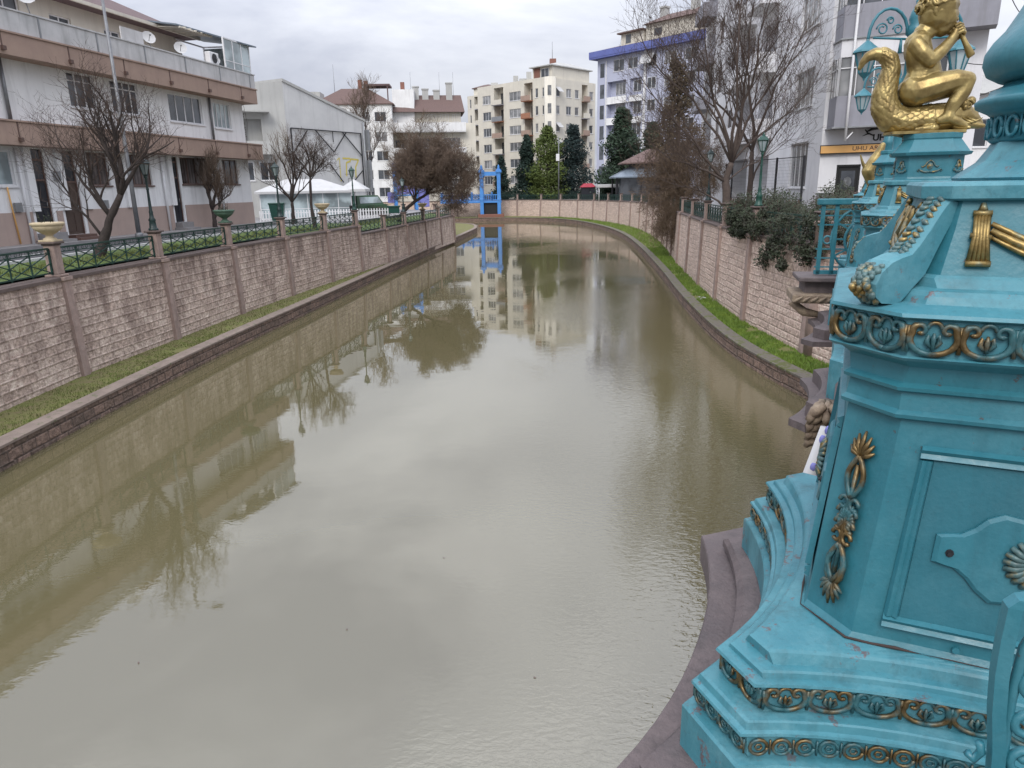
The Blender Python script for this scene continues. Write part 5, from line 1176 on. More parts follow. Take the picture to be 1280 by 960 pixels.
b = MB(); b.loft([[(-5.1,-.5,2.5),(5.3,-.5,2.5),(5.3,4.5,2.5),(-5.1,4.5,2.5)],[(-5.1,-.5,2.72),(5.3,-.5,2.72),(5.3,4.5,2.72),(-5.1,4.5,2.72)],[(-1.8,1.6,3.9),(1.9,1.6,3.9),(1.9,2.4,3.9),(-1.8,2.4,3.9)]], True, True); b.build('canvas_roof', M['tent'], cf)
b = MB(); b.box(-4.4,4.6,3.7,3.78,.0,2.3); b.box(-3,2,2.2,2.9,.0,.9); b.build('interior', M['glassbrown'], cf)
# picket fence
pf = thing('picket_fence', 'low white picket fence along the cafe terrace', 'fence', (-15.0, 58.0, ZS), math.atan2(.3, 1))
b = MB()
for k in range(46): x = -4.6+k*.22; b.bbox(x,x+.1,-.015,.015,0,.78,.01)
b.build('picket', M['whiteframe'], pf); b = MB(); b.bar((-4.6,.03,.2),(5.4,.03,.2),.05); b.bar((-4.6,.03,.6),(5.4,.03,.6),.05); b.build('rail', M['whiteframe'], pf)
# white parasol
pa = thing('parasol', 'white square parasol on the cafe terrace', 'parasol', (-13.2, 63.0, ZS))
b = MB(); b.tube([(0,0,0),(0,0,3.0)], .035, 8); b.lathe([(.35,0),(.35,.06),(.05,.1)], 10); b.build('pole', M['whiteframe'], pa)
b = MB(); b.loft([[(1.6*math.cos(a),1.6*math.sin(a),z) if r_ == 1 else (.06*math.cos(a),.06*math.sin(a),z) for a in [math.pi/4+k*math.pi/2 for k in range(4)]] for r_, z in ((1,2.1),(1,2.3),(0,3.1))], True, True); b.build('canopy', M['tent'], pa)
# terrace chair and table
ch = thing('terrace_chair', 'black chair standing beside the white parasol', 'chair', (-13.0, 61.0, ZS), .5)
b = MB(); b.bbox(-.25,.25,-.25,.25,.42,.48,.02); b.build('seat', M['black'], ch); b = MB(); b.bbox(-.25,.25,.2,.26,.5,1.0,.02); b.build('backrest', M['black'], ch)
for sx in (-.2,.2):
    for sy in (-.2,.2): b = MB(); b.tube([(sx,sy,.42),(sx*1.15,sy*1.15,0)], .02, 6); b.build('leg', M['darkmetal'], ch)
# green parked van behind the terrace
gv = thing('parked_van', 'dark green van parked at the foot of the gabled building', 'van', (-12.9, 66.0, ZS), 1.0)
b = MB(); b.loft([[(-1.9,-.8,z),(1.9,-.8,z),(1.9,.8,z),(-1.9,.8,z)] for z in (.35,.9)] + [[(-1.85,-.78,1.0),(1.5,-.78,1.0),(1.5,.78,1.0),(-1.85,.78,1.0)],[(-1.75,-.68,1.75),(.9,-.68,1.75),(.9,.68,1.75),(-1.75,.68,1.75)]], True, True); b.build('body', M['greencar'], gv)
b = MB(); b.loft([[(-1.5,-.79,1.08),(1.25,-.79,1.08)],[(-1.5,-.71,1.62),(.85,-.71,1.62)]], closed=False); b.build('side_window', M['glasspale'], gv)
for sx in (-1.2,1.2):
    for sy in (-.8,.62): b = MB(); b.loft([[(sx+.33*math.cos(a*.524),sy+yy,.33+.33*math.sin(a*.524)) for a in range(12)] for yy in (0,.18)], True, True); b.build('wheel', M['black'], gv)
# long green planter box and low hedge beyond the railing
pb_ = thing('planter_box', 'long green planter box on the square beyond the left railing', 'planter', (-12.0, 70.5, ZS), .25)
b = MB(); b.bbox(-1.4,1.4,-.35,.35,.0,.62,.04); b.bbox(-1.5,1.5,-.42,.42,.56,.7,.03); b.build('box', M['lampgreen'], pb_); b = MB(); leaf_clump(b, (0,0,.75), .5, 90, .07, random.Random(3), .3); b.build('plant', M['hedge'], pb_)
bush('shrub', 'small round shrub behind the left railing by the square', 'shrub', (-9.2, 57, -.75), [(0,0,.35,.45),(.5,.2,.3,.4),(-.4,.2,.3,.35)], 'hedge', 160, .05, 5)
bush('shrub', 'reddish low shrub at the corner of the gabled building', 'shrub', (-12.2, 66.8-1.5, -.5), [(0,0,.45,.6),(.7,.1,.4,.5)], 'hedge_y', 160, .06, 8)
# green wheeled bin by the cafe
bn = thing('waste_bin', 'dark green wheeled bin beside the cafe lamp', 'bin', (-17.6, 55.5, -.4), .2)
b = MB(); b.loft([[(-.4,-.4,0),(.4,-.4,0),(.4,.4,0),(-.4,.4,0)],[(-.55,-.5,1.2),(.55,-.5,1.2),(.55,.5,1.2),(-.55,.5,1.2)]], True, True); b.build('body', M['lampgreen'], bn); b = MB(); b.bbox(-.6,.6,-.55,.55,1.2,1.32,.04); b.build('lid', M['lampgreen'], bn)

# ---------------------------------------------------------------- blue gantry footbridge on the far bank
def blue_gantry(label, loc, rz, s=1.0, deck=True, mtower='blue'):
    root = thing('gantry_bridge', label, 'bridge', loc, rz, 'blue gantries beyond the bend'); 
    b = MB()
    for x in (-.0, 2.9):
        for y in (0, 2.0): 
            b.bbox(x-.30,x+.30,y-.30,y+.30,-2.7 if deck else 0,5.0,.04); b.bbox(x-.48,x+.48,y-.48,y+.48,4.5,4.95,.05); b.lathe([(.2,5.0),(.28,5.15),(.14,5.3),(.19,5.45),(.02,5.8)], 8, c=(x,y))
            b.bbox(x-.34,x+.34,y-.34,y+.34,0,.4,.05)
    b.build('tower', M[mtower], root)
    b = MB()
    for y in (0, 2.0):
        b.bar((0,y,4.35),(2.9,y,4.35),.40,.62); b.tube([(.2,y,3.7),(.55,y,4.15),(.9,y,4.25)], .08, 5); b.tube([(2.7,y,3.7),(2.35,y,4.15),(2.0,y,4.25)], .08, 5)
    for x in (0, 2.9): b.bar((x,0,4.45),(x,2,4.45),.3,.36)
    b.build('crossbeam', M[mtower], root)
    if deck:
        b = MB(); b.bbox(-7.0,3.3,-.2,2.2,-.35,-.05,.03); b.build('deck', M['blue'], root)
        b = MB()
        for y in (-.15, 2.15):
            b.bar((-7,y,.95),(3.2,y,.95),.12); b.bar((-7,y,.1),(3.2,y,.1),.1)
            for k in range(34): x = -7+k*.3; b.bar((x,y,.1),(x,y,.95),.05); 
            for k in range(6): x = -6.8+k*1.7; b.lathe([(.1,.0),(.1,1.1),(.14,1.2),(.02,1.45)], 6, c=(x,y))
        b.build('parapet', M['blue'], root)
        b = MB(); b.bbox(-.7,3.7,-.6,2.6,-2.8,-2.2,.05); b.build('pier_foot', M['kerbface'] if False else M['brick'], root)
        b = MB(); b.bbox(.3,2.6,.2,1.8,-2.2,-.36,.03); b.build('pier', M['black'], root)
    return root
blue_gantry('bright blue gantry with footbridge deck standing on the far ledge at the bend', (-4.5, 123.0, -.45), 0)
g2 = thing('play_tower', 'blue and violet play tower seen between the trees on the left bank', 'play tower', (-12.2, 79.5, -.5), .2, 'blue gantries beyond the bend')
b = MB()
for x in (0,2.2):
    for y in (0,1.8): b.bbox(x-.16,x+.16,y-.16,y+.16,0,4.6,.03); b.lathe([(.14,4.6),(.22,4.75),(.04,5.0)], 8, c=(x,y))
b.build('frame_post', M['blue'], g2); b = MB(); b.bbox(-.2,2.4,-.2,2.0,4.1,4.4,.04); b.bbox(-.2,2.4,-.2,2.0,1.5,1.65,.03); b.build('platform', M['blue'], g2)
b = MB(); b.bbox(.2,2.0,-.1,-.04,1.7,2.6,.02); b.bbox(2.4,3.6,.2,.3,.3,2.2,.04); b.bbox(-.9,-.2,.2,.3,.8,1.9,.04); b.build('side_panel', M['purple'], g2)

# ---------------------------------------------------------------- gazebo restaurant on the right bank of the bend
gz = thing('gazebo', 'low restaurant pavilion with blue-grey metal roof and tiled upper roof behind the right wall', 'pavilion', (19.0, 99, -.55))
def ring(r, z, n=8, a0=.39): return [(r*math.cos(a0+k*2*math.pi/n), r*math.sin(a0+k*2*math.pi/n), z) for k in range(n)]
b = MB(); b.loft([ring(5.6,3.15), ring(5.6,3.3), ring(2.9,4.6)], True, True); b.build('lower_roof', M['gazeboroof'], gz)
b = MB(); b.loft([ring(4.4,4.9), ring(4.4,5.05), ring(.4,6.8)], True, True); b.build('upper_roof', M['rooftile'], gz)
b = MB(); b.loft([ring(2.9,4.4), ring(2.9,4.95)], True, True); b.build('clerestory', M['darkdoor'], gz)
b = MB()
for x, y, z in ring(5.1, 0): b = MB(); b.bbox(x-.1,x+.1,y-.1,y+.1,0,3.2,.02); b.build('post', M['darkmetal'], gz)
b = MB(); b.loft([ring(4.7,.0), ring(4.7,3.1)], True, True); b.build('glazing', M['glass'], gz)
tent = thing('market_tent', 'small white canopy tent beside the gazebo', 'tent', (13.2+1.0, 104, -.5))
b = MB()
for x in (-1.5,1.5):
    for y in (-1.2,1.2): b.tube([(x,y,0),(x,y,2.0)], .06, 6)
b.build('leg', M['whiteframe'], tent); b = MB(); b.bbox(-1.7,1.7,-1.4,1.4,1.9,2.35,.05); b.build('valance', M['tent'], tent)
pk = thing('kiosk', 'dark red kiosk among the trees left of the gazebo', 'kiosk', (13.2, 122, -.5)); pk.scale = (.7,.7,.75); b = MB(); b.bbox(-1.6,1.6,-1,1,0,2.6,.05); b.build('body', M['darkdoor'], pk); b = MB(); b.loft([[(-1.9,-1.3,2.6),(1.9,-1.3,2.6),(1.9,1.3,2.6),(-1.9,1.3,2.6)],[(-1,-.3,3.4),(1,-.3,3.4),(1,.3,3.4),(-1,.3,3.4)]], True, True); b.build('roof', M['redpaint'], pk)
po = thing('mast', 'thin pale mast with a white box on the far bank beside the dark conifer', 'mast', (8.4, 122.6, -.5)); b = MB(); b.tube([(0,0,0),(0,0,10.0)], [.11,.07], 8); b.build('pole', M['polemetal'], po); b = MB(); b.bbox(-.45,.1,-.25,.1,6.2,7.3,.04); b.build('white_box', M['whiteframe'], po)
# dark fence line and hedge on top of the far bank
hg = MB(); rn = random.Random(31)
hroot = thing('hedge', 'dark hedge running behind the far river wall', 'hedge', (4, 129, -.5))
for k in range(60): leaf_clump(hg, (-12+k*.42, rn.uniform(-.3,.5), rn.uniform(.3,.9)), rn.uniform(.4,.75), 40, .13, rn)
hg.build('foliage', M['conif_d'], hroot)

# ---------------------------------------------------------------- trees
bare_tree('pruned_tree', 'dark pruned tree leaning to the right in front of the left house', (-13.6, 23.6, -.32), [(0,0,-.15),(.38,0,.70),(.72,.0,1.40),(1.15,.0,2.1)], .17,
    [(3,(.55,.3,3.9),.10),(3,(1.35,-.2,4.3),.095),(2,(.30,-.2,2.9),.085),(3,(2.15,.3,3.7),.085),(3,(1.9,-.3,3.1),.06),(2,(-.55,.2,3.4),.06),(3,(.9,-.5,4.5),.07),(1,(-.5,-.3,2.5),.05)],
    levels=4, nsub=(4,4,3,3), ln=(1.15,.75,.48,.32), spread=.8, up=.36, seed=11, r_end=.0045, m1='bark', m2='twig')
bare_tree('bare_tree', 'small pruned tree with dense upright twigs before the far corner of the left house', (-15.5, 38.2, -.25), [(0,0,-.2),(.05,0,.6),(.0,0,1.2)], .13,
    [(2,(-.25,.1,2.4),.09),(2,(.35,-.1,2.6),.09),(2,(.05,.3,3.0),.09),(2,(.9,.1,1.9),.05),(1,(.5,0,1.6),.05)], levels=4, nsub=(5,4,4,3), ln=(.8,.5,.4,.3), spread=.55, up=.55, seed=21, r_end=.006, m2='twig3')
bare_tree('bare_tree', 'bare fan-shaped tree in front of the cafe pavilion', (-12.6, 42.5, -.35), [(0,0,-.2),(0,0,.8),(.03,0,1.5)], .14,
    [(2,(-1.1,0,3.2),.07),(2,(-.5,.3,3.9),.07),(2,(.2,-.2,4.1),.07),(2,(.9,.2,3.5),.07),(2,(1.4,0,2.9),.05),(2,(-1.5,.1,2.6),.04)], levels=4, nsub=(4,3,3,3), ln=(1.0,.6,.4,.3), spread=.5, up=.5, seed=31, r_end=.006, m2='twig2')
bare_tree('pruned_tree', 'small round-headed pruned tree with a thin dark trunk beside the cream urn', (-11.2, 42.0, -.4), [(0,0,-.3),(-.15,0,1.2),(-.1,0,2.5),(-.05,0,2.9)], .10,
    [(3,(-.9,.1,4.2),.06),(3,(-.3,.3,4.6),.06),(3,(.4,-.2,4.4),.06),(3,(.8,.1,3.9),.05),(3,(.75,0,3.4),.04),(3,(-.8,0,3.4),.04)], levels=4, nsub=(4,4,3,3), ln=(.6,.4,.3,.22), spread=.85, up=.25, seed=41, r_end=.007, m2='twig')
bare_tree('round_tree', 'dense round-headed brown tree leaning over the left river wall', (-8.9, 57.6, -.9), [(0,0,-.3),(.5,0,.9),(1.5,.2,1.7),(2.4,.3,2.2)], .17,
    [(2,(1.5,.2,4.2),.10),(3,(3.0,.2,4.7),.11),(3,(5.0,.3,3.9),.10),(2,(1.8,-.6,4.8),.09),(3,(5.4,0,2.7),.07),(2,(.9,.4,3.0),.07),(3,(4.1,1.0,4.7),.09),(3,(3.9,-1.0,4.2),.09),(2,(1.3,-.9,3.4),.07),(3,(4.4,.2,2.2),.05),(2,(2.0,.6,2.8),.05)],
    levels=5, nsub=(5,5,5,4,3), ln=(1.1,.78,.52,.40,.3), spread=.9, up=.22, seed=51, r_end=.011, m2='twig3', cut=0)
bare_tree('bare_tree', 'large many-branched bare tree behind the right river wall', (9.55, 31.9, -.6), [(0,0,-.1),(0,0,1.2),(-.1,.1,2.4),(.1,.1,3.2)], .22,
    [(3,(.6,.3,8.0),.085),(3,(2.1,-.2,7.0),.07),(3,(-1.2,.2,7.6),.08),(2,(-3.0,.2,5.6),.075),(2,(-3.0,-.6,3.6),.06),(3,(3.0,.3,5.8),.055),(2,(2.0,.5,3.6),.04),(3,(-.2,-.8,8.8),.075),(1,(-2.4,.3,2.4),.05),(3,(1.4,.8,9.2),.07),(3,(-2.4,-.5,7.0),.06),(3,(-3.6,.2,7.6),.06)],
    levels=4, nsub=(5,5,4,3), ln=(1.9,1.15,.75,.45), spread=.75, up=.35, seed=61, r_end=.006, m1='bark2', m2='twig', rlimb=.5)
bare_tree('bare_tree', 'second bare tree trunk just behind the large one on the right bank', (11.6, 35.2, -.6), [(0,0,-.1),(0,0,2.0),(.0,.1,3.8)], .17,
    [(2,(-.8,.3,8.6),.08),(2,(1.4,-.2,7.8),.07),(2,(-2.8,.2,7.0),.07),(1,(1.8,.5,5.4),.05)],
    levels=4, nsub=(3,3,3,2), ln=(1.9,1.2,.75,.5), spread=.65, up=.45, seed=62, r_end=.008, m1='bark2', m2='twig3', rlimb=.5)
ht_ = bare_tree('bare_tree', 'reddish bare bushy tree hanging over the right wall in front of the gazebo', (12.35, 50.5, -.6), [(0,0,-.1),(-.1,0,.9),(-.2,0,1.6)], .2,
    [(2,(-2.0,.3,4.0),.07),(2,(-.6,.3,5.6),.07),(2,(1.2,-.2,5.0),.07),(2,(-2.8,-.2,2.2),.06),(1,(-2.3,-.8,.2),.05),(1,(-1.4,-.9,-.2),.05),(2,(2.4,.2,3.2),.05),(1,(.3,-1.5,2.6),.05),(2,(-1.6,-.4,3.2),.06),(1,(-.4,-1.4,.8),.05),(2,(-3.0,.3,3.6),.06)],
    levels=5, nsub=(5,5,4,3,3), ln=(1.5,1.0,.7,.45,.3), spread=.85, up=.12, droop=.4, seed=71, r_end=.012, m1='bark2', m2='twig2', cut=0); ht_.scale = (.72, .72, .85)
bare_tree('bare_tree', 'slender brown bare tree behind the square, between the gabled building and the round tree', (-15.6, 81.5, -.5), [(0,0,0),(0,0,3),(.1,0,6)], .18,
    [(2,(-.8,.3,10.5),.08),(2,(.7,0,10.8),.08),(1,(-1.6,.2,7.5),.07),(1,(1.6,.2,7.8),.07),(1,(-.8,-.3,6),.05),(2,(.1,.3,11.5),.07)], levels=4, nsub=(5,4,4,3), ln=(1.8,1.1,.7,.5), spread=.6, up=.4, seed=81, r_end=.014, m2='twig3')
wt_ = bare_tree('bare_tree', 'wide brown bare tree behind the blue play tower', (-15.4, 130.5, -.5), [(0,0,0),(0,0,2.4),(.1,0,4)], .2,
    [(2,(-2.4,.3,8.2),.1),(2,(2.0,0,8.2),.1),(1,(-3.2,.2,6.0),.08),(1,(3.2,.2,6.2),.08),(2,(.1,.3,9.2),.1)], levels=4, nsub=(5,5,4,3), ln=(2.0,1.2,.8,.5), spread=.75, up=.3, seed=82, r_end=.016, m2='twig2'); wt_.scale = (1.3, 1.3, 1.25)
bare_tree('bare_tree', 'thin grey bare tree at the far right behind the golden statue', (19.0, 34.5, -.55), [(0,0,0),(0,0,2),(.1,0,3)], .14,
    [(2,(-.8,.3,6.4),.07),(2,(.9,0,6.6),.07),(1,(-1.4,.2,4.6),.06),(1,(1.6,.2,4.8),.06)], levels=4, nsub=(4,4,3,3), ln=(1.1,.8,.5,.35), spread=.7, up=.35, seed=83, r_end=.008, m2='twig3')
def ivy_tree(label, loc, hgt, r0, m, seed, blobs):
    rn = random.Random(seed); root = thing('conifer', label, 'tree', loc, 0)
    t = MB(); t.tube([(0,0,-.1),(.1,0,hgt*.5),(0,0,hgt*.9)], [.28,.18,.05], 8); t.build('trunk', M['bark2'], root)
    b = MB()
    for k in range(blobs):
        f = rn.random(); z = hgt*(-.1+1.08*f); R_ = r0*(.95 if f < .6 else 1-.55*(f-.6)/.4)*(.8+.3*math.sin(f*9+seed)); a = rn.random()*6.28; q_ = R_*math.sqrt(rn.random())
        leaf_clump(b, (q_*math.cos(a), q_*math.sin(a)*.8, z), rn.uniform(.35,.7), 46, .12, rn, 1.2)
    for k in range(260):
        z = hgt*rn.uniform(.0,1.0); a = rn.random()*6.28; q_ = r0*rn.uniform(.7,1.3); b.tube([(q_*.5*math.cos(a), q_*.5*math.sin(a), z-.3),(q_*math.cos(a), q_*math.sin(a), z+rn.uniform(-.2,.6))], [.012,.004], 3, caps=False)
    b.build('crown', M[m], root)
ivy_tree('tall brownish green conifer with a ragged outline before the lilac block', (11.9+.9, 56.5, -.6), 11.4, 1.9, 'thuja', 91, 250)
conifer('narrow dark conifer left of the yellow-green one on the far bank', (3.4, 133, -.5), 10.9, 2.9, 'conif_d', 101, leaf=.24, clumps=330)
conifer('broad yellow-green conifer in the middle of the far bank', (7.0, 131, -.5), 12.1, 3.9, 'conif_y', 102, leaf=.22, clumps=430, shape=.62)
conifer('tall dark bluish conifer right of the yellow-green one', (11.6, 133, -.5), 12.4, 4.3, 'conif_b', 103, leaf=.22, clumps=400, shape=.8)
conifer('small dark conifer hiding the street door of the beige block', (-1.2, 136, -.5), 7.6, 2.2, 'conif_d', 107, leaf=.2, clumps=160)
conifer('broad dark green conifer in front of the lilac block', (16.6, 108, -.5), 12.6, 3.9, 'conif_m', 104, leaf=.24, clumps=560, shape=.8)
conifer('second dark conifer between the lilac block and the gazebo', (20.2, 104, -.5), 10.4, 3.4, 'conif_m', 106, leaf=.24, clumps=380)
# hedge spilling over the right wall
rn = random.Random(77); bl = []
for k in range(64):
    y = rn.uniform(-5.8, 5.2); x = rn.uniform(-.3, 3.6); top = .95 + .25*math.sin(y)+.2*math.cos(x*2)
    bl.append((x, y, top-rn.random()*.5, rn.uniform(.35,.6)))
for k in range(46):
    y = rn.uniform(-5.0, 2.6); bl.append((-.45-rn.random()*.45, y, .75-rn.random()*(1.5 if -4.6 < y < -.8 else .75), rn.uniform(.18,.36)))
hh = bush('hedge', 'dark sprawling hedge with reddish twigs hanging over the right river wall', 'hedge', (9.3, 25.2, -.1), bl, 'hedge', 330, .045, 78); hh.scale = (1, 1.08, 1.12)
bl2 = [(rn.uniform(1.4,4.5), rn.uniform(-4,6), rn.uniform(.8,1.25), rn.uniform(.3,.5)) for k in range(26)]
bush('shrub', 'reddish brown shrubs behind the hedge below the white building', 'shrub', (10.6, 27.5, -.1), bl2, 'hedge_y', 240, .04, 79)
# wire mesh fence by the white building
mf = thing('wire_fence', 'tall dark wire fence with bamboo screen in front of the white building', 'fence', (12.6, 31.5, -.55), math.atan2(1, -.12))
b = MB()
for x in (0,2.4,4.8,7.2): b.bar((x,0,0),(x,0,3.4),.07)
for z in (1.6,3.35): b.bar((0,0,z),(7.2,0,z),.035)
b.build('fence_post', M['darkmetal'], mf)
b = MB()
for k in range(60): b.bar((k*.12,0,1.65),(k*.12,0,3.3),.008)
for k in range(12): b.bar((0,.004,1.7+k*.14),(7.2,.004,1.7+k*.14),.008)
b.build('wire_mesh', M['metal'], mf)
b = MB()
for k in range(100): b.bar((k*.072,.05,0),(k*.072,.05,1.45+.12*math.sin(k*1.7)),.06,.03)
b.build('reed_screen', M['twig3'], mf)
# utility poles and wires on the far right
pw = thing('telegraph_pole', 'leaning thin telegraph pole behind the golden statue at the top right', 'pole', (20.3, 30.0, -.55))
b = MB(); b.tube([(0,0,0),(.35,0,13)], [.09,.06], 8); b.build('shaft', M['polemetal'], pw)
for k, (za, xb, yb, zb) in enumerate(((7.6,14.8,24,8.6),(6.4,15.0,28,6.6),(5.6,15,31,4.9),(8.4,27,26,6.2),(7.2,28,27,5.2),(9.2,16.0,20,10.2),(4.2,27,26,4.6),(6.0,28,30,8.2),(9.6,29,32,7.0))):
    w_ = thing('overhead_wire', ['wire sagging from the pole toward the upper bay of the white building','wire running level from the pole to the white building','lowest wire from the pole to the wall of the white building','wire falling steeply from the pole to the right edge','wire falling to the right edge just below the steepest one','topmost wire from the pole going up and left','low wire running right from the pole above the house roof','wire rising from the pole to the right edge','highest wire from the pole going to the right'][k], 'wire', (20.4, 30, za), 0, 'overhead wires at the top right')
    b = MB(); E_ = Vector((xb-20.4, yb-30, zb-za)); P_ = [tuple(E_*f + Vector((0,0,-.55*4*f*(1-f)))) for f in [i/12 for i in range(13)]]; b.tube(P_, .016, 4); b.build('cable', M['black'], w_)
# litter and leaves
li = thing('litter', 'crumpled white plastic lying on the grass of the right ledge', 'litter', (8.35, 30.9, ZL+.06)); b = MB(); rn = random.Random(2)
for k in range(9): 
    c = Vector((rn.uniform(-.2,.2), rn.uniform(-.25,.25), .05)); d_ = [Vector((rn.uniform(-.12,.12), rn.uniform(-.12,.12), rn.uniform(0,.1))) for _ in range(4)]; b.add([c+q_ for q_ in d_], [(0,1,2),(0,2,3)])
b.build('scrap', M['tent'], li)
lf = None
for k, (x, y) in enumerate(((-6.9,12.0),(-5.6,13.0),(-7.4,13.2),(-6.2,9.4),(-4.6,7.4),(-3.9,14.4),(-2.2,8.0),(-7.6,9.0),(-4.9,16.6),(-1.1,9.8),(.4,12.6),(1.9,8.8),(-2.9,21.0),(1.2,17.5),(-6.5,19.0),(-3.2,11.2),(2.6,11.5),(-8.2,15.0),(-5.2,22.5),(.2,7.0),(-8.9,17.6))):
    if lf is None:
        b = MB(); b.add([(-.035,0,.002),(-.01,.014,.005),(.025,.01,.003),(.045,0,.004),(.015,-.013,.003),(-.015,-.012,.005)], [(0,1,2,3,4,5)]); lf = b.build('floating_leaf', M['brownframe'], None, (x, y, ZW+.006)); o = lf
    else: o = lf.copy(); C.objects.link(o); o.location = (x, y, ZW+.006)
    o.rotation_euler = (0, 0, k*1.3); o.scale = (.35+.15*((k*7)%5)/2,)*3; tag(o, 'small dead leaf floating on the brown water in front of the bridge', 'leaf', 'leaves floating on the water')
# ================================================================== ornate bridge in the foreground
PC = Vector((1.2407, 1.62)); PH = R(64.65); PU = Vector((math.cos(PH), math.sin(PH))); PV = Vector((-PU.y, PU.x))
ZD = .45       # bridge deck level
# pedestal local frame: x along the bridge (away from the camera), y toward the water
def ring_plan(e, c, z, sag=0.0, n=14):
    """square of half width e with cut corners c, sides bowed inward by sag"""
    P = []
    for k in range(4):
        a = k*math.pi/2; ca, sa = math.cos(a), math.sin(a)
        for i in range(n+1):
            t = -1+2*i/n; x = e - sag*(1-abs(t)**2.2); y = (e-c)*t
            P.append((x*ca-y*sa, x*sa+y*ca, z))
    return P
def lofted(levels, n=14, cap=True):
    b = MB(); b.loft([ring_plan(e, c, z, s, n) for (z, e, c, s) in levels], cap, cap); return b
def scroll_motif(w, h):
    """curves (x,z,radius list) of one frieze motif: paired C scrolls round a palmette"""
    cv = []
    def sp(cx, cz, r0, r1, a0, a1, m=14): return [(cx+(r0+(r1-r0)*i/m)*math.cos(a0+(a1-a0)*i/m), cz+(r0+(r1-r0)*i/m)*math.sin(a0+(a1-a0)*i/m)) for i in range(m+1)]
    for s in (-1, 1):
        # big lower arc rising and curling inward
        arc = [(s*w*.5*.92*math.sin(t), h*(.5-.42*math.cos(t))) for t in [i*.28 for i in range(0, 8)]]
        curl = sp(s*w*.27, h*.72, w*.17, w*.035, (.0 if s > 0 else math.pi), (.0 if s > 0 else math.pi)+s*5.6)
        cv.append((arc+curl[1:], [.085*h]*4+[.10*h]*6+[.07*h]*20))
        cv.append(([(s*w*.05, h*.28), (s*w*.13, h*.42), (s*w*.10, h*.60), (s*w*.03, h*.5)], [.05*h,.075*h,.055*h,.02*h]))
        cv.append(([(s*w*.5, h*.12), (s*w*.485, h*.5), (s*w*.5, h*.86)], [.06*h,.035*h,.06*h]))
    cv.append(([(0, h*.2), (0, h*.5), (0, h*.66)], [.05*h,.075*h,.03*h]))
    cv.append(([(w*.14*math.cos(t), h*.78+h*.17*math.sin(t)) for t in [i*.35 for i in range(0, 10)]], [.055*h]*10))
    return cv
def on_path(P0, P1, sag_fn, s):  # helper for straight/bowed side
    pass
def frieze(name, m, parent, e, c, z, h, sag, motif, count, sides=(0,1,2,3), chamfer=1, out=.006, flat=.7, tilt=0.0):
    """relief along the band: sides bowed by sag plus the cut corners"""
    b = MB()
    paths = []
    for k in sides:
        a = k*math.pi/2; ca, sa = math.cos(a), math.sin(a)
        pts = []
        for i in range(41):
            t = -1+2*i/40; x = e-sag*(1-abs(t)**2.2); y = (e-c)*t; pts.append(Vector((x*ca-y*sa, x*sa+y*ca)))
        paths.append((pts, count))
        if chamfer:
            p0 = pts[-1]; a2 = (k+1)*math.pi/2; x = e; y = -(e-c); p1 = Vector((x*math.cos(a2)-y*math.sin(a2), x*math.sin(a2)+y*math.cos(a2)))
            paths.append(([p0, p1], chamfer))
    for pts, n in paths:
        cum = [0]
        for p, q in zip(pts[:-1], pts[1:]): cum.append(cum[-1]+(q-p).length)
        Lp = cum[-1]
        def at_(s):
            s = max(0, min(Lp, s))
            for i in range(len(cum)-1):
                if s <= cum[i+1] or i == len(cum)-2:
                    f = (s-cum[i])/(cum[i+1]-cum[i]); p = pts[i].lerp(pts[i+1], f); t = (pts[i+1]-pts[i]).normalized(); return p, Vector((t.y, -t.x))
        w = Lp/n
        for j in range(n):
            for cv, rad in motif(w, h):
                P = []
                for (x, zz) in cv:
                    p, nn = at_(w*(j+.5)+x); q = p+nn*(out+tilt*zz); P.append((q.x, q.y, z+zz))
                b.tube(P, rad[:len(P)] if len(rad) >= len(P) else rad+[rad[-1]]*(len(P)-len(rad)), 6)
    return b.build(name, m, parent)
def ring_motif(w, h):
    r = min(w*.43, h*.42)
    return [([(r*math.cos(t), h*.5+r*math.sin(t)) for t in [i*.524 for i in range(13)]], [h*.085]*13), ([(r*.38*math.cos(t), h*.5+r*.38*math.sin(t)) for t in [i*1.05 for i in range(7)]], [h*.05]*7), ([(w*.5, h*.1), (w*.5, h*.9)], [h*.05]*2)]
def bead_motif(w, h): return [([(0, h*.5-.001), (0, h*.5+.001)], [h*.42]*2)]
def flat_relief(b, T, curves, k=6):
    """T maps (x,z,out) to local"""
    for cv, rad in curves: b.tube([T(x, z, o) for (x, z, o) in cv], rad, k)

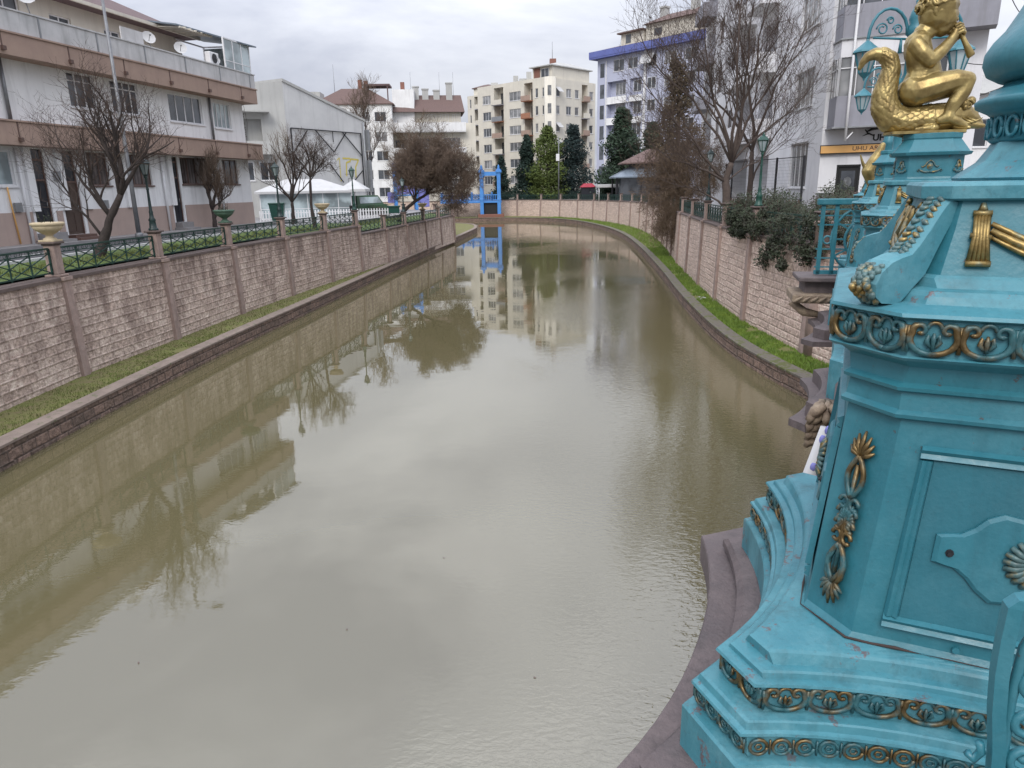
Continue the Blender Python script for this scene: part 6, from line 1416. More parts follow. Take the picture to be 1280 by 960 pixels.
def pedestal(name, label, loc, group, top='lamp', friezes=True, low=None, detail=True):
    root = thing(name, label, 'pedestal', (*loc, 0), PH, group)
    # stepped base with concave sides
    base = [(.48,.683,.147,.12),(.594,.683,.147,.12),(.600,.678,.146,.12),(.602,.648,.133,.117),(.611,.652,.132,.118),(.660,.654,.131,.118),(.663,.666,.131,.12),(.669,.664,.130,.12),(.672,.652,.125,.117),(.687,.647,.121,.115),(.690,.641,.119,.113),(.6915,.602,.10,.106),(.6925,.598,.10,.105),(.753,.604,.098,.105),(.756,.617,.098,.108),(.762,.614,.096,.107),(.764,.590,.085,.103),(.775,.587,.079,.101),(.779,.581,.077,.10),(.7805,.556,.068,.09),(.803,.548,.048,.086),(.808,.540,.043,.083),(.812,.50,.07,.05),(.817,.45,.098,.005)]
    if low: base = [(.14,.57,.10,.02),(.45,.57,.10,.02),(.455,.49,.10,.02),(.47,.45,.10,.01),(.62,.44,.10,0),(.66,.47,.1,0),(.72,.47,.1,0),(.74,.45,.1,0),(.812,.45,.1,0)]
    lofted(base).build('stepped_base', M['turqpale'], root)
    rs_ = MB(); rr_ = random.Random(12)
    pl_pts = [Vector(p) for p in ring_plan(.449, .098, .8195, 0, 14)]
    rs_.tube([p + Vector((rr_.uniform(-.001,.001), rr_.uniform(-.001,.001), rr_.uniform(-.001,.002))) for p in pl_pts], [rr_.choice((.0002,.0002,.0006,.0012,.003,.004)) for p in pl_pts], 5)
    rs_.build('rust_seam', M['darkrust'], root)
    b = lofted([(.80,.446,.098,0),(.818,.443,.098,0),(.83,.436,.098,0),(1.328,.394,.100,0)]); b.build('shaft', M['turq'], root)
    # necking mouldings under the gilded band
    lofted([(1.322,.399,.100,0),(1.328,.410,.102,0),(1.336,.412,.103,0),(1.344,.402,.1,0),(1.380,.397,.096,0),(1.386,.410,.1,0),(1.394,.412,.10,0),(1.401,.399,.098,0),(1.435,.403,.11,0),(1.457,.43,.125,0)]).build('necking', M['turq'], root)
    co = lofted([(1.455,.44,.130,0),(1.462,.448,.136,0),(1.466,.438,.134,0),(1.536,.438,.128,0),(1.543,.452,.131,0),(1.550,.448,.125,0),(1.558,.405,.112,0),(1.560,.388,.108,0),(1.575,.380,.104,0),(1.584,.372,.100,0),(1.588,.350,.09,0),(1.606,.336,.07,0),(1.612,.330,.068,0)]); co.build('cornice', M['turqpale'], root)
    lofted([(1.612,.325,.07,0),(1.70,.300,.062,0),(1.757,.285,.055,0)]).build('tapered_collar', M['turq'], root)
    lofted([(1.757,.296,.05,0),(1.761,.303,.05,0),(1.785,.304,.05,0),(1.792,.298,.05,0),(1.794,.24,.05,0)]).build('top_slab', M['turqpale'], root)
    frieze('gilded_frieze', M['gilt'], root, .438, .131, 1.466, .072, 0, scroll_motif, 7 if detail else 5, chamfer=2)
    if not low: frieze('gilded_base_frieze', M['gilt'], root, .600, .098, .6925, .062, .105, scroll_motif, 11 if detail else 6, chamfer=2 if detail else 1)
    if not low: frieze('ring_frieze', M['gilt'], root, .654, .131, .6135, .045, .118, ring_motif, 22 if detail else 8, chamfer=4 if detail else 2)
    # side panels: moulded frame, plate and rosette on each face, ornament on each cut corner
    for k in range(4 if detail else 2):
        k = (2, 1, 0, 3)[k]
        ang = k*math.pi/2
        def T(x, z, o, ang=ang):
            ex = .443-(z-.818)*(.443-.394)/(1.328-.818); x = x*(1-.12*(z-.86)/.41)
            q_ = Vector((ex+o, x)); return (q_.x*math.cos(ang)-q_.y*math.sin(ang), q_.x*math.sin(ang)+q_.y*math.cos(ang), z)
        f = MB(T=None)
        x0, x1, z0, z1 = -.285, .285, .862, 1.272
        for (a0, a1, b0, b1) in ((x0,x1,z0,z0+.03),(x0,x1,z1-.03,z1),(x0,x0+.03,z0+.03,z1-.03),(x1-.03,x1,z0+.03,z1-.03)):
            w_ = a1-a0; h_ = b1-b0; hor = w_ > h_
            def sec(t):
                # moulded strip: bevelled profile
                if hor: return [T(a0+(a1-a0)*t, b0, .0), T(a0+(a1-a0)*t, b0+.006, .012), T(a0+(a1-a0)*t, b0+.015, .007), T(a0+(a1-a0)*t, b1-.006, .014), T(a0+(a1-a0)*t, b1, .0)]
                return [T(a0, b0+(b1-b0)*t, .0), T(a0+.006, b0+(b1-b0)*t, .012), T(a0+.015, b0+(b1-b0)*t, .007), T(a1-.006, b0+(b1-b0)*t, .014), T(a1, b0+(b1-b0)*t, .0)]
            f.loft([sec(0), sec(1)], True, True)
        fr = f.build('panel_frame', M['turq'], root)
        f = MB(); f.loft([[T(x0+.03,z0+.03,.002), T(x1-.03,z0+.03,.002), T(x1-.03,z1-.03,.002), T(x0+.03,z1-.03,.002)]], True); f.build('panel_field', M['turqdark'], root)
        # ogee plate
        DX = -.028
        zc = 1.062; out = []
        half = [(-.188,0.028),(-.172,.032),(-.145,.036),(-.122,.052),(-.102,.074),(-.074,.088),(-.042,.084),(0,.076)]
        up = half + [(-x, z) for x, z in half[-2::-1]]; lo = [(x, -z*1.02-.006*(abs(x) < .1)) for x, z in up[::-1]]
        ol = up+lo
        f = MB(); f.loft([[T(DX+x*1.02, zc+z*1.03, .003) for x, z in ol], [T(DX+x*1.02, zc+z*1.03, .009) for x, z in ol], [T(DX+x*.97, zc+z*.95, .014) for x, z in ol]], True, True); pl_ = f.build('cover_plate', M['turq'], root)
        for sx in (-1, 1):
            f = MB()
            for rr, oo in ((.0085, .016), (.005, .022)): f.loft([[T(DX+sx*.162+rr*math.cos(j*.785), zc-.004+rr*math.sin(j*.785), o2) for j in range(8)] for o2 in (.012, oo)], True, True)
            f.build('bolt', M['darkmetal'], pl_)
        f = MB()
        for j in range(22):
            a = j*2*math.pi/22; ca, sa = math.cos(a), math.sin(a)
            f.tube([T(DX+.022*ca, zc+.022*sa*.85, .018), T(DX+.045*ca, zc+.045*sa*.85, .024), T(DX+.064*ca, zc+.064*sa*.85, .016)], [.0035,.0075,.0055], 5)
        f.loft([[T(DX+.024*q*math.cos(j*.524), zc+.020*q*math.sin(j*.524), .014+.018*(1-q*q)) for j in range(12)] for q in (1, .8, .5, .15)], True, True, smooth=True)
        f.build('rosette', M['giltold'], root)
        # screw head low on the plinth of the shaft
        f = MB(); f.loft([[T(-.14+.008*q*math.cos(j*.785), .842+.008*q*math.sin(j*.785), oo) for j in range(8)] for q, oo in ((1, .0), (.9, .004))], True, True); f.build('bolt', M['turq'], root)
        # chamfer ornament
        a2 = ang+math.pi/4
        def TC(x, z, o, a2=a2):
            z = .842+(z-.845)*1.16
            ex = .443-(z-.818)*(.443-.394)/(1.328-.818); cc = .099
            r_ = (ex+ex-cc)/math.sqrt(2); q_ = Vector((r_+o, x)); return (q_.x*math.cos(a2)-q_.y*math.sin(a2), q_.x*math.sin(a2)+q_.y*math.cos(a2), z)
        f = MB()
        def leaf(cx, cz, dx, dz, l, w_, n=3):
            f.tube([TC(cx, cz, .004), TC(cx+dx*l*.6, cz+dz*l*.5, .010), TC(cx+dx*l*1.0, cz+dz*l, .005)], [w_*.6, w_*1.25, w_*.5], 6)
        zA, zB = .845, 1.235
        # palmettes at both ends and at the middle
        for (zc2, sg) in ((1.165, 1), (.915, -1), (1.04, 1), (1.04, -1)):
            for j in range(-3, 4):
                a = j*.36; sc_ = 1.0-.10*abs(j)
                leaf(0, zc2, math.sin(a), sg*math.cos(a), (.052 if zc2 != 1.04 else .036)*sc_, .0050)
        for sx in (-1, 1):
            # lyre loops
            for (za, zb, w_) in ((1.168, 1.085, .021), (.912, .99, .021)):
                f.tube([TC(sx*w_*math.sin(t)*1.0, za+(zb-za)*t/3.1, .008) for t in [i*.31 for i in range(11)]], [.0062]*11, 6)
            for zc3 in (1.073, 1.052, 1.028, 1.005):
                f.tube([TC(sx*(.014+.012*math.cos(t)), zc3+.011*math.sin(t), .008) for t in [i*.5 for i in range(12)]], .0052, 5)
            f.tube([TC(sx*.005, .99, .006), TC(sx*.022, .955, .008), TC(sx*.020, .925, .008), TC(sx*.005, .90, .006)], [.004,.008,.007,.004], 5)
        f.tube([TC(0, .93, .006), TC(0, 1.0, .008), TC(0, 1.08, .008), TC(0, 1.15, .006)], [.006,.005,.005,.006], 5)
        f.build('corner_ornament', M['gilt'], root)
        # drapery swag on the tapered collar
        def TS_(x, z, o, ang=ang):
            ex = .325-(z-1.612)*(.325-.285)/(1.757-1.612); q_ = Vector((ex+o, x)); return (q_.x*math.cos(ang)-q_.y*math.sin(ang), q_.x*math.sin(ang)+q_.y*math.cos(ang), z)
        f = MB()
        for sx in (-1, 1):
            X = sx*.195
            for j in range(-2, 3): f.tube([TS_(X+j*.0055, 1.728, .006), TS_(X+j*.0050, 1.690, .012), TS_(X+j*.0080, 1.640, .007)], [.0045,.0052,.0055], 5)
            f.tube([TS_(X-.016, 1.732, .006), TS_(X+.016, 1.732, .006)], .007, 6); f.tube([TS_(X-.018, 1.690, .010), TS_(X+.018, 1.686, .010)], .0065, 6); f.tube([TS_(X-.021, 1.636, .008), TS_(X+.022, 1.636, .008)], .0065, 6)
            f.tube([TS_(X, 1.738, .006), TS_(X, 1.752, .006)], [.009,.004], 6)
            for dz, rr in ((0, .0085), (.013, .0065), (-.013, .005)):
                f.tube([TS_(sx*(.178-.178*t), 1.700+dz-.062*math.sin(t*1.57)*(1), .008) for t in [i/9 for i in range(10)]], [rr*(.6+.5*math.sin(i/9*3.14)) + .001 for i in range(10)], 6)
            f.tube([TS_(sx*(.092-.022*math.cos(t)*(1-t/9)), 1.712+.022*math.sin(t)*(1-t/9), .008) for t in [i*.5 for i in range(11)]], [.008*(1-.04*i) for i in range(11)], 6)
            f.tube([TS_(sx*.09, 1.692, .008), TS_(sx*.06, 1.672, .009), TS_(sx*.03, 1.700, .009), TS_(sx*.0, 1.735, .008)], [.005,.009,.008,.006], 6)
        f.build('swag', M['giltbright'], root)
    # scroll consoles on the cut corners, under the top slab
    for k in ((1, 0, 2, 3) if detail else ()):
        a2 = k*math.pi/2+math.pi/4
        wd = .030
        def TB(r_, y, z, a2=a2): return (r_*math.cos(a2)-y*math.sin(a2), r_*math.sin(a2)+y*math.cos(a2), z)
        prof_o = [(.385,1.758),(.405,1.735),(.430,1.70),(.452,1.672),(.470,1.654),(.496,1.648),(.520,1.640),(.543,1.622),(.556,1.598),(.553,1.574),(.536,1.560)]
        prof_i = [(.355,1.750),(.372,1.72),(.392,1.685),(.408,1.655),(.420,1.630),(.430,1.612),(.445,1.598),(.460,1.585),(.472,1.572),(.486,1.560),(.50,1.556)]
        b = MB(); rings = []
        for (ro, zo), (ri, zi) in zip(prof_o, prof_i): rings.append([TB(ri,-wd,zi), TB(ro,-wd,zo), TB(ro+.004,-wd*.6,zo+.004), TB(ro+.004,wd*.6,zo+.004), TB(ro,wd,zo), TB(ri,wd,zi)])
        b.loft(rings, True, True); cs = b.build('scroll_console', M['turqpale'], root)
        b = MB(); rn = random.Random(k+5)
        for j in range(11):
            f_ = j/10; i_ = min(3, int(f_*4)); g_ = f_*4-i_; g_ = min(1, g_)
            r_ = prof_o[i_][0]*(1-g_)+prof_o[i_+1][0]*g_; z_ = prof_o[i_][1]*(1-g_)+prof_o[i_+1][1]*g_
            for sy in (-1, 1): b.tube([TB(r_+.004, sy*.003, z_+.005), TB(r_+.010, sy*.013, z_+.002), TB(r_+.004, sy*.021, z_-.006)], [.004,.0065,.003], 5)
        b.build('leaf_carving', M['giltold'], cs)
        b = MB()
        for j in range(16):
            f_ = j/15; z_ = 1.632-.070*f_; r_ = .532+.03*math.sin(f_*3.14); 
            for sy in (-1, 0, 1): b.ball(TB(r_+.002+rn.uniform(-.003,.005), sy*.017+rn.uniform(-.004,.004), z_), rn.uniform(.006,.010), 5)
        b.build('acanthus_carving', M['giltold'], cs)
    # stone plinth under the iron base
    if low:
        b = lofted([(-.06,.84,.14,.12),(.0,.84,.14,.12),(.005,.72,.13,.10),(.12,.72,.13,.10),(.1395,.68,.13,.1)]); b.build('stone_plinth', M['stoneplinth'], root); return root
    b = lofted([(.30,.86,.16,.12),(.405,.86,.16,.12),(.412,.855,.158,.12),(.413,.74,.15,.12),(.43,.762,.15,.12),(.455,.762,.15,.12),(.475,.74,.15,.12),(.4795,.69,.147,.12)]); b.build('stone_plinth', M['stoneplinth'], root)
    b = lofted([(.02,.55,.14,.08),(.12,.60,.15,.09),(.2,.70,.15,.1),(.2995,.78,.16,.12)]); b.build('stone_corbel', M['bracketstone'], root)
    return root
P1 = pedestal('lamp_pedestal', 'big turquoise cast-iron pedestal with gilded friezes filling the right edge of the picture', (PC.x, PC.y), 'turquoise bridge pedestals')
# the baluster that stands on the first pedestal
def lamp_base(root):
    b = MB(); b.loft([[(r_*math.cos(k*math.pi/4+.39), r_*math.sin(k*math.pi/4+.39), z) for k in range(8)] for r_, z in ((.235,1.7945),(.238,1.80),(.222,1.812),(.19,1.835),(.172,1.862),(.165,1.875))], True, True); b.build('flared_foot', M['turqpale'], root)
    b = MB(); b.lathe([(.160,1.875),(.166,1.88),(.166,1.93),(.176,1.938),(.20,1.95),(.203,1.962),(.196,1.968),(.180,1.975),(.176,1.984),(.158,1.99),(.150,2.0)], 40); b.build('lamp_collar', M['turq'], root)
    b = MB()
    for k in range(26):
        a = k*2*math.pi/26; T_ = lambda u_, z, o: ((.166+o)*math.cos(a+u_/.166), (.166+o)*math.sin(a+u_/.166), z)
        b.tube([T_(.013*math.cos(t), 1.906+.020*math.sin(t), .004) for t in [i*.524 for i in range(13)]], .0042, 5)
        b.tube([T_(.020, 1.885, .003), T_(.020, 1.928, .003)], .0025, 4)
    b.build('ring_frieze', M['turq'], root)
    b = MB(); b.lathe([(.150,2.0),(.165,2.005),(.188,2.018),(.198,2.04),(.197,2.062),(.184,2.085),(.165,2.107),(.147,2.14),(.128,2.18),(.105,2.23),(.09,2.27),(.085,2.29),(.10,2.30),(.10,2.33),(.07,2.35),(.06,2.6),(.06,3.6)], 40); b.build('baluster', M['turq'], root)
lamp_base(P1)
def upper_block(root):
    b = MB(); b.loft([ring_plan(e, c, z, 0, 2) for z, e, c in ((1.7945,.25,.09),(1.80,.24,.09),(1.815,.235,.085),(1.96,.235,.085),(1.965,.275,.10),(1.985,.285,.10),(1.99,.265,.10),(2.03,.235,.09),(2.075,.20,.07),(2.085,.205,.07),(2.115,.205,.07),(2.12,.185,.06))], True, True); o = b.build('upper_block', M['turq'], root)
    for k in range(8):
        b = MB()
        ang = k*math.pi/4; ex = .237 if k % 2 == 0 else (.235*2-.085)/math.sqrt(2)+.002; w_ = 1.0 if k % 2 == 0 else .55
        def T(x, z, o2, ang=ang, ex=ex): return ((ex+o2)*math.cos(ang)-x*math.sin(ang), (ex+o2)*math.sin(ang)+x*math.cos(ang), z)
        for sx in (-1, 1):
            b.tube([T(sx*w_*x, z, .004) for x, z in ((.0,1.85),(.03,1.848),(.055,1.855),(.075,1.868),(.085,1.86),(.075,1.85))], [.006,.007,.006,.006,.005,.003], 5)
            b.tube([T(sx*w_*x, z, .004) for x, z in ((.0,1.93),(.022,1.915),(.034,1.893),(.052,1.882),(.06,1.892))], [.005,.007,.006,.005,.003], 5)
        b.loft([[T(.022*w_*q*math.cos(j*.785), 1.888+.024*q*math.sin(j*.785), .002+.014*(1-q)) for j in range(8)] for q in (1, .6, .1)], True, True)
        b.build('cartouche', M['giltold'], root)
c2 = PC+PU*4.35+Vector((.05,0)); P2 = pedestal('statue_pedestal', 'turquoise pedestal carrying the golden cherub and dolphin', (c2.x, c2.y), 'turquoise bridge pedestals', detail=False, low=True); upper_block(P2); P2.scale = (.92,.92,1)
c3 = PC+PU*7.6; P3 = pedestal('lamp_pedestal', 'turquoise pedestal under the double-armed lamp post, behind the golden cherub', (c3.x, c3.y), 'turquoise bridge pedestals', detail=False, low=True); upper_block(P3)
c4 = PC+PU*12.3; P4 = pedestal('lamp_pedestal', 'farthest turquoise pedestal, seen only as small stepped tops behind the others', (c4.x, c4.y), 'turquoise bridge pedestals', detail=False, low=True); upper_block(P4)

# ---------------------------------------------------------------- bodies grown from capsules
_bm = bmesh.new(); bmesh.ops.create_icosphere(_bm, subdivisions=2, radius=1.0)
ICO_V = [tuple(v.co) for v in _bm.verts]; ICO_F = [tuple(v.index for v in f.verts) for f in _bm.faces]; _bm.free()
def organic(name, m, parent, chains, voxel=.008, smooth=4, extra=None):
    """chains: lists of (x,y,z,r) joined by spheres; one voxel-remeshed continuous surface"""
    me = bpy.data.meshes.new(name); V = []; Fc = []
    for ch in chains:
        pts = []
        if len(ch) == 1: pts = [ch[0]]
        for a, b2 in zip(ch[:-1], ch[1:]):
            d = math.dist(a[:3], b2[:3]); n = max(1, int(d/(min(a[3], b2[3])*.16)))
            for i in range(n+1): f = i/n; pts.append(tuple(a[k]*(1-f)+b2[k]*f for k in range(4)))
        for p in pts:
            k0 = len(V); V += [(p[0]+x*p[3], p[1]+y*p[3], p[2]+z*p[3]) for x, y, z in ICO_V]; Fc += [(a+k0, b_+k0, c+k0) for a, b_, c in ICO_F]
    me.from_pydata(V, [], Fc)
    o = bpy.data.objects.new(name, me); C.objects.link(o)
    rm = o.modifiers.new('r', 'REMESH'); rm.mode = 'VOXEL'; rm.voxel_size = voxel
    sm = o.modifiers.new('s', 'SMOOTH'); sm.factor = .6; sm.iterations = smooth
    dg_ = bpy.context.evaluated_depsgraph_get(); me2 = bpy.data.meshes.new_from_object(o.evaluated_get(dg_)); o.modifiers.clear(); o.data = me2
    me2.materials.clear(); me2.materials.append(m)
    me2.polygons.foreach_set('use_smooth', [True]*len(me2.polygons))
    if extra:
        n_ = len(me2.vertices); co = [0.0]*(3*n_); no = [0.0]*(3*n_); me2.vertices.foreach_get('co', co); me2.vertex_normals.foreach_get('vector', no)
        for i in range(n_): co[3*i:3*i+3] = extra(Vector(co[3*i:3*i+3]), Vector(no[3*i:3*i+3]))
        me2.vertices.foreach_set('co', co)
        me2.update()
    o.parent = parent; me2.name = name; return o
# golden cherub riding a dolphin; local x = toward the dolphin's head, z up. drawn in centimetre-like units
st_c = c2
STS = .0061*1.02
def sc_(cx, cy, y=0, r=None):
    px = 1060+cx/5.332; py = cy/5.332
    x = (px-(1152+.125*(166-py)))*STS; z = (166-py)*STS
    return (x, y, z) if r is None else (x, y, z, r/5.332*STS)
SR = math.atan2(-.28, 1.0)
cherub = thing('golden_statue', 'large golden cherub playing a pipe astride a scaly dolphin', 'statue', (st_c.x-.08, st_c.y, 2.12), SR); cherub.scale = (.86,.88,.89)
W = lambda *a: [sc_(*p) for p in a]
body = []
body += [W((600,70,0,128)), W((590,105,0,122)), W((620,120,0,108)), W((640,165,0,72),(620,190,0,66)), W((668,140,-.035,46)), W((668,140,.035,46))]
body += [W((545,200,0,62),(505,225,0,70))]                                   # neck
body += [W((465,285,-.03,84),(470,340,-.02,92),(490,420,0,98),(500,480,0,104),(470,560,0,112),(450,600,.0,112)), W((465,285,.03,84),(470,340,.02,92))]
body += [W((530,440,0,88),(540,500,0,90))]                                   # belly
body += [W((430,590,-.045,96)), W((430,590,.045,96))]
# near arm (toward the camera, y negative) and far arm
body += [W((440,300,-.085,56),(475,360,-.11,55),(525,415,-.12,48),(600,350,-.09,42),(665,285,-.045,31),(695,250,-.03,30))]
body += [W((450,290,.085,54),(500,350,.12,50),(570,400,.12,44),(640,340,.08,38),(700,270,.03,30))]
# legs
body += [W((455,600,-.06,98),(580,570,-.085,88),(690,545,-.10,72),(760,548,-.10,58),(735,620,-.105,54),(680,690,-.11,50),(650,745,-.11,40),(640,785,-.115,44),(590,800,-.115,30)), W((650,790,-.115,36),(700,815,-.12,32),(745,838,-.12,22))]
body += [W((455,600,.06,98),(590,585,.09,84),(700,575,.11,68),(770,590,.11,54),(760,680,.12,48),(740,760,.12,38),(760,800,.12,34),(800,830,.12,26))]
# toes
for j in range(5): body.append(W((738+j*4,840-j*3,-.132+j*.011,12),(760+j*3,850-j*3,-.134+j*.011,9)))
# hand palm
body += [W((705,225,-.022,30),(720,205,-.012,26)), W((715,240,.02,28),(735,215,.012,24))]
cb_ = organic('body', M['gold'], cherub, body, .0050, 9)
# face features, ear
f = []
f += [W((706,128,0,16),(716,148,0,13))]; f += [W((702,182,0,13))]; 
for s in (-1, 1): f += [W((686,118,s*.042,15)), W((672,96,s*.045,10),(690,94,s*.034,8)), W((690,170,s*.022,22))]

f += [W((694,178,0,15),(704,172,0,10)), W((670,215,0,30))]
organic('face', M['gold'], cb_, f, .0036, 5)
organic('ear', M['gold'], cb_, [W((560,88,-.122,20),(555,110,-.124,17),(560,130,-.118,13))], .003, 2); organic('ear', M['gold'], cb_, [W((560,88,.122,20),(560,130,.118,13))], .003, 2)
# fingers closing on the pipe
fg = []
for k in range(4):
    z0 = 180+k*16; fg.append(W((700+k*6,z0+12,-.040,12),(722+k*7,z0+2,-.046,12),(745+k*5,z0+8,-.030,11),(750+k*4,z0+18,-.010,10)))
    fg.append(W((712+k*7,z0+34,.036,12),(735+k*7,z0+26,.042,11),(756+k*4,z0+34,.026,10),(758+k*3,z0+44,.008,9)))
fg.append(W((700,235,-.03,14),(712,205,-.018,13),(728,185,.002,11))); fg.append(W((712,250,.03,13),(735,240,.016,12),(748,225,.0,10)))
organic('fingers', M['gold'], cb_, fg, .0026, 1)
# curls of hair
rn = random.Random(15); hr = []
for k in range(95):
    a = rn.uniform(-2.9, 2.9); e = rn.uniform(-.15, 1.45)
    # over skull except the face side
    d_ = Vector((math.cos(e)*math.cos(a)*-1, math.cos(e)*math.sin(a), math.sin(e)))
    if d_.x > .55 and e < .9: continue
    c_ = Vector(sc_(592, 72, 0)) + d_*(.150); r_ = rn.uniform(.014, .024); t_ = d_.orthogonal(); t_.rotate(Matrix.Rotation(rn.random()*6.28, 3, d_)); s_ = d_.cross(t_)
    ch_ = []
    for i in range(7):
        th = i*.75; q_ = c_ + (t_*math.cos(th)+s_*math.sin(th))*(.026*(1-i*.1)) + d_*(.004*i-.008); ch_.append((*q_, r_*(.62-.05*i)))
    hr.append(ch_)
hr.append(W((600,60,0,132)))
organic('hair', M['gold'], cherub, hr, .0034, 1)
b = MB(); b.tube([sc_(708,165,0), sc_(740,235,-.0), sc_(775,310,0), sc_(806,378,0), sc_(812,388,0)], [.010,.016,.022,.032,.026], 12); b.build('pipe', M['gold'], cherub)
# dolphin
df_ = [W((82,425,0,16),(105,385,0,26),(140,350,0,34),(190,335,0,42),(240,345,0,50),(285,380,0,58),(295,440,0,62),(270,520,0,72),(245,610,0,86),(250,700,0,98),(290,770,0,104),(370,800,0,104),(470,795,0,104),(580,785,0,106),(680,775,0,100),(760,775,0,84),(820,800,0,55),(868,825,0,26))]
df_ += [W((755,700,-.05,52)), W((755,700,.05,52)), W((800,680,-.05,34)), W((800,680,.05,34)), W((820,760,0,40),(848,735,0,24),(862,715,0,14))]
df_ += [W((790,830,-.03,30),(880,845,-.05,16)), W((790,830,.03,30),(880,845,.05,16)), W((700,840,-.09,30),(770,858,-.13,14)), W((560,850,-.1,30),(430,860,-.14,12))]
spine = [Vector(sc_(*p)) for p in ((140,350),(240,345),(295,440),(245,610),(290,770),(470,795),(680,775))]
def scales(co, no):
    # overlapping scale relief following the body's length
    best = None; acc = 0.0
    for a, b2 in zip(spine[:-1], spine[1:]):
        ab = b2-a; t_ = max(0, min(1, (co-a).dot(ab)/ab.length_squared)); q_ = a+ab*t_; d = (co-q_).length
        if best is None or d < best[0]: best = (d, acc+ab.length*t_, q_, ab.normalized())
        acc += ab.length
    d, s_, q_, tn = best
    if s_ < .10 or s_ > acc-.14: return co
    mv = Vector((-tn.z, 0, tn.x)); rel = co-q_
    ang = math.atan2(rel.y, rel.dot(mv)); per = .040
    ru = s_/per; row = math.floor(ru); fu = ru-row; best_h = 0.0
    for dr_ in (0, -1):
        f_ = fu - dr_; n_ = (row+dr_)
        rv = ang*.075/.034 + (.5 if n_ % 2 else 0); fv = rv-math.floor(rv)-.5
        # each scale: a round tongue two rows long, high at its free edge
        e_ = ((f_-.0)/1.35)**2 + (abs(fv)*1.9)**2
        if f_ >= 0 and e_ < 1: best_h = max(best_h, (.25+.75*f_/1.35)*(1-e_)**.35)
    return co+no*(.0085*best_h)
organic('dolphin', M['gold'], cherub, df_, .0050, 8, scales)
b = MB()   # eye scroll, mouth frill and cast foot plate
b.tube([Vector(sc_(775+34*math.cos(t)*(1-t/11), 705-34*math.sin(t)*(1-t/11), -.098)) for t in [i*.45 for i in range(18)]], [.010-.0003*i for i in range(18)], 6)
b.ball(sc_(752,722,-.098), .022, 8)
for k in range(4): b.tube([sc_(690+k*24,800-k*4,-.095), sc_(735+k*26,835-k*6,-.12), sc_(800+k*20,838-k*14,-.11)], [.008,.012,.004], 5)
b.build('head_scroll', M['gold'], cherub)
b = MB(); b.loft([[(x,y,z) for x, y in ((-.26,-.16),(.30,-.16),(.34,0),(.30,.16),(-.26,.16),(-.30,0))] for z in (-.002,.02)], True, True); b.build('foot_plate', M['gold'], cherub)
# small golden fish bracket hanging on the third pedestal
fb = thing('golden_fish', 'small golden fish bracket on the bridge, left of the turquoise pedestals below the black logo', 'ornament', (*(PC+PU*8.6+PV*.30), 1.70), 0)
def q3(px, py): k_ = 9.3/885*1.0; return ((px-1092)*k_, 0, (232-py)*k_)
ch_ = [(*q3(1096,232), .02), (*q3(1095,222), .06), (*q3(1092,212), .085), (*q3(1098,200), .075), (*q3(1103,190), .055), (*q3(1106,182), .035)]
organic('body', M['gold'], fb, [ch_, [(*q3(1092,215), .04), (*q3(1084,203), .02), (*q3(1080,193), .01)], [(*q3(1098,215), .04), (*q3(1106,210), .02)]], .008, 2)
b = MB(); b.tube([(q3(1096,232)[0],0,-.02),(q3(1096,232)[0],0,.1)], .03, 8); b.bbox(-.05,.35,-.03,.03,-.06,-.01,.01); b.build('bracket_arm', M['turq'], fb)

# ---------------------------------------------------------------- double-armed lamp post on the third pedestal
lp_ = thing('bridge_lamp', 'turquoise lamp post with scrolled arms and hanging lanterns behind the golden cherub', 'lamp', (c3.x, c3.y, 1.92), 0)
b = MB(); b.lathe([(.15,0),(.15,.08),(.10,.14),(.09,.45),(.11,.48),(.075,.53),(.07,1.38),(.095,1.41),(.095,1.47),(.07,1.51),(.085,1.56),(.065,1.64),(.025,1.70),(.035,1.74),(.0,1.80)], 16); b.build('post', M['turq'], lp_)
for s in (-1, 1):
    b = MB()
    b.tube([(s*.07,0,1.36),(s*.25,0,1.37),(s*.46,0,1.38)], .013, 6)
    b.tube([(s*(.30-.21*math.cos(t)), 0, 1.40+.27*math.sin(t)) for t in [i*.32 for i in range(10)]]+[(s*.515,0,1.38),(s*.515,0,1.36)], .017, 6)
    for (cx, cz, r_) in ((.20,1.46,.055),(.37,1.465,.065),(.29,1.55,.04)):
        b.tube([(s*(cx+r_*(1-t/14)*math.cos(t)), 0, cz+r_*(1-t/14)*math.sin(t)) for t in [i*.5 for i in range(18)]], .009, 5)
    b.tube([(s*.15,0,1.37),(s*.15,0,1.22)], [.012,.022], 6)
    b.build('scroll_arm', M['turq'], lp_)
    lx, lz, q_ = .515, 1.37, .72
    b = MB(); r_ = .17*q_
    b.lathe([(.015,lz),(.02,lz-.02),(.045,lz-.04),(.08,lz-.07),(r_+.02,lz-.12),(r_+.03,lz-.14),(r_,lz-.145)], 8, c=(s*lx,0), smooth=False)
    for k in range(8): a = k*math.pi/4; b.bar((s*lx+r_*math.cos(a),r_*math.sin(a),lz-.14),(s*lx+r_*.5*math.cos(a),r_*.5*math.sin(a),lz-.35),.011)
    b.lathe([(r_*.55,lz-.35),(r_*.35,lz-.375),(.015,lz-.40),(.004,lz-.43)], 8, c=(s*lx,0), smooth=False)
    lt = b.build('lantern_frame', M['turq'], lp_)
    b = MB(); b.lathe([(r_-.008,lz-.145),(r_*.5-.006,lz-.345)], 8, c=(s*lx,0), smooth=False); b.build('lantern_glass', M['glasspale'], lt)
lp2 = copy_tree(lp_); lp2.location = (c4.x, c4.y, 1.92); lp2['label'] = 'farther turquoise bridge lamp, its lantern peeking out left of the dolphin tail'
lp_['group'] = lp2['group'] = 'turquoise bridge lamps'
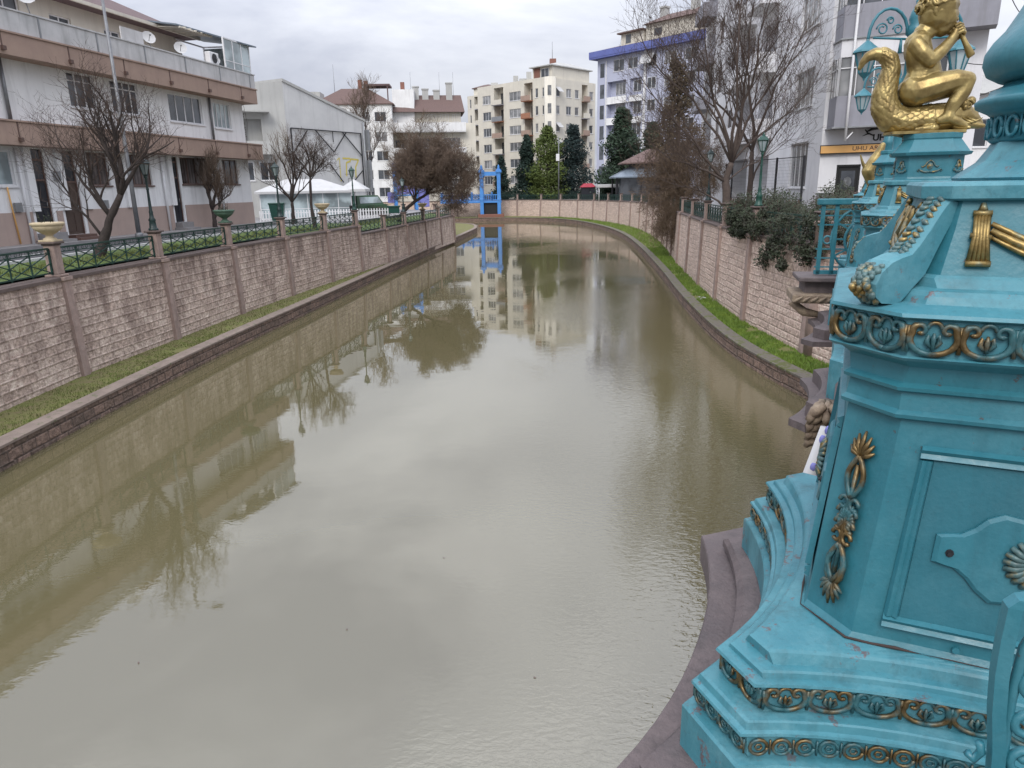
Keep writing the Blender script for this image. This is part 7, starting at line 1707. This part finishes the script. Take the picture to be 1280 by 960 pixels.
# ---------------------------------------------------------------- iron railing with ring ornament at the end of the bridge
A_ = Vector((4.15, 9.72)); B_ = Vector((5.75, 9.30)); t_ = (B_-A_); Wr = t_.length
rl = thing('bridge_railing', 'turquoise iron railing with a big ring and gilded rosette at the end of the bridge', 'railing', (A_.x, A_.y, .57), math.atan2(t_.y, t_.x))
b = MB(); b.bbox(-.03,Wr,-.06,.06,.92,1.0,.012); b.bar((0,0,.03),(Wr,0,.03),.05)
for x in (.05,.22): b.bar((x,0,0),(x,0,.92),.05)
b.bar((Wr-.05,0,0),(Wr-.05,0,.92),.05)
b.build('frame', M['turq'], rl)
b = MB()
for z in (.10,.22,.34,.66,.78,.86): b.bar((0,0,z),(Wr,0,z),.018)
b.tube([(.135+.05*math.cos(t),0,.46+.05*math.sin(t)) for t in [i*.524 for i in range(13)]], .014, 5)
cx_ = .62
for r_, w_ in ((.44,.02),(.27,.02)): b.tube([(cx_+r_*math.cos(t),0,.47+r_*math.sin(t)) for t in [i*.2618 for i in range(25)]], w_, 6)
for k in range(12): a = k*math.pi/6; b.bar((cx_+.27*math.cos(a),0,.47+.27*math.sin(a)),(cx_+.44*math.cos(a),0,.47+.44*math.sin(a)),.022)
b.build('ring_bars', M['turq'], rl)
b = MB(); 
for k in range(12):
    a = k*math.pi/6
    b.tube([(cx_+.17*math.cos(a)+.06*math.cos(t),-.01,.47+.17*math.sin(a)+.06*math.sin(t)) for t in [i*.6 for i in range(10)]], .014, 5)
b.ball((cx_,-.0,.47), .06, 8); b.build('rosette', M['giltbright'], rl)
# stone parapet cornice under the railing, with carved bracket
pc1 = thing('stone_cornice', 'dark stone ledge with carved leaf bracket under the end of the turquoise railing', 'cornice', (A_.x, A_.y, .2), math.atan2(t_.y, t_.x))
b = MB(); b.bbox(-.22,Wr,-.32,.4,.30,.36,.012); b.bbox(-.12,Wr,-.2,.4,.12,.30,.02); b.build('ledge_slab', M['stoneplinth'], pc1)
b = MB(); b.bbox(-.28,Wr,-.36,.4,.02,.14,.02); b.build('bracket_course', M['bracketstone'], pc1)
b = MB()
for k in range(14): b.tube([(-.27+k*.1,-.38,.03),(-.23+k*.1,-.40,.07),(-.16+k*.1,-.385,.115)], [.012,.022,.008], 5)
b.tube([(-.28,-.2,.02),(-.1,-.2,-.12),(.12,-.2,-.16)], [.05,.06,.04], 8); b.build('leaf_carving', M['bracketstone'], pc1)
b = MB(); b.bbox(.55,Wr,-.1,.4,-1.4,.02,.03); b.build('parapet_wall', M['stoneplinth'], pc1)
# carved bracket and banner pole in the gap next to the first pedestal
c2l = c2
bk = thing('carved_bracket', 'carved brown stone leaf bracket under the second pedestal', 'bracket', (2.36, 5.05, -.02), PH)
b = MB(); rn = random.Random(9)
b.loft([[(.02,-.07,.16),(.3,-.07,.16),(.3,.07,.16),(.02,.07,.16)],[(.06,-.06,.0),(.3,-.06,.0),(.3,.06,.0),(.06,.06,.0)],[(.18,-.04,-.2),(.3,-.04,-.2),(.3,.04,-.2),(.18,.04,-.2)]], True, True)
for k in range(4):
    for s in (-1, 0, 1): b.tube([(.28, s*.03, .15-.08*k), (.05+.03*k, s*.07, .17-.08*k), (-.07+.05*k, s*.11, .10-.08*k), (-.03+.05*k, s*.12, .05-.08*k)], [.02,.034,.03,.012], 7)
for k in range(5):
    for s in (-1, 1): b.tube([(-.02+.04*k, s*.02, .2-.07*k), (-.06+.04*k, s*.08, .16-.07*k), (-.02+.05*k, s*.13, .08-.07*k)], [.03,.045,.02], 6)
b.build('leaf_block', M['bracketstone'], bk)
bp_ = thing('banner_pole', 'white pole with violet spots leaning beside the first pedestal', 'pole', (2.005, 4.7, -.7), 0)
b = MB(); b.tube([(-.65,0,-2.5),(0,0,.0),(.215,0,.82)], .055, 12); b.build('pole', M['tent'], bp_)
b = MB(); rn = random.Random(4)
for k in range(22):
    f_ = k/21; c_ = Vector((-.15,0,-.6)).lerp(Vector((.215,0,.82)), f_); a = rn.uniform(2.4,5.6); b.ball((c_.x*1.0+.045*math.cos(a), c_.y*.99+.045*math.sin(a), c_.z), .024+.012*rn.random(), 6, (1,.8,1.3))
b.build('violet_spot', M['purple'], bp_)
# bridge deck and the body of the bridge under the pedestals
dk = thing('bridge', 'stone bridge carrying the turquoise pedestals along the right edge', 'bridge', (PC.x, PC.y, 0), PH)
b = MB(); b.bbox(-7,14,-9,-.35,.15,.45,.02); b.build('deck', M['paving'], dk)
b = MB(); b.bbox(-7,14,-.45,.42,-.25,.30,.03); b.build('edge_beam', M['stoneplinth'], dk)
for x in (2.1, 5.95, 8.95): 
    b = MB(); L_ = {2.1:2.6, 5.95:1.5, 8.95:1.2}[x]; b.bbox(x-L_/2,x+L_/2,-.03,.03,1.25,1.33,.01); b.bar((x-L_/2,0,.55),(x+L_/2,0,.55),.04)
    for k in range(int(L_/.13)): b.bar((x-L_/2+.06+k*.13,0,.5),(x-L_/2+.06+k*.13,0,1.25),.022)
    b.build('iron_railing', M['turq'], dk)
# scrolled railing end nearest the camera
nr = thing('scroll_panel', 'close turquoise cast-iron scroll panel cut by the lower right corner', 'railing', (.632, .80, .95), R(-15))
b = MB()
lv = [(.030,-.05),(.018,.04),(.013,.10),(.004,.16),(-.001,.217),(-.002,.27),(-.001,.320),(.010,.332),(.035,.340)]
b.loft([[(x,-.010,z),(x+.016,-.012,z),(x+.016,.012,z),(x,.010,z)] for x, z in lv], True, True)
b.build('edge_bar', M['turq'], nr)
b = MB()
for (cx, cz, r_) in ((.048,.255,.017),(.052,.205,.022),(.050,.145,.020),(.056,.085,.023),(.060,.020,.022),(.088,.23,.02),(.092,.16,.022),(.098,.09,.022)):
    b.tube([(cx+r_*(1-t/12)*math.cos(t+1), -.004, cz+r_*(1-t/12)*math.sin(t+1)) for t in [i*.5 for i in range(17)]], .0062, 6)
b.tube([(.036,0,-.03),(.030,0,.08),(.026,0,.18),(.030,0,.26),(.045,0,.31),(.07,0,.325)], .007, 6)
b.tube([(-.012,0,.085),(-.004,0,.075),(.004,0,.09),(.000,0,.105)], .006, 6)
b.build('scroll', M['turq'], nr)
